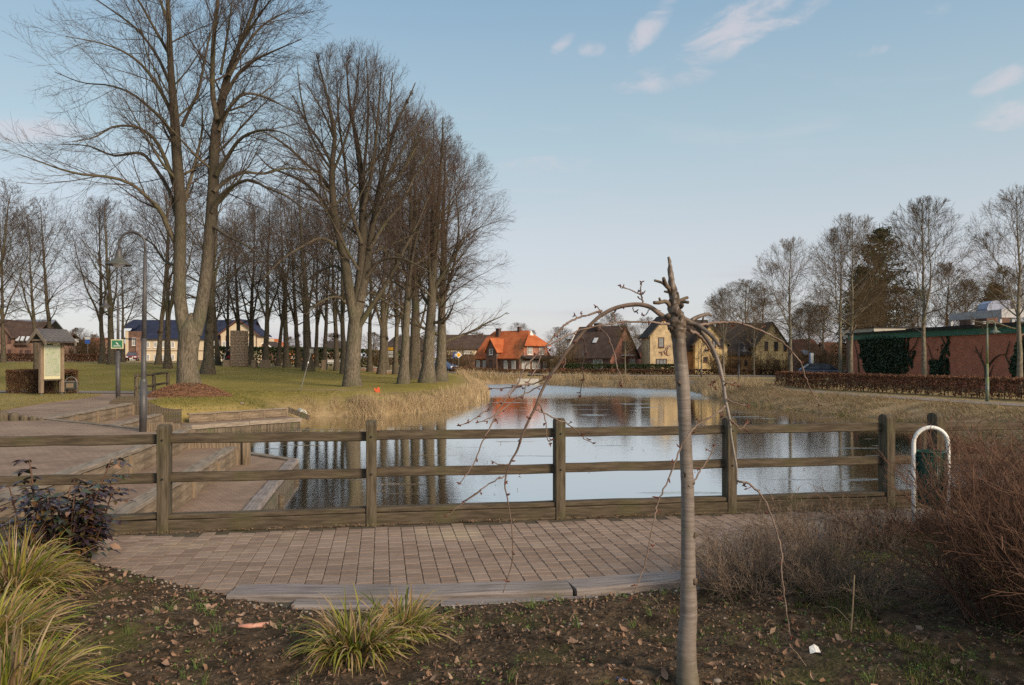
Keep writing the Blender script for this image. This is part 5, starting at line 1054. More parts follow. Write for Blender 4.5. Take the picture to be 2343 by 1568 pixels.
wn_(H, 1748.6, 1756.5, 781.6, 801.5, 0, fr='redframe', bars=(0, 0)); wn_(H, 1770.5, 1779, 782, 802, 0, fr='redframe', bars=(0, 0)); wn_(H, 1792, 1799, 784, 803, 0, fr='redframe', bars=(0, 0)); wn_(H, 1752.5, 1758, 823, 837, 0, fr='redframe', bars=(0, 0)); wn_(H, 1771, 1780, 823, 843, 0, fr='redframe', bars=(0, 1))
wn_(H, 1690, 1704, 824, 853, 2.0, fr='redframe', bars=(0, 0), name='door', pane='redframe'); wn_(H, 1713, 1720, 824, 837, 2.0, fr='redframe', bars=(0, 0)); wn_(H, 1773, 1777, 750, 762, 0, fr='redframe', bars=(0, 0))
# long brown roof behind the clump
d = 135; G = base(1012, d); K = lambda x: (x - 1012) / F_PX * d; Zy = lambda y: CAMZ + (YH - y) / F_PX * d - G.z
H = House(G, 0, 'long low house with brown roof and a strip of pale windows behind the road'); H.wall(K(1005), K(1125), 0, 8, Zy(797), M['brickdark']); rf = H.roof(K(1005), K(1125), 0, 8, Zy(797), Zy(767), 'x', M['roofbrown'], ov=.4, vo=.2)
st_ = MB(); st_.b2(K(1022), K(1090), -.06, -.004, Zy(812), Zy(801)); st_.build('pale_band', M['cream'], H.r)
for x in (1042, 1050, 1062, 1068, 1076): wn_(H, x - 2.6, x + 2.6, 802, 810, -.06, bars=(1, 0), pane='curtain')
H.chimney(K(1098), 4, Zy(770), Zy(763), .7, rf)
cp = MB(); cp.b2(K(1012), K(1042), -5, -4.4, Zy(821), Zy(817.5)); cp.b2(K(1013), K(1014.5), -4.9, -4.6, -.5, Zy(821)); cp.b2(K(1040), K(1041), -4.9, -4.6, -.5, Zy(821)); cp.build('porch', M['white'], H.r)
# house behind the furrowed tree
d = 140; G = base(900, d); K = lambda x: (x - 900) / F_PX * d; Zy = lambda y: CAMZ + (YH - y) / F_PX * d - G.z
H = House(G, 0, 'dark brick house with hipped dark roof behind the pond lawn trees'); H.wall(K(880), K(970), 0, 8, Zy(800), M['brickdark']); H.roof(K(880), K(970), 0, 8, Zy(800), Zy(772), 'x', M['roofdark'], ov=.4, hip=(1.5, 1.5)); wn_(H, 892, 899, 806, 815, 0, pane='curtain'); wn_(H, 920, 928, 806, 815, 0, pane='curtain')
# blue roofed long house
d = 140; G = base(287, d); K = lambda x: (x - 287) / F_PX * d; Zy = lambda y: CAMZ + (YH - y) / F_PX * d - G.z
H = House(G, 0, 'long cream two storey house with deep blue tiled roof and brick bays'); r_ = H.r
H.wall(K(287), K(588), .6, 10, Zy(773), M['cream']); rf = H.roof(K(287), K(560), .6, 11, Zy(773), Zy(731), 'x', M['roofblue'], ov=.5, vo=.35)
H.wall(K(293), K(320), .2, 2, Zy(758), M['brickdark'], name='brick_bay'); H.box('corner_pier', K(286), K(292.5), .1, .9, -.5, Zy(757), M['cream']); H.box('brick_pier', K(311), K(320.5), -.05, .2, -.5, Zy(773), M['bricktan'])
uf = MB(); uf.prism([(K(283), -.5, Zy(752)), (K(312), -.5, Zy(752)), (K(315), 2.6, Zy(732.5)), (K(288), 2.6, Zy(732.5))], (0, 0, .18)); uf.build('upper_roof', M['roofblue'], r_)
H.wall(K(505), K(590), -.3, 6, Zy(765), M['cream'], 'y', Zy(734)); H.roof(K(505), K(590), -.3, 6, Zy(765), Zy(732), 'y', M['roofblue'], ov=.5, vo=.4, verge=M['redframe'])
wn_(H, 301, 311, 773, 791, .2, bars=(1, 0), pane='curtain'); wn_(H, 296, 315, 806, 826, .2, bars=(2, 0), name='door', pane='curtain')
for x in (335, 352, 371, 392, 410, 468, 486, 497): 
    wn_(H, x - 4, x + 4, 782, 796, .6, bars=(1, 0), pane='curtain', fw=.12); wn_(H, x - 4, x + 4, 811, 826, .6, bars=(1, 0), pane='curtain', fw=.12)
for x in (514, 574): wn_(H, x - 4, x + 4, 781, 796, -.3, bars=(1, 0), pane='curtain', fw=.12); wn_(H, x - 4, x + 4, 811, 826, -.3, bars=(1, 0), pane='curtain', fw=.12)
for i, (x0, x1) in enumerate(((287, 505), (505, 590))): bt_ = MB(); p = .6 if i == 0 else -.3; bt_.b2(K(x0) + .1, K(x1) - .05, p - .05, p - .003, Zy(803.5), Zy(802)); bt_.build('belt_course', M['redframe'], r_)
for x in (505.5, 518, 556, 587): H.box('timber', K(x), K(x + 1.6), -.36, -.302, Zy(802), Zy(768), M['redframe'])
sk = MB(); sk.prism([(K(367), 2.2, Zy(752)), (K(373), 2.2, Zy(752)), (K(373), 2.9, Zy(746)), (K(367), 2.9, Zy(746))], (0, -.15, .25)); sk.build('skylight', M['glassw'], rf)
H.chimney(K(500), 5, Zy(734), Zy(728), .5, rf)
# left edge brick house
d = 104; G = base(-10, d); K = lambda x: (x + 10) / F_PX * d; Zy = lambda y: CAMZ + (YH - y) / F_PX * d - G.z
H = House(G, 0, 'dark brick house with brown roof and three skylights at the left edge'); r_ = H.r
H.wall(K(-70), K(64), 1, 9, Zy(785), M['bricktan']); rf = H.roof(K(-70), K(50), 1, 9.5, Zy(785), Zy(735), 'x', M['roofbrown'], ov=.45, vo=.4)
H.roof(K(20), K(105), 3, 9.5, Zy(790), Zy(762), 'x', M['roofbrown'], ov=.45, vo=.3); H.wall(K(62), K(105), 2.6, 9, Zy(790), M['bricktan'])
H.wall(K(-30), K(24), .2, 8, Zy(768), M['bricktan'], 'y', Zy(733)); H.roof(K(-30), K(24), .2, 8, Zy(768), Zy(733), 'y', M['roofbrown'], ov=.3, vo=.3, verge=M['brickdark'])
H.roof(K(-60), K(35), 6, 12, Zy(760), Zy(727), 'x', M['zinc'], ov=.2, vo=.1)
for x in (39, 50, 62): sk = MB(); a = K(x - 9); sk.prism([(a, .55, Zy(781)), (a + .35, .55, Zy(781)), (a - .05, 1.6, Zy(771)), (a - .45, 1.6, Zy(771))], (0, -.1, .12)); sk.build('skylight', M['glassw'], rf)
for x, y0, y1 in ((4, 768, 784), (20, 768, 784), (4, 800, 818), (20, 800, 818)): wn_(H, x - 3.5, x + 3.5, y0, y1, .2, fr='redframe', bars=(1, 0))
for x in (38, 50, 57, 68, 86, 98): wn_(H, x - 3, x + 3, 801, 819, 1 if x < 62 else 2.6, fr='redframe', bars=(0, 0))
# small houses beyond the left lawn
def small(px0, px1, d, ey, ry, wm_, rm, lab, axis='y', by=None, wins=(), verge=None, dep=7):
    global K, Zy
    G = base(px0, d); K = lambda x: (x - px0) / F_PX * d; Zy = lambda y: CAMZ + (YH - y) / F_PX * d - G.z
    H = House(G, 0, lab); H.wall(K(px0), K(px1), 0, dep, Zy(ey), M[wm_], axis, Zy(ry)); H.roof(K(px0), K(px1), 0, dep, Zy(ey), Zy(ry), axis, M[rm], ov=.35, vo=.25, verge=verge)
    for x0, x1, y0, y1, fr_ in wins: wn_(H, x0, x1, y0, y1, 0, fr=fr_, pane='curtain')
    return H
small(172, 222, 150, 806, 774, 'bricktan', 'roofred', 'small brick house with reddish roof seen between notice board and green sign', 'x', wins=((180, 186, 810, 818, 'white'), (205, 211, 810, 818, 'white')))
small(222, 262, 158, 808, 783, 'bricktan', 'roofred', 'low reddish gabled house directly left of the green sign', 'y')
small(262, 286, 146, 812, 800, 'brickdark', 'roofdark', 'low dark brick annexe left of the blue roofed house', 'x', wins=((275, 281, 813, 819, 'white'),))
small(585, 626, 142, 800, 783, 'brickdark', 'roofdark', 'dark house with white gable edges left of the orange walled house', 'y', verge=M['white'], wins=((590, 600, 817, 826, 'white'), (612, 617, 803, 810, 'white')))
small(592, 632, 156, 790, 776, 'orangewall', 'rooforange', 'house with orange roof peak behind the white edged gable', 'y')
small(640, 690, 150, 810, 794, 'orangewall', 'roofdark', 'orange walled house with dark gable roof behind the grove', 'y', wins=((668, 674, 813, 822, 'white'),))
small(692, 726, 152, 808, 796, 'orangewall', 'roofbrown', 'low orange walled house right of the swollen trunk', 'x')
small(742, 800, 150, 802, 782, 'bricktan', 'roofdark', 'brick house with dark roof behind the white bench', 'x', wins=((747, 751, 804, 812, 'white'), (770, 776, 806, 814, 'white')))
H = small(1832, 1880, 104, 812, 778, 'brickpurple', 'roofred', 'pinkish brick house with red roof behind the parked car', 'x', wins=((1864, 1871, 822, 832, 'white'), (1845, 1852, 795, 803, 'redframe')))
pc = MB(); pc.prism([(K(1826), -2.2, Zy(813)), (K(1852), -2.2, Zy(813)), (K(1846), 0, Zy(803)), (K(1832), 0, Zy(803))], (0, 0, .1)); pc.build('porch_roof', M['zinc'], H.r)
small(1902, 1950, 108, 815, 785, 'bricktan', 'roofred', 'brick house mostly hidden between the street trees', 'x', wins=((1913, 1920, 818, 840, 'white'), (1935, 1941, 825, 838, 'white')))
# brick hall on the right
A0 = Vector((30.1, 69.5, -.42)); B0 = Vector((32.2, 44.0, -.42)); dv = (B0 - A0); Lh = dv.length; rz = math.atan2(dv.y, dv.x)
hall = House(A0, rz, 'long flat roofed red brick hall with green fascia and ivy', 'hall', 'brick_hall'); r_ = hall.r   # local x runs along the wall towards the camera, +y is away from the pond
hall.box('wall', 0, Lh, 0, 14, -.6, 3.65, M['brickhall']); hall.box('fascia', -.12, Lh + .1, -.16, 14, 3.65, 4.12, M['greenfascia']); hall.box('roof', -.32, Lh + .3, -.36, 14.2, 4.12, 4.27, M['felt'])
hall.box('roof_kerb', 4.5, 24, 2.4, 12, 4.27, 4.5, M['felt']); hall.box('rear_wing', -10.0, -4.6, 4.9, 22, -.6, 4.1, M['brickdark']); hall.box('rear_fascia', -10.2, -4.4, 4.7, 22, 4.102, 4.92, M['concrete']); hall.box('rear_roof_edge', -10.3, -4.3, 4.6, 22.1, 4.922, 5.0, M['felt'])
# white timber frame on the roof
fr0 = empty('roof_frame', hall.r.matrix_basis @ Vector((14.2, 3.2, 4.27)) if False else A0 + Matrix.Rotation(rz, 3, 'Z') @ Vector((9.0, 3.2, 4.272)), 'weathered white timber frame standing on the flat roof of the hall', 'pergola', None, rz)
m = MB(); m.b2(0, 5.6, 0, .18, .70, 1.24); m.build('front_beam', M['beamgrey'], fr0); m = MB(); m.b2(5.6, 5.78, 0, 3.0, .66, 1.28); m.build('side_beam', M['beamgrey'], fr0)
for x in (.1, 2.6, 5.5): m = MB(); m.b2(x - .1, x + .1, .02, .17, 0, .70); m.build('post', M['beamgrey'], fr0)
for x, y in ((.1, 2.8), (3.2, 2.8), (5.68, 2.85)): m = MB(); m.b2(x - .08, x + .08, y - .1, y + .1, 0, .66); m.build('post', M['beamgrey'], fr0)
for k in range(4): m = MB(); m.b2(.3 + k * 1.6, .42 + k * 1.6, .2, 2.9, 1.05, 1.22); m.build('rafter', M['beamgrey'], fr0)
p = at(2346, 724, 52); wb = House(Vector((p.x - .1, 52, -.42)), rz + .02, 'white rendered upper storey at the right edge behind the last street tree', 'building', 'white_building')
wb.box('wall', .9, 12, .2, 9, -.5, 5.3, M['white']); wb.box('roof', .7, 12.2, 0, 9.2, 5.3, 5.55, M['felt']); wb.win('-x', 3, 3.9, 2.0, 1.0, .9, fr='redframe')
p = at(2286, 690, 75); bd = empty('roof_light', (p.x, p.y, 0), 'pale blue curved roof sheet seen through the branches above the white frame', 'roof'); m = MB()
prof = [(-1.15 + .0 * k, 0) for k in range(1)]
pts = [(-1.15, 5.95), (-1.2, 6.4), (-1.0, 6.9), (-.6, 7.15), (1.0, 7.2), (1.1, 5.95)]; m.prism([(x, 0, z) for x, z in pts], (0, 1.6, 0)); m.build('curved_sheet', M['bluedome'], bd)
m = MB(); m.b2(-1.1, 1.1, .2, 4.8, -.5, 5.94); m.build('wall', M['brickdark'], bd)
# ivy on the hall: leaves in patches
def ivy(name_label, region, n_, seed, stems=()):
    rs = np.random.RandomState(seed); c = (sum(p[0] for p in region) / len(region)); r = empty('ivy', A0 + Matrix.Rotation(rz, 3, 'Z') @ Vector((c, 0, .0)), name_label, 'ivy', 'ivy on the brick hall', rz)
    reg = np.array(region, float) - np.array([c, 0]); lo, hi = reg.min(0), reg.max(0); P = rs.uniform(lo - .2, hi + .2, (n_ * 3, 2)); s_ = -sdist(P, reg); wob = np.array([mnoise.noise(Vector((p[0] * 2.6, p[1] * 2.0, seed))) for p in P]) * .6
    holes = np.array([mnoise.noise(Vector((p[0] * 3.5, p[1] * 1.3, seed + 9))) for p in P])
    ok = (s_ + wob * 1.25 > .12) & (holes < .36); P = P[ok][:n_]; s_ = s_[ok][:n_]
    dep = -rs.uniform(.02, 1, len(P)) * np.clip(.05 + s_ * .35, .05, .32)
    V, F_ = leaf_quads(np.stack([P[:, 0], dep - .02, P[:, 1]], 1), .17, rs, .0, .9); o = link('foliage', arrays_mesh('foliage', V, [F_], M['ivy']), r)
    if stems:
        m = MB()
        for st_ in stems: m = MB(); m.tube([(x - c, -.05 - .03 * math.sin(i), z) for i, (x, z) in enumerate(st_)], [.05 * (1 - .8 * i / (len(st_) - 1)) + .012 for i in range(len(st_))], 5); m.build('stem', M['bark_far'], r)
# wall coordinate x (m from far corner) from pixel: solve on the wall line
def wx(pxx):
    t = (pxx - CX) / F_PX; return ((t * A0.y - A0.x) / (dv.x - t * dv.y)) * Lh
def wz(pxx, py):
    s_ = wx(pxx) / Lh; y = A0.y + dv.y * s_; return CAMZ + (YH - py) / F_PX * y - A0.z
R_ = lambda L_: [(wx(a), wz(a, b)) for a, b in L_]
ivy('large ivy cover over the far end of the brick hall', R_([(1962, 775), (1990, 764), (2030, 762), (2078, 766), (2080, 790), (2095, 806), (2088, 835), (2072, 862), (1985, 868), (1972, 830), (1968, 800)]), 9000, 3, [R_([(2080, 808), (2095, 790), (2104, 768)]), R_([(1966, 860), (1964, 820), (1955, 778)])])
ivy('ivy column with a low side arm in the middle of the brick wall', R_([(2126, 860), (2128, 818), (2140, 822), (2148, 828), (2156, 790), (2166, 772), (2170, 800), (2172, 860), (2150, 872)]), 1700, 5, [R_([(2140, 850), (2132, 815), (2122, 785)]), R_([(2160, 830), (2165, 790), (2180, 758)]), R_([(2163, 790), (2152, 765)])])
ivy('dark ivy patch half behind the street tree at the right edge', R_([(2318, 870), (2310, 830), (2322, 790), (2345, 770), (2370, 780), (2380, 870)]), 1500, 7, [R_([(2318, 850), (2302, 815), (2312, 780)])])
rsn = empty('climber_stems', A0 + Matrix.Rotation(rz, 3, 'Z') @ Vector((wx(2255), 0, 0)), 'bare forked climber stem on the brick wall behind the right lamp post', 'climber', None, rz)
m = MB(); c = wx(2255)
for st_, r0_ in (([(2256, 868), (2255, 842), (2246, 822), (2237, 805), (2232, 792)], .10), ([(2256, 843), (2266, 832), (2276, 820), (2288, 812), (2300, 811)], .10), ([(2244, 820), (2246, 806), (2250, 790)], .05), ([(2262, 868), (2268, 850), (2274, 835)], .07), ([(2236, 806), (2228, 804)], .04)):
    m = MB(); q = R_(st_); m.tube([(x - c, -.06, z) for x, z in q], [.75 * r0_ * (1 - .7 * i / (len(q) - 1)) for i in range(len(q))], 6); m.build('stem', M['bark_far'], rsn)

# ------------------------------------------------------------------ hedges
def hedge(name, label, pts, w_, h, n_, leaf, mt, seed, loose=.12, core=True, gap=0, stems=True, group=None):
    rs = np.random.RandomState(seed); p0 = Vector(pts[0]); r = empty(name, (p0.x, p0.y, gz(p0.x, p0.y)), label, 'hedge', group); z_root = r.location.z
    seg = [(Vector(a), Vector(b)) for a, b in zip(pts[:-1], pts[1:])]; Ls = [(b - a).length for a, b in seg]; T = sum(Ls); Ps = []
    for (a, b), L in zip(seg, Ls):
        k = int(n_ * L / T); t = rs.uniform(0, 1, k); d = (b - a) / L; nn = Vector((-d.y, d.x)); side = rs.uniform(0, 1, k); q = rs.uniform(-1, 1, k)
        o = np.where(side < .6, np.sign(q) * (1 - np.abs(rs.normal(0, .10, k))), q); z = np.where(side < .6, rs.uniform(0, 1, k) ** .8, 1 - np.abs(rs.normal(0, .06, k)))
        xx = a.x + d.x * L * t + nn.x * o * w_ / 2; yy = a.y + d.y * L * t + nn.y * o * w_ / 2; bn = np.array([mnoise.noise(Vector((x * .9, y * .9, seed))) for x, y in zip(xx, yy)])
        zz = z * h * (1 + .06 * bn) + gap; bx = np.array([mnoise.noise(Vector((x * 1.7, y * 1.7, z_ * 2.2 + 5))) for x, y, z_ in zip(xx, yy, zz)]); keepm = bx > -.38 if loose > .1 else np.ones(k, bool)
        g_ = gza(np.stack([xx, yy], 1)); P = np.stack([xx - p0.x, yy - p0.y, zz + g_ - z_root], 1) + rs.normal(0, loose * .25, (k, 3)); Ps.append(P[keepm])
    P = np.concatenate(Ps); V, F_ = leaf_quads(P, leaf, rs, .0, .7); link('foliage', arrays_mesh('foliage', V, [F_], mt), r)
    if stems:
        SP_, SR_ = [], []
        for (a, b), L in zip(seg, Ls):
            for i in range(int(L / .33)):
                q = a + (b - a) * ((i + rs.uniform(0, 1)) * .33 / L); 
                for j in range(3):
                    e_ = rs.normal(0, .16, 2); g_ = gz(q.x, q.y) - z_root; SP_.append([[q.x - p0.x, q.y - p0.y, g_ - .05], [q.x - p0.x + e_[0] * .4, q.y - p0.y + e_[1] * .4, g_ + h * .4], [q.x - p0.x + e_[0], q.y - p0.y + e_[1], g_ + h * rs.uniform(.8, .98)]]); SR_.append([.022, .015, .005])
        V, F_ = tube_arrays(np.array(SP_), np.array(SR_), 4); link('stems', arrays_mesh('stems', V, [F_], M['bark_far']), r)['kind'] = 'stuff'
    return r
hedge('beech_hedge', 'long brown leaved hedge between the footpath and the brick hall', [(19.6, 57), (20.8, 52), (25.1, 39.3), (29.5, 27), (31, 20)], 1.0, .98, 42000, .11, M['beech'], 3, .15, gap=.08)
hedge('low_hedge', 'low dark hedge running along the road in front of the orange and brown roofed houses', [(-8, 96), (4, 96), (20, 95.5), (32, 93)], 1.0, .65, 9000, .2, M['hedgebrown'], 4, .1)
hedge('green_hedge', 'clipped dark green garden hedge in front of the beige gable', [(12.4, 97.4), (21.5, 97)], 1.2, 1.25, 4500, .2, M['hedgegreen'], 5, .1)
hedge('green_hedge', 'short dark green hedge before the brown roofed house', [(6.6, 99.3), (12.6, 98.6)], 1.2, 1.3, 3600, .2, M['hedgegreen'], 6, .1)
hedge('green_hedge', 'tall dark evergreen hedge behind the red wall panels and signs', [(-40, 104), (-24, 102), (-12, 101)], 2.2, 2.3, 9000, .32, M['hedgegreen'], 7, .2)
hedge('low_hedge', 'reddish brown hedge pieces in front of the far left houses', [(-62, 92), (-52, 93), (-47, 93)], 1.0, .9, 3500, .22, M['beech'], 8, .1)
hb = hedge('clipped_bush', 'clipped block shaped brown bush left of the notice board', [(-23.3, 36.9), (-20.6, 36.1)], 1.4, 1.12, 26000, .07, M['hedgebrown'], 9, .05)
bz_ = MB(); bz_.v = []; 
# garden shrubs by the yellow houses
G_Y = 'loose bare shrubs in front of the yellow houses'
def shrub_mesh(seed, n0, H, spread, n2, n3, r0=.012, tr=.004, K=7, up=.03, wig=.09, a_out=1.0, sides=4, lrand=(.6, 1.1)):
    rs = np.random.RandomState(seed); a = rs.uniform(0, 6.28, n0); q = np.sqrt(rs.uniform(0, 1, n0)); d = nrm(np.stack([np.cos(a) * q * spread, np.sin(a) * q * spread, np.ones(n0)], 1)); L = H * rs.uniform(*lrand, n0)
    P = np.empty((n0, K + 1, 3)); P[:, 0] = np.stack([np.cos(a) * q * a_out, np.sin(a) * q * a_out, np.zeros(n0) - .03], 1)
    for s_ in range(K): d = nrm(d + rs.normal(0, wig, d.shape) + np.array([0, 0, up])); P[:, s_ + 1] = P[:, s_] + d * (L / K)[:, None]
    R = r0 * rs.uniform(.6, 1.1, n0)[:, None] * np.linspace(1, .3, K + 1)[None]
    P2, R2_ = spawn(rs, P, R, n2, .15, .98, 40, 28, lambda r, tt, k, pl, pos: pl * .42 * (1.1 - .5 * k) * r.uniform(.5, 1.1, len(tt)), .6, 5, up, .12, .4, tr)
    P3, R3_ = spawn(rs, P2, R2_, n3, .15, 1, 42, 30, lambda r, tt, k, pl, pos: pl * .45 * r.uniform(.5, 1.1, len(tt)), .8, 3, up, .14, .6, tr * .8)
    return [tube_arrays(P, R, sides), tube_arrays(P2, R2_, 3), tube_arrays(P3, R3_, 3)], (P, P2, P3)
parts, _ = shrub_mesh(5, 40, 2.3, .7, 7, 4, .02, .012, a_out=.4); V, F_ = join(parts); smesh = arrays_mesh('garden_shrub', V, [F_], M['twig_brown'])
for i, (pxx, d, s_, lab) in enumerate([(1555 + 85, 94, 1.2, 'bare shrub in front of the sunlit yellow gable'), (1672, 95, 1.1, 'bare shrub between the two yellow houses'), (1740, 94, 1.1, 'spreading bare shrub left of the pointed yellow gable'), (1768, 93, .8, 'low bare shrub under the pointed yellow gable'), (1790, 92, 1.0, 'bare shrub at the right corner of the yellow house'), (1845, 88, 1.3, 'bare shrub left of the dark parked car'),
      (1905, 86, 1.4, 'bare shrub right of the dark parked car'), (1060, 100, 1.3, 'brown shrub left of the orange roofed house'), (1290, 100, 1.6, 'large bare shrub right of the orange roofed house'), (1265, 104, 1.4, 'bare shrub against the orange roofed house'), (210, 100, 1.5, 'brown shrub on the far street left of the green sign'), (180, 102, 1.2, 'low brown shrub behind the notice board'), (1030, 104, 1.5, 'brown shrub in front of the long brown roof'), (860, 98, 1.2, 'dark shrub behind the red wall panels')]):
    o = link('garden_shrub', smesh, None, gnd(pxx, d)); o.scale = (s_, s_, s_); o.rotation_euler.z = i * 1.3; tag(o, lab, 'shrub', G_Y if i < 5 else 'bare shrubs in the far gardens')

# ------------------------------------------------------------------ reeds and bank grass
def blades(rs, base, h, lean, wdt, K=3, tip=.15):
    """base (n,3), h (n,), lean (n,2) horizontal reach of the tip"""
    n_ = len(base); t = np.linspace(0, 1, K + 1)
    P = base[:, None, :] + np.stack([lean[:, 0:1] * t[None] ** 1.8, lean[:, 1:2] * t[None] ** 1.8, h[:, None] * (t[None] - .12 * t[None] ** 2)], -1)
    a = rs.uniform(0, 3.14, n_); sd = np.stack([np.cos(a), np.sin(a), np.zeros(n_)], 1); W = wdt[:, None] * (1 - (1 - tip) * t[None] ** 1.5)
    V = np.stack([P - sd[:, None] * W[..., None] / 2, P + sd[:, None] * W[..., None] / 2], 2).reshape(-1, 3); I = np.arange(n_ * (K + 1) * 2).reshape(n_, K + 1, 2)
    return V, np.stack([I[:, :-1, 0], I[:, :-1, 1], I[:, 1:, 1], I[:, 1:, 0]], -1).reshape(-1, 4)
def along(rs, pts, n_, o0, o1):
    pts = np.array(pts, float); sg = np.diff(pts, axis=0); L = np.linalg.norm(sg, axis=1); c = np.concatenate([[0], np.cumsum(L)]); s_ = rs.uniform(0, c[-1], n_); i = np.clip(np.searchsorted(c, s_) - 1, 0, len(L) - 1); d = sg[i] / L[i][:, None]; nn = np.stack([-d[:, 1], d[:, 0]], 1)
    o = rs.uniform(o0, o1, n_); return pts[i] + d * (s_ - c[i])[:, None] + nn * o[:, None], o
def grassband(name, label, pts, n_, o0, o1, h0, h1, wd, mt, seed, lean=.3, clump=True, thr=-.15, wind=(0, 0)):
    rs = np.random.RandomState(seed); xy, o = along(rs, pts, n_, o0, o1)
    if clump:
        nz_ = np.array([mnoise.noise(Vector((p[0] * .8, p[1] * .8, seed))) + .5 * mnoise.noise(Vector((p[0] * 2.5, p[1] * 2.5, seed))) for p in xy]); k = nz_ + rs.uniform(-.25, .25, len(xy)) > thr; xy, nz_ = xy[k], nz_[k]
    else: nz_ = np.zeros(len(xy))
    z = np.maximum(gza(xy), WATER - .15); h = rs.uniform(h0, h1, len(xy)) * (1 + .45 * nz_); b = np.stack([xy[:, 0], xy[:, 1], z - .03], 1)
    V, F_ = blades(rs, b, h, rs.normal(0, lean, (len(xy), 2)) * h[:, None] + np.array(wind) * h[:, None], wd * rs.uniform(.7, 1.2, len(xy)))
    o = link(name, arrays_mesh(name, V, [F_], mt)); tag(o, label, 'grass' if 'grass' in name else 'reeds', kind='stuff'); return o
LS = [(-9.6, 34.2), (-9.7, 36.0), (-8.75, 36.9), (-6.4, 36.9), (-4.65, 39.7), (-3.2, 43.1), (-2.3, 48.5), (-1.8, 56), (-2.0, 64), (-3.0, 76), (-3.7, 82)]
FS = [(-6, 83), (1.5, 82.6), (3.7, 79.5), (6.5, 74.2), (9.4, 72.2), (14.2, 68.7), (14.9, 65), (14.2, 58), (14.0, 53.2)]
RS = [(14.2, 57), (14.0, 53.2), (14.1, 47.6), (14.4, 43.9), (15.4, 40), (16, 38.2), (17, 36.2), (17.6, 30), (17.2, 22), (15, 15)]
grassband('reeds', 'tall dry golden reeds on the near left shore below the lawn', LS[2:7], 10000, -.25, 1.0, .22, .60, .014, M['reed'], 3, .38, thr=-.12)
grassband('reeds', 'taller dry reed stalks on the left shore', LS[2:6], 500, .0, .9, .5, .85, .013, M['reed'], 4, .14, thr=.0)
grassband('reeds', 'dry reeds along the far part of the left shore', LS[5:], 6000, -.2, 1.4, .3, .7, .03, M['reed'], 5, .2)
grassband('reeds', 'dry reeds on the opposite shore', FS, 14000, -.2, 3.6, .35, .85, .033, M['reed'], 6, .3, thr=.0)
grassband('bank_grass', 'flattened dry grass on the right bank', RS, 26000, -.05, 3.4, .16, .34, .02, M['straw'], 7, .9, thr=-.3, wind=(-.5, -.2))
grassband('bank_grass', 'dry grass on the far bank above the reeds', FS, 9000, 2.5, 7.5, .12, .3, .04, M['straw'], 8, .6)
grassband('bank_grass', 'dry grass behind the reeds at the lawn edge', LS[1:7], 9000, .3, 1.9, .06, .20, .018, M['straw'], 9, .8)
grassband('bank_grass', 'green fringe of grass at the waterline of the right bank', RS[2:], 2500, -.15, .25, .10, .22, .018, M['grassblade'], 10, .4)
grassband('bank_grass', 'rough grass along the retaining board behind the landing', [tuple(uv(-8.2, 31.4)), tuple(uv(-6.9, 32.3)), tuple(uv(-4, 34.8)), (-9.4, 35.6)], 3000, .0, 1.2, .05, .13, .014, M['grassblade'], 12, .7)
# verge with notice board
VG = [(-30, 20.5), (-16.2, 24.6), (-17.3, 28.6), (-17.9, 33.0), (-18.6, 35.4), (-20.6, 36.3), (-24, 36.2), (-34, 33.5)]
o = slab('grass_verge', VG, -.05, .03, M['ground']); tag(o, 'wedge of grass on the square under the notice board', kind='structure'); a_ = o.data.attributes.new('dry', 'FLOAT', 'POINT'); a_.data.foreach_set('value', [.35] * len(o.data.vertices))
rs = np.random.RandomState(77); P = rs.uniform((-30, 20), (-16, 36.5), (26000, 2)); P = P[sdist(P, np.array(VG, float)) < .05][:13000]
V, F_ = blades(rs, np.stack([P[:, 0], P[:, 1], np.full(len(P), .02)], 1), rs.uniform(.04, .10, len(P)), rs.normal(0, .03, (len(P), 2)), rs.uniform(.008, .016, len(P)), 2); tag(link('verge_grass', arrays_mesh('verge_grass', V, [F_], M['grassblade'])), 'short grass growing on the verge', 'grass', kind='stuff')
P = rs.uniform((-17, 28), (-9, 40), (40000, 2)); k = (sdist(P, PLAZA) > .1) & (sdist(P, PIT) > .0) & (sdist(P, POND) > 1.2); P = P[k][:16000]
V, F_ = blades(rs, np.stack([P[:, 0], P[:, 1], gza(P) - .02], 1), rs.uniform(.04, .12, len(P)), rs.normal(0, .04, (len(P), 2)), rs.uniform(.008, .016, len(P)), 2); tag(link('lawn_grass', arrays_mesh('lawn_grass', V, [F_], M['grassblade'])), 'short grass between the steps and the leaf mound', 'grass', kind='stuff')

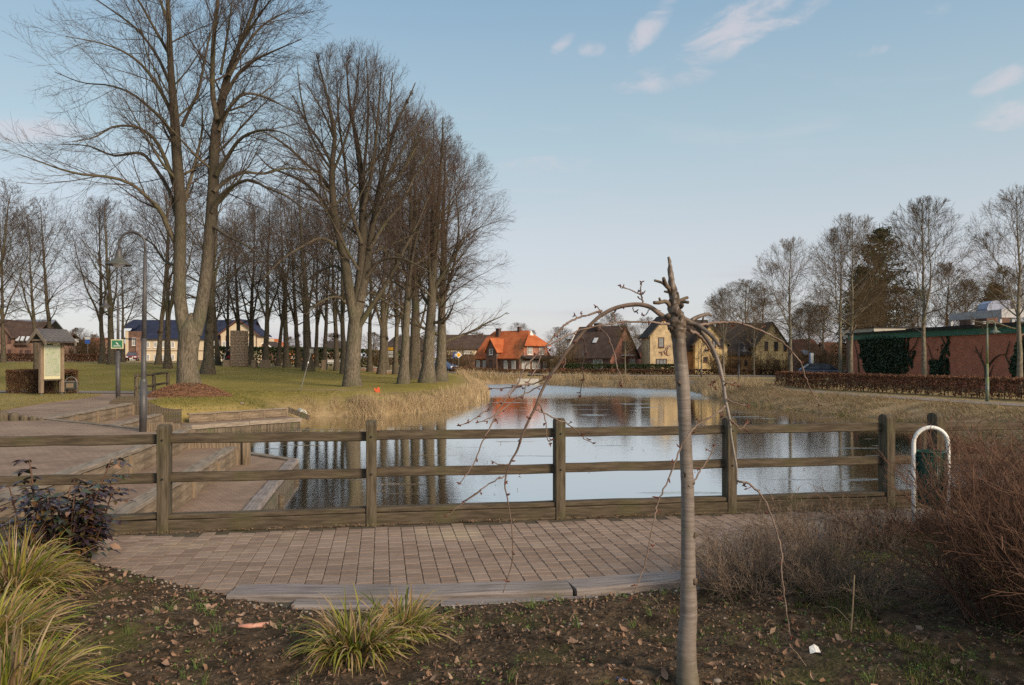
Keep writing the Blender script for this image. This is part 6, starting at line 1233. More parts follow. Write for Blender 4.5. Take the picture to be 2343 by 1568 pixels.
# ------------------------------------------------------------------ street lamps
def lamp(loc, h, side, reach, hs, label, mt='lampgrey', r0=.07, tilt=0.0, coll=1.15):
    r = empty('street_lamp', loc, label, 'street lamp', 'bell shaped street lamps'); s = side
    m = MB(); m.tube([(0, 0, -.1), (0, 0, coll)], r0 * 1.30, 14); m.lathe((0, 0, 0), [(r0 * 1.30, coll), (r0 * 1.15, coll + .04), (r0, coll + .06)], 14); m.build('base_sleeve', M[mt], r, None, True)
    top = h - reach / 2; arc = [(s * (reach / 2 - reach / 2 * math.cos(t)), 0, top + reach / 2 * math.sin(t)) for t in [math.pi * k / 12 for k in range(13)]]
    m = MB(); m.tube([(0, 0, .5), (0, 0, top * .5)], r0 * .92, 12); m.tube([(0, 0, top * .5), (0, 0, top - .15)] , [r0 * .9, r0 * .62], 12); m.build('pole', M[mt], r, None, True)
    m = MB(); m.tube([(0, 0, top - .2)] + arc + [(s * reach, 0, top - .12 * hs)], r0 * .45, 10); m.build('arm', M[mt], r, None, True)
    m = MB(); zb = top - .12 * hs; m.lathe((s * reach, 0, zb), [(0, .02), (.05 * hs, .0), (.09 * hs, -.10 * hs), (.10 * hs, -.22 * hs), (.15 * hs, -.30 * hs), (.30 * hs, -.42 * hs), (.36 * hs, -.46 * hs), (.36 * hs, -.485 * hs), (.28 * hs, -.44 * hs), (.08 * hs, -.28 * hs)], 24); hd_ = m.build('bell_shade', M[mt], r, None, True)
    m = MB(); m.lathe((s * reach, 0, zb), [(.0, -.56 * hs), (.10 * hs, -.54 * hs), (.17 * hs, -.46 * hs), (.17 * hs, -.40 * hs)], 16); m.build('bulb_glass', M['glassw'], hd_, None, True)
    r.rotation_euler.y = tilt
    return r
p = onz(327, 988, 0); d = p.y; lamp(p, (988 - 531) / F_PX * d, -1, 60 / F_PX * d, .78, 'nearer bell street lamp on the paved square, standing before the forked tree', r0=.062, tilt=.012)
p = onz(270, 918, 0); d = p.y; lamp(p, (918 - 668) / F_PX * d, -1, 28 / F_PX * d, .62, 'farther bell street lamp on the square carrying the green sign', r0=.066, coll=1.9)
for pxx, by, ty, d, s, rx, mt, lab in [(2258, 918, 734, 37.0, 1, 18, 'lampgreen', 'mossy bell street lamp beside the footpath in front of the brick hall'), (1690, 880, 784, 62, 1, 12, 'lampgrey', 'bell street lamp on the far bank in front of the brown roof between yellow gables'), (1604, 862, 789, 82, 1, 10, 'lampgrey', 'bell street lamp before the left part of the yellow house'), (1333, 857, 797, 100, 1, 8, 'lampgrey', 'small far bell street lamp in front of the brown roofed house')]:
    g = gnd(pxx, d); h = (YH - ty) / F_PX * d + CAMZ - g.z; lamp(g, h, s, rx / F_PX * d, .62 if d < 50 else .8, lab, mt, r0=.062)

# ------------------------------------------------------------------ notice board, bins, little rail
g = Vector((onz(128, 905, 0).x, 34.6, .02)); nb = empty('notice_board', g, 'roofed notice board with a faded map beside the clipped bush', 'notice board', None, math.radians(66))
for x in (-.50, .46): m = MB(); m.b2(x - .075, x + .075, -.07, .07, .12, 2.35); m.build('post', M['postpine'], nb)
for x in (-.50, .46): m = MB(); m.b2(x - .03, x + .03, -.03, .03, -.2, .13); m.build('foot', M['galv'], nb)
m = MB(); m.b2(-.40, .36, -.05, .03, .72, 2.34); pn = m.build('panel', M['signcream'], nb); m = MB(); m.b2(-.37, .33, -.062, -.052, .86, 2.22); m.build('map_sheet', M['map'], pn); m = MB(); m.b2(-.30, .0, -.066, -.0625, 2.23, 2.27); m.build('title_line', M['hedgegreen'], pn); m = MB(); m.b2(-.46, .42, -.09, .06, .66, .715); m.build('lower_rail', M['darkwood'], nb)
m = MB()
for sg in (-1, 1): m.prism([(-.70, sg * .56, 2.34), (.66, sg * .56, 2.34), (.66, 0, 2.84), (-.70, 0, 2.84)], (0, 0, .06))
rf = m.build('roof', M['roofslate'], nb)
for i in range(6):
    m = MB(); q0, q1 = i / 6, (i + 1) / 6; m.prism([(-.72, -.60 * (1 - q0) , 2.385 + .52 * q0), (.69, -.60 * (1 - q0), 2.385 + .52 * q0), (.69, -.60 * (1 - q1) - .01, 2.40 + .52 * q1), (-.72, -.60 * (1 - q1) - .01, 2.40 + .52 * q1)], (0, 0, .022)); m.build('shingle_course', M['roofslate'], rf)
for x in (-.74, .68):
    m = MB()
    for sg in (-1, 1): m.prism([(x, sg * .62, 2.20), (x, 0, 2.74), (x, 0, 2.93), (x, sg * .62, 2.38)], (.04, 0, 0))
    m.build('barge_board', M['cap'], nb)
m = MB(); m.b2(-.68, -.63, -.42, .42, 2.40, 2.47); m.build('tie_beam', M['postpine'], nb)
def hoop_bin(loc, wd, h, r0, mt, label, rz, bin_fn, grp=None):
    r = empty('hoop_bin', loc, label, 'litter bin', grp, rz); R_ = wd / 2; pts = [(-R_, 0, -.2), (-R_, 0, h * .4), (-R_, 0, h - R_)] + [(-R_ * math.cos(t), 0, h - R_ + R_ * math.sin(t)) for t in [math.pi * k / 14 for k in range(1, 14)]] + [(R_, 0, h - R_), (R_, 0, h * .4), (R_, 0, -.2)]
    m = MB(); m.tube(pts, r0, 12); m.build('hoop', M[mt], r, None, True); bin_fn(r, R_ - r0); return r
def box_bin(r, hw): m = MB(); m.b2(-hw + .01, hw - .01, -.14, .14, .22, .56); b = m.build('bin_box', M['bindark'], r); m = MB(); m.b2(-hw + .0, hw - .0, -.15, .15, .561, .60); m.build('rim', M['galv'], b); m = MB(); m.b2(-hw + .07, hw - .07, -.147, -.142, .30, .50); m.build('sticker', M['pillar'], b)
g = onz(163, 903, 0); hoop_bin(Vector((g.x, g.y, .02)), .50, .78, .024, 'galv', 'grey hoop with a dark box litter bin right of the notice board', .1, box_bin)
def wire_bin(r, hw):
    rad = hw - .012; zc = .50; m = MB(); m.lathe((0, 0, 0), [(rad * .8, .30), (rad, .80), (rad * .97, .80), (rad * .77, .305), (0, .305)], 28); b = m.build('bin_body', M['bingreen'], r, (0, .02, 0), True)
    for z, q in ((.80, 1.02), (.76, 1.0), (.44, .86)): t = MB(); t.tube([(rad * q * math.cos(a), rad * q * math.sin(a), z) for a in [2 * math.pi * k / 28 for k in range(29)]], .006, 6); t.build('ring', M['bingreen'], b)
    t = MB()
    for k in range(44): a = 2 * math.pi * k / 44; t.tube([(rad * .82 * math.cos(a), rad * .82 * math.sin(a), .31), (rad * 1.01 * math.cos(a), rad * 1.01 * math.sin(a), .79)], .0028, 4)
    w_ = t.build('wires', M['bingreen'], b)
p = at(2129, 983, 7.45); hoop_bin(Vector((p.x, 7.45, 0)), .31, p.z + .02, .0195, 'white', 'white tubular hoop holding a round green wire litter bin beside the bare shrubs', -.12, wire_bin)
P1 = onz(312, 911, 0); P1 = Vector((P1.x, P1.y, 0)); P2 = gnd(352, 36); P3 = gnd(384, 39.5)
lr = empty('rail_fence', P1, 'short two rail wooden barrier between lamp post and leaf mound', 'fence')
for q, h in ((P1, 1.0), (P2, .98), (P3, .98)): m = MB(); m.lathe((0, 0, 0), [(.085, -.2), (.085, h - .03), (.06, h), (0, h)], 10); m.build('post', M['fencepost'], lr, q - P1, True)
for z in (.93, .42):
    for a, b in ((P1 - (P2 - P1) * .08, P2), (P2, P3)): beam('rail', (a.x, a.y, max(0, a.z) + z), (b.x, b.y, b.z + .03 + z), .09, .11, M['fence'], lr, ch=.03)
# ------------------------------------------------------------------ signs
def plate(name, pts, th, mt, parent, y=0): m = MB(); m.prism([(x, y, z) for x, z in pts], (0, th, 0)); return m.build(name, M[mt], parent)
def rect(w_, h, cx=0, cz=0): return [(cx - w_ / 2, cz - h / 2), (cx + w_ / 2, cz - h / 2), (cx + w_ / 2, cz + h / 2), (cx - w_ / 2, cz + h / 2)]
def disc(r, cx=0, cz=0, n=20): return [(cx + r * math.cos(2 * math.pi * k / n), cz + r * math.sin(2 * math.pi * k / n)) for k in range(n)]
d = 30.3; p = at(271.5, 787.5, d); sg = empty('park_sign', p + Vector((0, -.12, 0)), 'green and cream rectangular sign with a white bird fixed to the farther lamp pole', 'sign', None, -.08)
plate('board', rect(.50, .36), .012, 'signcream', sg); plate('green_field', rect(.42, .28), .004, 'signgreen', sg, -.006)
plate('bird', [(-.06, .085), (-.02, .05), (.03, .035), (.045, -.01), (.085, -.03), (.02, -.028), (-.012, .012), (-.045, .04)], .003, 'white', sg, -.0105)
for z, w_ in ((-.065, .26), (-.095, .33)):
    m = MB(); x = -w_ / 2
    while x < w_ / 2 - .02: l_ = random.Random(int(x * 1000) + int(z * 999)).uniform(.02, .05); m.prism([(x, -.0105, z), (min(x + l_, w_ / 2), -.0105, z), (min(x + l_, w_ / 2), -.0105, z + .014), (x, -.0105, z + .014)], (0, .003, 0)); x += l_ + .008
    m.build('text_line', M['white'], sg)
def signpost(pxx, d, h, label, fn, cat='sign'):
    g = gnd(pxx, d); r = empty('road_sign', g, label, cat); m = MB(); m.tube([(0, .05, -.1), (0, .05, h)], .035, 8); m.build('pole', M['galv'], r); fn(r, h); return r
def dirs(r, h):
    for k, (mt, w_) in enumerate((('signyellow', 1.0), ('white', .95), ('white', 1.15))):
        z = h - .22 - k * .42; plate('arrow_board', [(-.1, z - .15), (w_, z - .15), (w_ + .15, z), (w_, z + .15), (-.1, z + .15)], .03, mt, r)
        for q in (-.045, .055): plate('text_line', rect(w_ * .75, .035, w_ / 2, z + q), .004, 'black', r, -.006)
signpost(884, 92, 2.75, 'yellow and white direction arrows on one post behind the red walls', dirs)
def blue_round(r, h): plate('disc', disc(.34, 0, h - .3), .02, 'signblue', r); plate('symbol', [(-.03, h - .45), (.03, h - .45), (.05, h - .25), (.0, h - .12), (-.05, h - .25)], .004, 'white', r, -.006)
signpost(953, 95, 2.3, 'round blue sign behind the clump of trees', blue_round)
def blue_sq(r, h): plate('panel', rect(.6, .7, 0, h - .35), .02, 'signblue', r); plate('symbol', rect(.12, .4, 0, h - .35), .004, 'white', r, -.006)
signpost(1041, 100, 2.5, 'square blue road sign left of the orange roofed house', blue_sq)
def prio(r, h): plate('diamond', [(0, h - .85), (.42, h - .43), (0, h), (-.42, h - .43)], .02, 'white', r); plate('yellow_field', [(0, h - .72), (.28, h - .43), (0, h - .14), (-.28, h - .43)], .004, 'signyellow', r, -.006)
signpost(1049, 97, 2.6, 'diamond shaped yellow and white priority sign', prio)
def whitebl(r, h): plate('panel', rect(.45, 1.4, 0, h - .7), .03, 'white', r); plate('blue_edge', rect(.12, 1.4, -.16, h - .7), .004, 'signblue', r, -.006)
signpost(1856, 84, 2.6, 'narrow upright white and blue sign left of the parked car', whitebl)
def strt(r, h): plate('panel', rect(1.1, .42, 0, h - .2), .02, 'white', r)
signpost(170, 98, 2.9, 'white street name sign right of the notice board roof', strt)
def strb(r, h): plate('panel', rect(.7, .32, 0, h - .15), .02, 'white', r); plate('panel', rect(.6, .5, 0, h - .58), .02, 'signblue', r)
signpost(200, 96, 3.1, 'white over blue street sign left of the pair of trees', strb)
def redw(r, h): plate('panel', rect(.5, .8, 0, h - .4), .03, 'signred', r); plate('panel', rect(.5, .4, 0, h - 1.01), .03, 'white', r); plate('panel', rect(.5, .8, 0, h - 1.62), .03, 'signred', r)
signpost(107, 90, 2.5, 'tall red and white panel sign just behind the left post of the notice board', redw)
# leaning pole with plate
a_ = onz(686, 901, -.15); a_.z = gz(a_.x, a_.y) - .1; b_ = at(713, 800, a_.y + .1); lp = empty('leaning_pole', a_, 'thin grey pole leaning to the right on the lawn with a small plate on top', 'pole')
m = MB(); m.tube([(0, 0, 0), tuple(b_ - a_)], [.022, .018], 8); m.build('pole', M['galv'], lp); q = b_ - a_; m = MB(); m.box((q.x - .0, q.y - .05, q.z - .08), (.19, .03, .24)); o = m.build('plate', M['galv'], lp); q = (b_ - a_) * .68; m = MB(); m.tube([tuple(q), tuple(q * 1.06)], .028, 8); m.build('white_sleeve', M['white'], lp)
# bench, red walls, tower, pillars
g = gnd(757, 92); bn = empty('park_bench', g, 'small white bench far behind the furrowed tree', 'bench'); m = MB(); m.b2(-1, 1, -.05, .35, .40, .46); m.build('seat', M['white'], bn); m = MB(); m.b2(-1, 1, .33, .38, .55, .88); m.build('backrest', M['white'], bn)
for x in (-.85, .85): m = MB(); m.b2(x - .05, x + .05, 0, .34, -.1, .399); m.build('leg', M['white'], bn)
def redwall(x0, x1, d, top, bot, lab, arch=True):
    g = gnd((x0 + x1) / 2, d); w_ = (x1 - x0) / F_PX * d; zt = CAMZ + (YH - top) / F_PX * d - g.z; r = empty('low_wall', g, lab, 'wall', 'low reddish walls'); n = 14
    pts = [(-w_ / 2 + w_ * k / n, 0, zt * (.62 + .38 * math.sin(math.pi * (k / n * .7 + .25)) if arch else 1)) for k in range(n + 1)]; m = MB(); m.prism([(w_ / 2, 0, -.4), (-w_ / 2, 0, -.4)] + pts, (0, .4, 0)); m.build('wall_body', M['redwall'], r)
    m = MB()
    for p, q in zip(pts[:-1], pts[1:]): m.prism([Vector(p) + Vector((0, -.04, .0)), Vector(q) + Vector((0, -.04, 0)), Vector(q) + Vector((0, -.04, .08)), Vector(p) + Vector((0, -.04, .08))], (0, .48, 0))
    m.build('coping', M['concrete'], r)
redwall(823, 840, 84, 843, 858, 'left narrow piece of reddish wall right of the furrowed trunk'); redwall(841, 870, 82, 841, 860, 'rounded reddish wall panel between two trunks'); redwall(880, 912, 80, 850, 862, 'low straight reddish wall right of the rounded panel', False); redwall(932, 957, 80, 850, 864, 'short reddish wall between the leaning trunk and the clump', False)
d = 80; g = gnd(547, d); w_ = 30 / F_PX * d; ht = (YH - 757) / F_PX * d + CAMZ - g.z; tw = empty('stone_tower', g, 'square fieldstone tower monument in the middle of the grove', 'monument')
m = MB(); m.b2(-w_ / 2, w_ / 2, -w_ / 2, w_ / 2, -.4, ht); m.build('core', M['mortar'], tw); rs = random.Random(4); sb = MB(); sb.lathe((0, 0, 0), [(0, -.5), (.34, -.38), (.5, 0), (.36, .36), (0, .46)], 7); sme = sb.mesh('stone', M['stone']); z = .05; n_s = 0
while z < ht - .12:
    hh = rs.uniform(.22, .36)
    for face in range(3):
        x = -w_ / 2
        while x < w_ / 2 - .05:
            l_ = rs.uniform(.2, .46); xc = min(x + l_ / 2, w_ / 2 - .05); o = link('stone', sme, tw); pos = {0: (xc, -w_ / 2 - .005, z + hh / 2), 1: (w_ / 2 + .005, xc, z + hh / 2), 2: (-w_ / 2 - .005, xc, z + hh / 2)}[face]
            o.location = pos; o.rotation_euler = (math.radians(90) + rs.uniform(-.25, .25), rs.uniform(-.9, .9), [0, math.radians(90), math.radians(90)][face]); o.scale = (l_ * 1.08, hh * 1.12, .10); x += l_; n_s += 1
    z += hh
print('stones', n_s)
for x0, x1, lab in ((450, 463, 'stone block left of the broad dark trunk'), (513, 526, 'stone block directly left of the stone tower'), (577, 587, 'stone block right of the tower'), (597, 617, 'wide stone block in front of the white edged house'), (700, 715, 'stone block in front of the orange walled house'), (737, 747, 'small stone block right of the swollen trunk')):
    d = 78; g = gnd((x0 + x1) / 2, d); w_ = (x1 - x0) / F_PX * d; m = MB(); ht = (YH - 824) / F_PX * d + CAMZ - g.z; m.b2(-w_ / 2, w_ / 2, -.3, .3, -.4, ht - .08); r = empty('stone_block', g, lab, 'stone pillar', 'stone blocks around the monument'); m.build('block', M['pillar'], r); m = MB(); m.b2(-w_ / 2 - .03, w_ / 2 + .03, -.33, .33, ht - .078, ht); m.build('cap', M['stone'], r)
# ------------------------------------------------------------------ cars
def car(loc, rz, paint, label, lower=None):
    r = empty('parked_car', loc, label, 'car', None, rz)   # front looks along -y
    prof = [(-2.1, .35), (-2.15, .62), (-2.0, .80), (-1.15, .96), (-.45, 1.42), (.9, 1.46), (1.65, 1.10), (2.05, 1.02), (2.12, .55), (2.05, .32)]
    m = MB(); m.prism([(-.86, y, z) for y, z in [(-2.1, .30), (-2.15, .60), (-2.02, .80), (-1.15, .95), (1.95, 1.02), (2.12, .6), (2.05, .30)]], (1.72, 0, 0)); b = m.mesh('body', M[paint]); bm = bmesh.new(); bm.from_mesh(b); bmesh.ops.bevel(bm, geom=[e for e in bm.edges], offset=.07, segments=2, affect='EDGES'); bm.to_mesh(b); bm.free(); b.polygons.foreach_set('use_smooth', np.ones(len(b.polygons), bool)); link('body', b, r)
    V = []; lo = [(-1.15, .95), (1.75, 1.0)]; hi = [(-.4, 1.43), (1.15, 1.43)]
    V = [(-.80, lo[0][0], lo[0][1]), (.80, lo[0][0], lo[0][1]), (.80, lo[1][0], lo[1][1]), (-.80, lo[1][0], lo[1][1]), (-.60, hi[0][0], hi[0][1]), (.60, hi[0][0], hi[0][1]), (.60, hi[1][0], hi[1][1]), (-.60, hi[1][0], hi[1][1])]
    m = MB(); m.v = V; m.f = [(0, 1, 5, 4), (1, 2, 6, 5), (2, 3, 7, 6), (3, 0, 4, 7), (4, 5, 6, 7)]; m.build('cabin_windows', M['glass'], r)
    m = MB(); m.prism([(-.61, -.42, 1.43), (.61, -.42, 1.43), (.61, 1.17, 1.43), (-.61, 1.17, 1.43)], (0, 0, .045)); m.build('roof', M[paint], r)
    m = MB()
    for sx in (-1, 1):
        for (y0, z0), (y1, z1) in (((-1.15, .95), (-.4, 1.45)), ((1.75, 1.0), (1.15, 1.45)), ((.3, .96), (.3, 1.45))): m.tube([(sx * .81, y0, z0), (sx * .61, y1, z1)], .03, 6)
    m.build('pillars', M[paint], r)
    for sx in (-1, 1):
        m = MB(); m.box((sx * .62, -2.08, .66), (.34, .12, .15)); m.build('headlight', M['headlight'], r); m = MB(); m.box((sx * .98, -.85, 1.0), (.16, .1, .12)); m.build('mirror', M[paint], r)
        for y in (-1.3, 1.35):
            wv = MB(); wv.tube([(sx * .70, y, .32), (sx * .88, y, .32)], .32, 20); w_ = wv.build('wheel', M['tyre'], r, None, False); wv = MB(); wv.tube([(sx * .86, y, .32), (sx * .892, y, .32)], .19, 14); wv.build('rim', M['rim'], w_)
    m = MB(); m.box((0, -2.13, .50), (.9, .05, .16)); m.build('grille', M['black'], r); m = MB(); m.box((0, -2.165, .42), (.52, .02, .11)); m.build('number_plate', M['white'], r)
    return r
car(gnd(303, 130), .35, 'carred', 'dark red car parked at the door of the blue roofed house')
car(gnd(1006, 97), 1.1, 'carblue', 'blue car half hidden behind the clump of trees')
g = gnd(1879, 72); car(Vector((g.x, g.y, g.z + .12)), 1.45, 'carnavy', 'navy blue car parked behind the left end of the brown hedge')
# ------------------------------------------------------------------ far walker
def person(loc, label):
    r = empty('person', loc, label, 'person', None, .4)
    J = [((0, 0, .95), .13), ((0, 0, 1.18), .15), ((0, 0, 1.42), .13), ((0, 0, 1.52), .06), ((0, 0, 1.62), .095), ((0, -.01, 1.72), .085), ((.10, -.02, .92), .10), ((.11, -.12, .50), .065), ((.11, -.02, .08), .045), ((.11, -.14, .04), .04), ((-.10, .02, .92), .10), ((-.11, .04, .50), .065), ((-.11, .20, .10), .045), ((-.11, .10, .04), .04),
         ((.19, 0, 1.40), .065), ((.24, .03, 1.14), .05), ((.22, -.12, .93), .036), ((-.19, 0, 1.40), .065), ((-.24, -.03, 1.14), .05), ((-.22, .10, .95), .036)]
    E_ = [(0, 1), (1, 2), (2, 3), (3, 4), (4, 5), (0, 6), (6, 7), (7, 8), (8, 9), (0, 10), (10, 11), (11, 12), (12, 13), (2, 14), (14, 15), (15, 16), (2, 17), (17, 18), (18, 19)]
    me = bpy.data.meshes.new('body'); me.from_pydata([j[0] for j in J], E_, []); o = link('body', me, r); mo_ = o.modifiers.new('skin', 'SKIN'); me.skin_vertices[0].data[0].use_root = True
    for i, j in enumerate(J): me.skin_vertices[0].data[i].radius = (j[1], j[1])
    o.modifiers.new('sub', 'SUBSURF').levels = 1; me.materials.append(M['clothblack'])
    m = MB(); m.lathe((0, -.01, 1.66), [(0, .12), (.07, .10), (.10, .0), (.07, -.08), (0, -.11)], 12); m.build('head', M['skin'], r, None, True); m = MB(); m.lathe((0, .01, 1.69), [(0, .11), (.08, .08), (.105, .0), (.09, -.02)], 12); m.build('hair', M['black'], r, None, True)
    m = MB(); m.lathe((.0, .0, .0), [(.20, .80), (.17, .95), (.16, 1.10), (.15, 1.12)], 12); m.build('coat_hem', M['clothred'], r, None, True)
person(gnd(523, 88), 'small far off walker in black with a red coat hem left of the stone tower')
# litter on the lawn
p = on_ground(862, 899, 30, 60); og = empty('plastic_toy', p, 'orange red plastic piece standing in the grass behind the reeds', 'litter'); m = MB(); m.prism([(-.05, 0, 0), (.14, 0, -.02), (.14, 0, .2), (.06, 0, .28), (.0, 0, .14), (-.12, 0, .22), (-.14, 0, .12)], (0, .1, 0)); m.build('piece', M['orangeplastic'], og)
for a, b, s_, lab in ((553, 928, .12, 'pale stone lying on the bank right of the leaf mound'), ): 
    p = on_ground(a, b, 24, 50); m = MB(); m.lathe((0, 0, 0), [(0, -.3), (.5, -.1), (.45, .25), (0, .4)], 7); o = m.build('pale_stone', M['pebble'], None, p + Vector((0, 0, .03))); o.scale = (s_ * 1.6, s_, s_); tag(o, lab, 'stone')
p = on_ground(344, 884, 38, 60)
m = MB(); g = at(1255, 866, 78); m.b2(-1.1, 1.1, -.3, .3, -.9, .25); ow_ = m.build('outlet_block', M['concrete'], None, Vector((g.x - 2.0, 80.6, -.75))); tag(ow_, 'pale concrete outlet block among the reeds on the opposite shore', 'outlet')

# ------------------------------------------------------------------ the broken weeping cherry in the bed
DC = 3.83
def cr3(x, y): return (x * .3859 + 1028.4, y * .3859 + 544.5)
def catmull(pts, n=6):
    P = [Vector(p) for p in pts]; P = [P[0] * 2 - P[1]] + P + [P[-1] * 2 - P[-2]]; out = []
    for i in range(1, len(P) - 2):
        for k in range(n):
            t = k / n; a, b, c, d = P[i - 1], P[i], P[i + 1], P[i + 2]; out.append(.5 * ((2 * b) + (c - a) * t + (2 * a - 5 * b + 4 * c - d) * t * t + (3 * b - a - 3 * c + d) * t ** 3))
    out.append(P[-2]); return out
trunk_px = [(1573, 1562, 27), (1571, 1530, 23.5), (1570, 1480, 22), (1572, 1440, 21), (1575, 1395, 19.5), (1574, 1330, 17.5), (1574, 1250, 16), (1573, 1180, 15.2), (1572, 1110, 14.6), (1569, 1040, 14.4), (1566, 970, 14.6), (1563, 900, 15.6), (1559, 850, 15.6), (1554, 800, 15.6), (1551, 765, 16.5), (1547, 742, 20), (1545, 722, 18), (1541, 700, 12), (1541, 676, 10.2), (1536, 650, 8), (1533, 620, 5.6), (1531, 600, 4.4), (1529.5, 590, 3)]
tb = at(1573, 1558, DC); tb.z = bz(tb.x, tb.y) - .03
ch = empty('weeping_cherry', tb, 'young broken topped weeping tree with silvery trunk and drooping bare branches in the soil bed', 'tree')
rr = random.Random(5)
def branch_px(rows, d0, dz, n=6, wob=0):
    N_ = len(rows); P_ = [at(a, b, d0 + dz * (i / max(1, N_ - 1)) ** 1.2) - tb for i, (a, b, r) in enumerate(rows)]; C = catmull(P_, n); R_ = []
    for i in range(N_ - 1):
        for k in range(n): t = k / n; R_.append((rows[i][2] * (1 - t) + rows[i + 1][2] * t) / F_PX * DC)
    R_.append(rows[-1][2] / F_PX * DC); return C, R_
C, R_ = branch_px(trunk_px, DC, 0, 7); R_ = [r * (1 + .035 * mnoise.noise(Vector((0, 3, i * .55)))) for i, r in enumerate(R_)]; C[0].z = -.12
m = MB(); m.tube(C, R_, 20); zt_ = at(0, 775, DC).z - tb.z; m.v = [tuple(Vector(v) + Vector((mnoise.noise(Vector(v) * 45), mnoise.noise(Vector(v) * 45 + Vector((9, 0, 0))), mnoise.noise(Vector(v) * 45 + Vector((0, 9, 0))))) * (.0012 + .010 * min(1, max(0, (v[2] - zt_ + .06) / .1)) * (1 if v[2] < zt_ + .22 else .45))) for v in m.v]; me = m.mesh('trunk', M['cherry'], True); link('trunk', me, ch)
# burls and knots
kn = MB()
for (a, b, r) in ((1541, 737, 10), (1556, 731, 9), (1550, 749, 11), (1562, 743, 8), (1535, 749, 8), (1529, 724, 7), (1548, 716, 9), (1590, 1226, 6), (1589, 1330, 6.5), (1567, 1085, 5), (1586, 1108, 3.5), (1552, 877, 5.5), (1594, 1272, 4), (1560, 700, 6)):
    p = at(a, b, DC - .020 + rr.uniform(-.008, .008)) - tb; R0 = r / F_PX * DC; b0 = len(kn.v); pr = [(0, -1), (.7, -.72), (1, 0), (.72, .7), (0, 1)]
    kn.lathe(tuple(p), [(R0 * x * rr.uniform(.85, 1.1), R0 * y * 1.15) for x, y in pr], 9)
kn.v = [tuple(Vector(v) + Vector((mnoise.noise(Vector(v) * 60), mnoise.noise(Vector(v) * 60 + Vector((5, 0, 0))), mnoise.noise(Vector(v) * 60 + Vector((0, 7, 0))))) * .011) for v in kn.v]; kn.build('knots', M['cherry_dark'], ch, None, True)['kind'] = 'stuff'
c3 = lambda L: [(*cr3(x, y), r) for x, y, r in L]
stubs = [c3([(1315, 330, 5.5), (1300, 300, 5), (1285, 285, 5), (1272, 255, 4.5), (1268, 240, 3.8)]), c3([(1285, 290, 3.5), (1262, 268, 3.3), (1240, 260, 3), (1213, 252, 2.8)]), c3([(1312, 425, 6), (1300, 395, 5.5), (1280, 378, 5), (1262, 380, 4.4), (1240, 385, 4.2), (1210, 384, 4)]), c3([(1250, 380, 3.2), (1246, 368, 3), (1243, 358, 2.4)]),
         c3([(1350, 440, 6), (1352, 400, 5.5), (1365, 375, 4.4), (1385, 362, 3.8), (1410, 354, 3.6)]), c3([(1360, 395, 4.2), (1385, 380, 3.8), (1416, 383, 3.6)]), c3([(1345, 430, 7), (1350, 390, 6), (1352, 350, 4), (1352, 322, 2)]), c3([(1300, 322, 4), (1286, 320, 3), (1272, 318, 2.2)]),
         c3([(1430, 492, 5), (1460, 474, 5), (1495, 460, 4.6), (1530, 452, 3.6), (1550, 462, 3)]), c3([(1400, 500, 6), (1460, 515, 5.2), (1510, 545, 4.8), (1560, 590, 4.6), (1598, 640, 3.4)]), c3([(1505, 470, 2.2), (1498, 490, 2), (1490, 500, 1.6)])]
for i, s_ in enumerate(stubs): C2, R2_ = branch_px(s_, DC, (-.06, .03, -.05, -.02, .06, -.03, -.02, -.01, .08, -.14, .02)[i], 4); m = MB(); m.tube(C2, R2_, 9); m.build('stub', M['cherry_dark'] if i < 8 else M['cherry'], ch, None, True)
z3 = lambda L: [(605 + x * .3099, 1089 + y * .3099, r) for x, y, r in L]
z4 = lambda L: [(1270.4 + x * .4575, 1028.4 + y * .4575, r) for x, y, r in L]
mains = [(c3([(1318, 505, 8), (1290, 485, 7), (1240, 448, 6), (1190, 412, 5.4), (1130, 396, 5.2), (1050, 400, 5), (970, 421, 4.8), (900, 458, 4.6), (850, 500, 4.3), (790, 560, 4), (740, 620, 3.9), (690, 680, 3.7), (640, 760, 3.6), (590, 830, 3.5), (545, 910, 3.3), (510, 1000, 3.3), (470, 1080, 3), (430, 1170, 2.9), (400, 1260, 2.6), (360, 1330, 2.4), (332, 1420, 2)]) + z3([(1775, 90, 1.8), (1790, 150, 1.7), (1815, 310, 1.5), (1826, 400, 1.5), (1832, 600, 1.4), (1802, 730, 1.2), (1760, 862, 1)]), .38),
    (c3([(1380, 478, 7), (1440, 508, 5.2), (1500, 568, 4.8), (1550, 640, 4.8), (1590, 730, 4.6), (1620, 850, 4.2), (1635, 960, 3.8), (1660, 1080, 3.4), (1668, 1170, 2.8), (1685, 1270, 2.5), (1702, 1370, 2.2), (1703, 1460, 1.8)]), -.25)]
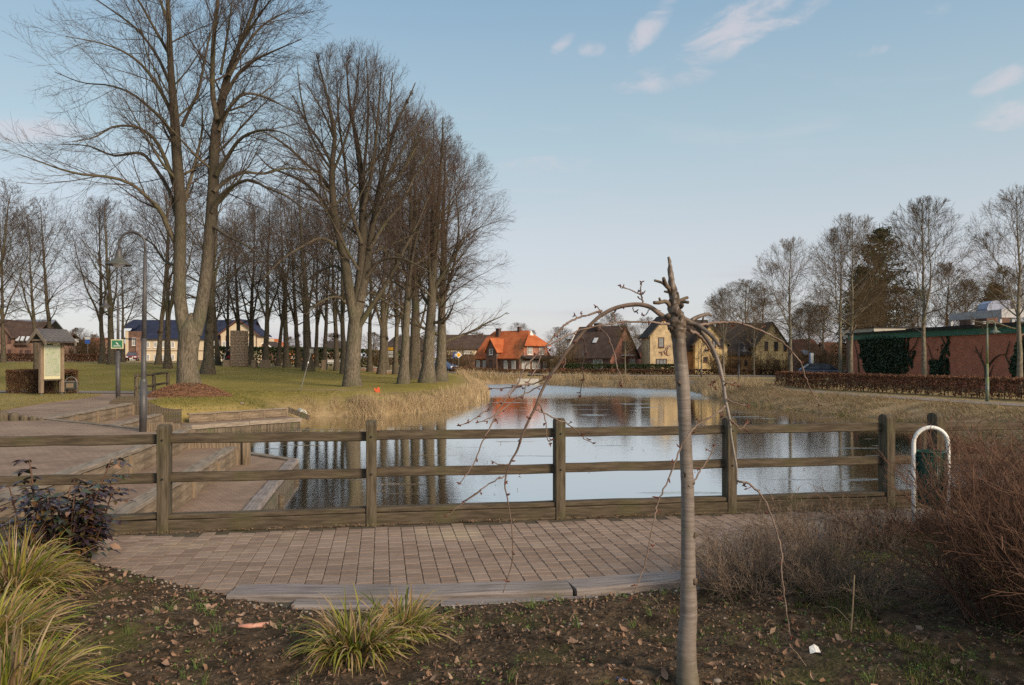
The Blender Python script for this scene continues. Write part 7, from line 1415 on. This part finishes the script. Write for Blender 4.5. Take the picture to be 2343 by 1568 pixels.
sec = [(c3([(905, 432, 2.8), (850, 447, 2.6), (770, 472, 2.5), (700, 503, 2.4), (640, 560, 2.3), (590, 620, 2.2), (530, 680, 2.0), (470, 740, 2.0), (430, 800, 1.9), (390, 890, 1.8), (330, 960, 1.7), (270, 1060, 1.7), (230, 1140, 1.6), (190, 1220, 1.5), (140, 1340, 1.3), (60, 1455, .9)]), .1, -.35),
    (c3([(1300, 512, 3), (1240, 505, 2.6), (1150, 498, 2.2), (1020, 497, 2), (960, 510, 1.9), (880, 522, 1.8), (780, 545, 1.7), (700, 578, 1.6), (640, 610, 1.6), (560, 662, 1.4), (520, 760, 1.3), (470, 850, 1.2), (428, 950, .9)]), -.1, -.3),
    (c3([(600, 800, 2), (540, 852, 1.8), (470, 868, 1.6), (400, 878, 1.5), (340, 889, 1.3), (240, 896, 1.1)]), .2, .1), (c3([(500, 870, 1.6), (400, 876, 1.5), (330, 940, 1.5), (250, 1010, 1.5), (190, 1042, 1.3), (110, 1095, 1.1), (55, 1110, .9)]), .1, -.3), (c3([(555, 870, 1.7), (480, 905, 1.6), (400, 952, 1.5), (300, 1032, 1.4), (210, 1080, 1.2), (165, 1098, 1)]), .25, -.15),
    (c3([(878, 532, 1.7), (920, 562, 1.6), (955, 620, 1.5), (975, 685, 1.4), (990, 760, 1.3), (1015, 822, 1.1), (1022, 880, .8)]), .15, -.2), (c3([(775, 575, 1.7), (800, 625, 1.6), (797, 700, 1.5), (785, 775, 1.4), (792, 830, 1.2), (780, 890, 1.1), (770, 945, .8)]), .25, .3), (c3([(510, 1018, 2), (560, 1040, 1.8), (640, 1078, 1.7), (700, 1100, 1.6), (770, 1162, 1.4), (800, 1195, 1.2), (852, 1216, 1)]), .3, .1),
    (c3([(520, 970, 1.7), (550, 1020, 1.5), (570, 1100, 1.4), (575, 1180, 1.2), (598, 1222, 1)]), .28, -.1), (c3([(1148, 392, 2.2), (1140, 355, 2), (1132, 320, 1.8), (1135, 262, 1.3)]), .05, .05), (c3([(1135, 340, 1.6), (1100, 322, 1.5), (1065, 305, 1.3), (1010, 288, 1)]), .06, -.05), (c3([(985, 425, 2), (970, 455, 1.8), (985, 490, 1.6), (1028, 548, 1.1)]), .1, -.06),
    (c3([(700, 660, 1.5), (680, 700, 1.4), (685, 740, 1.2), (670, 775, .9)]), .25, -.1), (c3([(1390, 535, 5), (1430, 552, 4.2), (1480, 580, 3.8), (1540, 655, 3.2), (1570, 710, 2.6), (1612, 757, 1.6)]), .0, .2), (c3([(1470, 518, 3.6), (1530, 508, 3.2), (1600, 501, 3), (1665, 500, 2.8), (1730, 508, 2.7), (1820, 540, 2.5), (1900, 575, 2.2), (1990, 632, 2.1), (2040, 690, 1.9), (2080, 742, 1.8), (2105, 820, 1.7), (2150, 920, 1.5), (2195, 992, 1)]), .03, .35),
    (c3([(1638, 998, 2.4), (1560, 1055, 2.2), (1480, 1100, 2.1), (1430, 1150, 2), (1380, 1225, 2), (1345, 1310, 1.9), (1310, 1400, 1.8), (1275, 1480, 1.7), (1235, 1568, 1.6)]) + z4([(500, 322, 1.6), (472, 450, 1.5), (432, 622, 1.3), (370, 752, .9)]), -.15, -.2), (c3([(1636, 955, 1.8), (1690, 978, 1.6), (1765, 992, 1.1)]), -.15, .1), (c3([(1664, 1082, 2), (1700, 1110, 1.8), (1722, 1133, 1.5), (1768, 1096, 1)]), -.2, .1), (c3([(1550, 850, 1.4), (1575, 845, 1.2), (1562, 870, 1.1), (1570, 890, .9)]), -.4, .1), (c3([(1622, 850, 1.6), (1660, 862, 1.5), (1690, 850, 1.2), (1712, 880, 1)]), -.15, .08),
    (c3([(1704, 1440, 2.4), (1760, 1450, 2.4), (1800, 1480, 2.2), (1840, 1515, 2)]) + z4([(1060, 282, 1.8), (1110, 420, 1.7), (1128, 520, 1.6), (1132, 620, 1.5), (1150, 762, 1.4), (1174, 932, 1)]), -.25, -.15), (c3([(1420, 1470, 2.4), (1450, 1435, 2), (1490, 1372, 1.7), (1540, 1300, 1.4), (1572, 1233, .9)]), -.03, .12), (c3([(1308, 640, 2), (1285, 655, 1.7), (1275, 668, 1.5), (1248, 684, 1.1)]), -.02, -.05),
    (c3([(330, 1412, 1.8), (250, 1450, 1.6), (170, 1502, 1.5), (90, 1560, 1.3)]) + z3([(1600, 110, 1.2), (1440, 220, 1.1), (1340, 300, .8)]), .35, -.1), (c3([(350, 1345, 1.8), (300, 1345, 1.5), (258, 1328, 1)]), .3, 0), (c3([(900, 458, 1.6), (890, 430, 1.5), (868, 402, 1)]), .1, 0), (c3([(760, 480, 1.3), (740, 458, 1)]), .12, 0), (c3([(1840, 545, 1.2), (1855, 525, 1)]), .2, 0), (c3([(1190, 412, 1.2), (1165, 455, 1.1), (1142, 456, .9)]), .05, 0), (c3([(1085, 400, 1.2), (1088, 425, 1.1), (1100, 440, .9)]), .08, 0)]
buds = MB(); rb = random.Random(17)
def bud(p, s_, n=3):
    for k in range(n):
        dr_ = Vector((rb.gauss(0, 1), rb.gauss(0, 1), rb.gauss(.2, .8))).normalized(); l_ = s_ * rb.uniform(1.2, 2.4); a = p; b = p + dr_ * l_; buds.tube([a, a + dr_ * l_ * .45, b], [s_ * .22, s_ * .42, s_ * .06], 5)
for rows, dz in mains:
    C2, R2_ = branch_px(rows, DC, dz, 6); m = MB(); m.tube(C2, R2_, 10); m.build('arching_branch', M['cherry_twig'] if dz > 0 else M['cherry'], ch, None, True)
    for i in range(14, len(C2) - 1, 9 if dz > 0 else 15):
        if rb.random() < .7: bud(C2[i] + Vector((rb.uniform(-.004, .004), 0, -.004)), .011, 3)
for rows, d0, dz in sec:
    C2, R2_ = branch_px(rows, DC + d0, dz, 5); C2 = [c + Vector((rb.gauss(0, .0018), rb.gauss(0, .002), rb.gauss(0, .0018))) for c in C2]; m = MB(); m.tube(C2, R2_, 7); m.build('twig', M['cherry_twig'], ch, None, True)
    st_ = max(3, int(len(C2) / max(2, len(C2) // 6)))
    for i in range(3, len(C2) - 1, st_):
        if len(rows) > 3:
            q = C2[i]; d_ = Vector((rb.uniform(-1, 1), rb.uniform(-.6, .6), rb.uniform(-.8, .6))).normalized() * rb.uniform(.008, .028); buds.tube([q, q + d_], [.0022, .0017], 5); bud(q + d_, .0085, rb.choice((2, 3, 4)))
    bud(C2[-1], .009, 4)
bo = buds.build('buds', M['bud'], ch); bo['kind'] = 'stuff'

# ------------------------------------------------------------------ shrubs at the right, bed plants
def gbed(x, y): return Vector((x, y, bz(x, y) - .01))
def bush(loc, label, args, mt, name='bare_shrub', group='bare twiggy shrubs at the right'):
    parts, LP = shrub_mesh(**args); V, F_ = join(parts[:1]); r = empty(name, loc, label, 'shrub', group); link('stems', arrays_mesh('stems', V, [F_], mt, True), r)['kind'] = 'stuff'; V, F_ = join(parts[1:]); link('twigs', arrays_mesh('twigs', V, [F_], mt), r)['kind'] = 'stuff'; return r
bush(gbed(3.25, 4.65), 'tall dense reddish brown bare shrub filling the right edge in front', dict(seed=61, n0=130, H=1.10, spread=.50, n2=11, n3=5, r0=.0085, tr=.0022, K=8, a_out=.48, wig=.10), M['bark_shrub'])
bush(gbed(4.75, 6.0), 'large reddish brown bare shrub directly right of the white hoop bin', dict(seed=62, n0=110, H=1.06, spread=.50, n2=10, n3=5, r0=.0085, tr=.0024, K=8, a_out=.50, wig=.10), M['bark_shrub'])
bush(gbed(2.45, 5.3), 'mid height brown shrub left of the tallest one', dict(seed=63, n0=60, H=.44, spread=.9, n2=8, n3=5, r0=.0045, tr=.0020, K=7, a_out=.45, wig=.12), M['bark_shrub2'])
bush(gbed(1.75, 5.55), 'low spreading brown shrub just right of the silvery trunk', dict(seed=64, n0=120, H=.42, spread=1.1, n2=8, n3=5, r0=.0040, tr=.0019, K=7, a_out=.36, wig=.13), M['bark_shrub2'])
bush(gbed(2.75, 6.9), 'low brown shrub behind, in front of the fence kick board', dict(seed=65, n0=90, H=.46, spread=.95, n2=8, n3=5, r0=.0042, tr=.0021, K=7, a_out=.5, wig=.12), M['bark_shrub2'])
bush(gbed(3.55, 7.25), 'brown shrub at the foot of the white hoop bin', dict(seed=66, n0=90, H=.30, spread=.8, n2=8, n3=5, r0=.0042, tr=.0021, K=7, a_out=.45, wig=.12), M['bark_shrub'])
bush(gbed(2.05, 5.95), 'small thin brown shrub between the low ones', dict(seed=67, n0=60, H=.42, spread=1.0, n2=7, n3=4, r0=.0038, tr=.0019, K=6, a_out=.35, wig=.13), M['bark_shrub2'])
bush(gbed(3.3, 3.6), 'bare shrub in the bottom right corner', dict(seed=68, n0=110, H=.95, spread=.8, n2=9, n3=5, r0=.006, tr=.0021, K=8, a_out=.5, wig=.11), M['bark_shrub'])
bush(gbed(4.9, 7.4), 'bare reddish shrub behind the white hoop bin at the right edge', dict(seed=69, n0=120, H=.90, spread=.7, n2=9, n3=5, r0=.0055, tr=.0023, K=8, a_out=.6, wig=.11), M['bark_shrub'])
# sedge clumps
def sedge(loc, label, n_, R0, h, seed, reach=.5, up=.55, wd=.0135, K=7):
    rs = np.random.RandomState(seed); a = rs.uniform(0, 6.28, n_); q = np.sqrt(rs.uniform(0, 1, n_)); bx = np.stack([np.cos(a) * q * R0, np.sin(a) * q * R0, np.zeros(n_) - .02], 1)
    el = np.radians(np.clip(rs.normal(78 - 46 * q, 14), 15, 95)); az = a + rs.normal(0, .45, n_); d = np.stack([np.cos(az) * np.cos(el), np.sin(az) * np.cos(el), np.sin(el)], 1); L = h * rs.uniform(.55, 1.2, n_); P = np.empty((n_, K + 1, 3)); P[:, 0] = bx; dr = rs.uniform(.14, .55, n_)
    for s_ in range(K): P[:, s_ + 1] = P[:, s_] + d * (L / K)[:, None]; d = nrm(d + np.array([0, 0, -1.]) * dr[:, None] * (s_ / K + .3) + rs.normal(0, .03, d.shape))
    P[:, :, 2] = np.maximum(P[:, :, 2], .0); T = nrm(P[:, -1] - P[:, 0]); sd = nrm(np.cross(T, np.array([0, 0, 1.])) + rs.normal(0, .35, (n_, 3))); W = wd * rs.uniform(.6, 1.25, n_)[:, None] * np.interp(np.linspace(0, 1, K + 1), [0, .3, .7, 1], [.7, 1, .8, .08])[None]
    mid = P + np.cross(sd, T)[:, None] * W[..., None] * .22
    V = np.stack([P - sd[:, None] * W[..., None] / 2, mid, P + sd[:, None] * W[..., None] / 2], 2).reshape(-1, 3); I = np.arange(n_ * (K + 1) * 3).reshape(n_, K + 1, 3)
    F_ = np.concatenate([np.stack([I[:, :-1, k], I[:, :-1, k + 1], I[:, 1:, k + 1], I[:, 1:, k]], -1).reshape(-1, 4) for k in (0, 1)]); o = link('sedge_clump', arrays_mesh('sedge_clump', V, [F_], M['sedge']), None, loc); return tag(o, label, 'grass clump', 'yellow green sedge clumps')
sedge(gbed(-3.50, 5.45), 'upper left sedge clump below the purple leaved shrub', 760, .20, .48, 1)
sedge(gbed(-3.60, 5.85), 'small sedge clump reaching under the purple leaved shrub', 260, .10, .36, 6)
sedge(gbed(-2.92, 4.30), 'large sedge clump at the left edge, middle one', 760, .20, .44, 2)
sedge(gbed(-2.36, 3.62), 'sedge clump in the bottom left corner', 800, .19, .40, 3)
sedge(gbed(-.86, 4.30), 'straw coloured front part of the sedge clump in the middle foreground', 420, .13, .32, 4)
sedge(gbed(-.66, 4.62), 'rear part of the middle sedge clump overlapping the silvered sleepers', 380, .12, .29, 5)
sedge(gbed(-3.9, 4.9), 'sedge clump cut by the left edge', 600, .2, .46, 9)
# purple bronze shrub (compound leaves on upright stems)
ml = gbed(-3.62, 6.22); mh = empty('mahonia_shrub', ml, 'purple bronze leaved evergreen shrub with glossy leaves left in front of the fence', 'shrub'); rs = random.Random(8); sm_ = MB(); lf = MB()
def leaflet(p, d_, n_, l_, w_):
    s_ = d_.cross(n_).normalized(); b = len(lf.v); c = [p, p + d_ * l_ * .3 + s_ * w_ * .5 + n_ * .2 * w_, p + d_ * l_ * .62 + s_ * w_ * .46 + n_ * .12 * w_ - n_ * l_ * .06, p + d_ * l_ - n_ * l_ * .22, p + d_ * l_ * .62 - s_ * w_ * .46 + n_ * .12 * w_ - n_ * l_ * .06, p + d_ * l_ * .3 - s_ * w_ * .5 + n_ * .2 * w_, p + d_ * l_ * .35, p + d_ * l_ * .66 - n_ * l_ * .06]
    lf.v += [tuple(v) for v in c]; lf.f += [(b, b + 1, b + 6), (b + 1, b + 2, b + 7, b + 6), (b + 2, b + 3, b + 7), (b + 3, b + 4, b + 7), (b + 4, b + 5, b + 6, b + 7), (b + 5, b, b + 6)]
for i in range(30):
    az = rs.uniform(0, 6.28); q = rs.uniform(.0, .40); tilt = rs.uniform(.05, .38); H_ = rs.uniform(.40, .82) * (1.05 if i < 4 else .92)
    if i == 0: az, tilt, H_ = 2.8, .12, .88
    if i == 1: az, tilt, H_ = .1, .32, .90
    p0 = Vector((math.cos(az) * q * .5, math.sin(az) * q * .5, -.03)); tip = p0 + Vector((math.cos(az) * tilt * H_, math.sin(az) * tilt * H_ * .8, H_)); mid = (p0 + tip) / 2 + Vector((rs.gauss(0, .02), rs.gauss(0, .02), 0)); sm_.tube(catmull([p0, mid, tip], 4), [.008 - .0004 * k for k in range(9)], 6)
    for k in range(10):
        t = .30 + .70 * k / 9; o_ = p0.lerp(tip, t); a = rs.uniform(0, 6.28) if k < 9 else az; e = rs.uniform(-.1, .5); ax = Vector((math.cos(a), math.sin(a), e)).normalized(); Lr = rs.uniform(.13, .20) * (.75 if k > 7 else 1); pr_ = [o_ + ax * Lr * u_ + Vector((0, 0, -.30 * Lr * u_ * u_)) for u_ in (0, .35, .7, 1)]; sm_.tube(pr_, [.0022, .002, .0018, .0014], 4)
        upv = Vector((0, 0, 1)); sd_v = ax.cross(upv).normalized()
        for u_ in (.3, .55, .8):
            for sg_ in (-1, 1): b_ = o_ + ax * Lr * u_ + Vector((0, 0, -.30 * Lr * u_ * u_)); dd = (ax * .45 + sd_v * sg_ + Vector((0, 0, rs.uniform(-.35, .1)))).normalized(); leaflet(b_, dd, (upv + Vector((rs.gauss(0, .3), rs.gauss(0, .3), 0))).normalized(), rs.uniform(.06, .095), rs.uniform(.030, .042))
        leaflet(pr_[-1], (ax + Vector((0, 0, -.4))).normalized(), upv, rs.uniform(.06, .09), .034)
sm_.build('stems', M['bark_shrub'], mh, None, True)['kind'] = 'stuff'; lf.build('foliage', M['mahonia'], mh, None, True)
for (a, b, d, s_, lab) in ((265, 1247, 6.1, .09, 'orange brown leaf sticking out at the lower right of the purple leaved shrub'), (267, 1065, 6.2, .07, 'orange round leaf on top of the purple leaved shrub')):
    p = at(a, b, d); lm = MB(); b0 = 0; n_ = Vector((.2, -.7, .7)).normalized(); lf2 = lf; lf = lm; leaflet(p - Vector((s_ / 2, 0, 0)), Vector((1, 0, -.25)).normalized(), n_, s_, s_ * .5); lf = lf2; o = lm.build('withered_leaf', M['litter'], mh, -ml)
# ------------------------------------------------------------------ loose things on the soil
rs_ = np.random.RandomState(12)
def scatter(n_, x0, x1, y0, y1, ins=.03):
    Q = rs_.uniform((x0, y0), (x1, y1), (n_, 2)); s_ = -sdist(Q, BEDP); Q = Q[s_ > ins]; z = np.array([bz(*q) for q in Q]); return np.concatenate([Q, z[:, None]], 1)
def curled(P, size, rs, flat=.75):
    """dead leaves: four-vertex-wide curled blades"""
    n_ = len(P); up_ = nrm(rs.normal(0, 1, (n_, 3)) * (1 - flat) + np.array([0, 0, 1.]) * flat); t = nrm(np.cross(up_, rs.normal(0, 1, (n_, 3)))); b = np.cross(up_, t); s_ = size * rs.uniform(.45, 1.25, n_)[:, None]; c = s_ * rs.uniform(-.2, .75, (n_, 1)); rows = []
    for u_, w_ in ((-.5, .08), (-.22, .38), (.1, .55), (.35, .22), (.5, .06)):
        ctr = P + t * s_ * u_ + up_ * (c * (abs(u_) * 1.2) ** 2 * 2 + .006)
        for v in (-.5, 0, .5): rows.append(ctr + b * s_ * w_ * v * rs.uniform(.5, 1.3, (n_, 1)) + up_ * c * (abs(v) * 2) ** 2 * w_ * .55)
    V = np.stack(rows, 1).reshape(-1, 3); I = np.arange(n_ * 15).reshape(n_, 5, 3); return V, np.concatenate([np.stack([I[:, :-1, k], I[:, :-1, k + 1], I[:, 1:, k + 1], I[:, 1:, k]], -1).reshape(-1, 4) for k in (0, 1)])
P = scatter(2300, -4.2, 4.2, 3.2, 7.6); P = P[np.array([mnoise.noise(Vector((p[0] * 1.3, p[1] * 1.3, 9))) for p in P]) > -.12]; P[:, 2] += .008
V, F_ = curled(P, .055, rs_, .45); tag(link('dead_leaves', arrays_mesh('dead_leaves', V, [F_], M['litter'], True)), 'dead brown leaves scattered over the soil', 'leaves', kind='stuff')
P = scatter(15000, -4.2, 4.2, 3.2, 7.6, .0); P = P[np.array([mnoise.noise(Vector((p[0] * 2.2, p[1] * 2.2, 19))) for p in P]) > -.2]; P[:, 2] += .004; V, F_ = curled(P, .024, rs_, .45); tag(link('leaf_crumbs', arrays_mesh('leaf_crumbs', V, [F_], M['litter'])), 'small crumbs of dead leaves in the soil', 'leaves', kind='stuff')
def lumps(P, size, rs, sq=.7):
    n_ = len(P); pr = [(0, -1), (.8, -.5), (1, .2), (.6, .75), (0, 1)]; k_ = 6; out = []
    s_ = size * rs.uniform(.4, 1.3, n_) ** 1.5
    for r_, z_ in pr:
        for k in range(k_): a = 6.283 * k / k_; j = rs.uniform(.75, 1.2, n_); out.append(np.stack([np.cos(a) * r_ * j * s_, np.sin(a) * r_ * j * s_, z_ * sq * s_], 1) + P)
    V = np.stack(out, 1); I = np.arange(n_ * len(pr) * k_).reshape(n_, len(pr), k_); nx_ = np.roll(I, -1, 2); return V.reshape(-1, 3), np.stack([I[:, :-1], nx_[:, :-1], nx_[:, 1:], I[:, 1:]], -1).reshape(-1, 4)
P = scatter(15000, -4.2, 4.2, 3.2, 7.2, .02); V, F_ = blades(rs_, P, rs_.uniform(.002, .012, len(P)), rs_.normal(0, .020, (len(P), 2)), rs_.uniform(.0015, .004, len(P)), 2, .5); tag(link('rotting_fibres', arrays_mesh('rotting_fibres', V, [F_], M['fibre'])), 'matted brown fibres and mulch on the soil', 'mulch', kind='stuff')
P = scatter(6000, -4.2, 4.2, 3.2, 7.6, .04); k = np.array([mnoise.noise(Vector((p[0] * 3, p[1] * 3, 2))) for p in P]) > -.15; V, F_ = lumps(P[k], .013, rs_); tag(link('soil_clods', arrays_mesh('soil_clods', V, [F_], M['clod'])), 'crumbly clods on the soil bed', 'soil', kind='stuff')
P = scatter(9000, -4.2, 3.0, 4.6, 7.2, .0); s_ = -sdist(P[:, :2], BEDP); P = P[(s_ < .13) & (rs_.uniform(0, 1, len(P)) < .75) | (rs_.uniform(0, 1, len(P)) < .05)]; P[:, 2] += .002; V, F_ = lumps(P, .0095, rs_); tag(link('pebbles', arrays_mesh('pebbles', V, [F_], M['pebble'])), 'small pale pebbles along the edge of the bed', 'pebbles', kind='stuff')
P = scatter(2600, -4.2, 4.2, 3.2, 7.6, .05); k = np.array([mnoise.noise(Vector((p[0] * 2.1, p[1] * 2.1, 33))) for p in P]) > .02; P = P[k]; k_ = 7; Pw = np.repeat(P, k_, 0) + np.concatenate([rs_.normal(0, .022, (len(P) * k_, 2)), rs_.uniform(.0, .022, (len(P) * k_, 1))], 1); V, F_ = leaf_quads(Pw, .016, rs_, .6, .7); tag(link('weeds', arrays_mesh('weeds', V, [F_], M['weed'])), 'tiny green weeds sprouting from the soil', 'weeds', kind='stuff')
P = np.concatenate([scatter(16000, 1.4, 4.2, 5.0, 7.4, .05), scatter(5000, 1.0, 2.3, 3.6, 5.0, .05)]); k = np.array([mnoise.noise(Vector((p[0] * 1.6, p[1] * 1.6, 71))) for p in P]) > .02; P = P[k]; V, F_ = blades(rs_, P, rs_.uniform(.015, .06, len(P)), rs_.normal(0, .02, (len(P), 2)), rs_.uniform(.003, .006, len(P)), 2); tag(link('moss_and_grass', arrays_mesh('moss_and_grass', V, [F_], M['moss'])), 'patches of fresh moss and fine grass under the bare shrubs', 'moss', kind='stuff')
P = []
for k in range(70):
    c = scatter(1, -3.2, 3.2, 3.4, 5.6, .1)
    if len(c): P.append(np.repeat(c, 16, 0) + np.concatenate([rs_.normal(0, .014, (16, 2)), np.zeros((16, 1))], 1))
P = np.concatenate(P); V, F_ = blades(rs_, P, rs_.uniform(.03, .10, len(P)), rs_.normal(0, .035, (len(P), 2)), rs_.uniform(.002, .004, len(P)), 3); tag(link('grass_tufts', arrays_mesh('grass_tufts', V, [F_], M['weed'])), 'small single tufts of grass in the soil', 'grass', kind='stuff')
# dry stalks in the bed
dk = MB()
for k in range(46):
    c = scatter(1, -2.8, 3.4, 3.5, 6.4, .1)
    if len(c): p = Vector(c[0]); a = rb.uniform(0, 6.28); l_ = rb.uniform(.08, .24); dk.tube(catmull([p, p + Vector((math.cos(a) * l_ * .5, math.sin(a) * l_ * .5, rb.uniform(.0, .06))), p + Vector((math.cos(a) * l_, math.sin(a) * l_, rb.uniform(-.005, .05)))], 3), .0018, 4)
tag(dk.build('dry_stalks', M['straw']), 'thin dry stalks and twigs lying on the soil', 'twigs', kind='stuff')
# single pieces of litter
p = onz(580, 1419, .10); p = gbed(p.x, p.y + .0); pt = empty('pipe_piece', p + Vector((0, 0, .022)), 'short pink and white pipe piece lying on the soil left of the middle sedge', 'litter', None, .22); m = MB(); m.tube([(-.088, 0, 0), (-.03, 0, .001), (.088, 0, .003)], .0165, 16, cap=False); m.tube([(.088, 0, .003), (-.088, 0, 0)], .0125, 16, cap=False)
for e_ in (0, 1):
    o0 = (2 * 16 if e_ else 0); i0 = 48 if e_ else 64
for k in range(16): q = (k + 1) % 16; m.f.append((32 + k, 32 + q, 48 + q, 48 + k)); m.f.append((k, 64 + k, 64 + q, q))
m.build('pipe', M['terracotta'], pt, None, True)
p = onz(1863, 1487, .12); p = gbed(p.x, p.y); m = MB(); m.v = [(-.028, -.01, 0), (.0, -.02, .012), (.03, -.008, .006), (.024, .012, .030), (.0, .006, .046), (-.026, .01, .030), (0, -.004, .026)]; m.f = [(0, 1, 6), (1, 2, 6), (2, 3, 6), (3, 4, 6), (4, 5, 6), (5, 0, 6), (0, 5, 4, 3, 2, 1)]; o = m.build('paper_scrap', M['paper'], None, p + Vector((0, 0, .01))); tag(o, 'crumpled white scrap on the soil right of the silvery trunk', 'litter')
p = onz(1420, 1550, .12); p = gbed(p.x, p.y); m = MB(); m.tube([(-.03, 0, 0), (-.02, 0, .003), (.025, 0, 0), (.032, 0, 0)], [.004, .009, .008, .004], 10); o = m.build('blue_wrapper', M['bluecap'], None, p + Vector((0, 0, .01))); o.rotation_euler.z = -.4; tag(o, 'small dark blue plastic piece on the soil left of the trunk foot', 'litter')
for a, b, s_, lab in ((1327, 1412, .022, 'rounded pale stone in the soil behind the middle sedge'), (1460, 1560, .018, 'cream stone at the bottom edge left of the trunk'), (1640, 1562, .018, 'cream stone at the bottom edge right of the trunk')):
    p = onz(a, b, .10); p = gbed(p.x, p.y); m = MB(); m.lathe((0, 0, 0), [(0, -.8), (.8, -.5), (1, .1), (.7, .6), (0, .8)], 9); o = m.build('bed_stone', M['pebble'], None, p + Vector((0, 0, .008)), True); o.scale = (s_ * 1.3, s_, s_ * .8); tag(o, lab, 'stone')
# broken cane and chips by the kick board
p = onz(1950, 1450, .1); q = gbed(2.05, 5.0); cn_ = empty('dead_cane', gbed(onz(1945, 1450, .08).x, onz(1945, 1450, .08).y), 'single pale dead cane standing between the low shrubs', 'stem'); m = MB(); m.tube([(0, 0, -.02), (.012, 0, .12), (.028, .01, .34)], [.005, .0045, .0035], 7); m.build('cane', M['straw'], cn_)
P = []
for k in range(520): u_ = rb.uniform(-4, 4); v_ = 8.05 - abs(rb.gauss(0, .055)); x, y = uv(u_, v_); P.append((x, y, .003))
V, F_ = curled(np.array(P), .028, rs_, .8); tag(link('leaf_chips', arrays_mesh('leaf_chips', V, [F_], M['litter'])), 'leaf chips blown against the kick board on the path', 'leaves', kind='stuff')
P = np.array([(*uv(rb.uniform(-4, 4), rb.uniform(6.0, 8.0)), .003) for k in range(150)]); V, F_ = curled(P, .014, rs_, .9); tag(link('path_crumbs', arrays_mesh('path_crumbs', V, [F_], M['litter'])), 'few tiny crumbs on the paving', 'leaves', kind='stuff')
# floating leaves on the pond
P = np.array([(rb.uniform(-3, 9), rb.uniform(10, 26), WATER + .006) for k in range(60)]); V, F_ = curled(P, .07, rs_, .97); tag(link('floating_leaves', arrays_mesh('floating_leaves', V, [F_], M['litter'])), 'scattered dark leaves floating on the pond', 'leaves', kind='stuff')
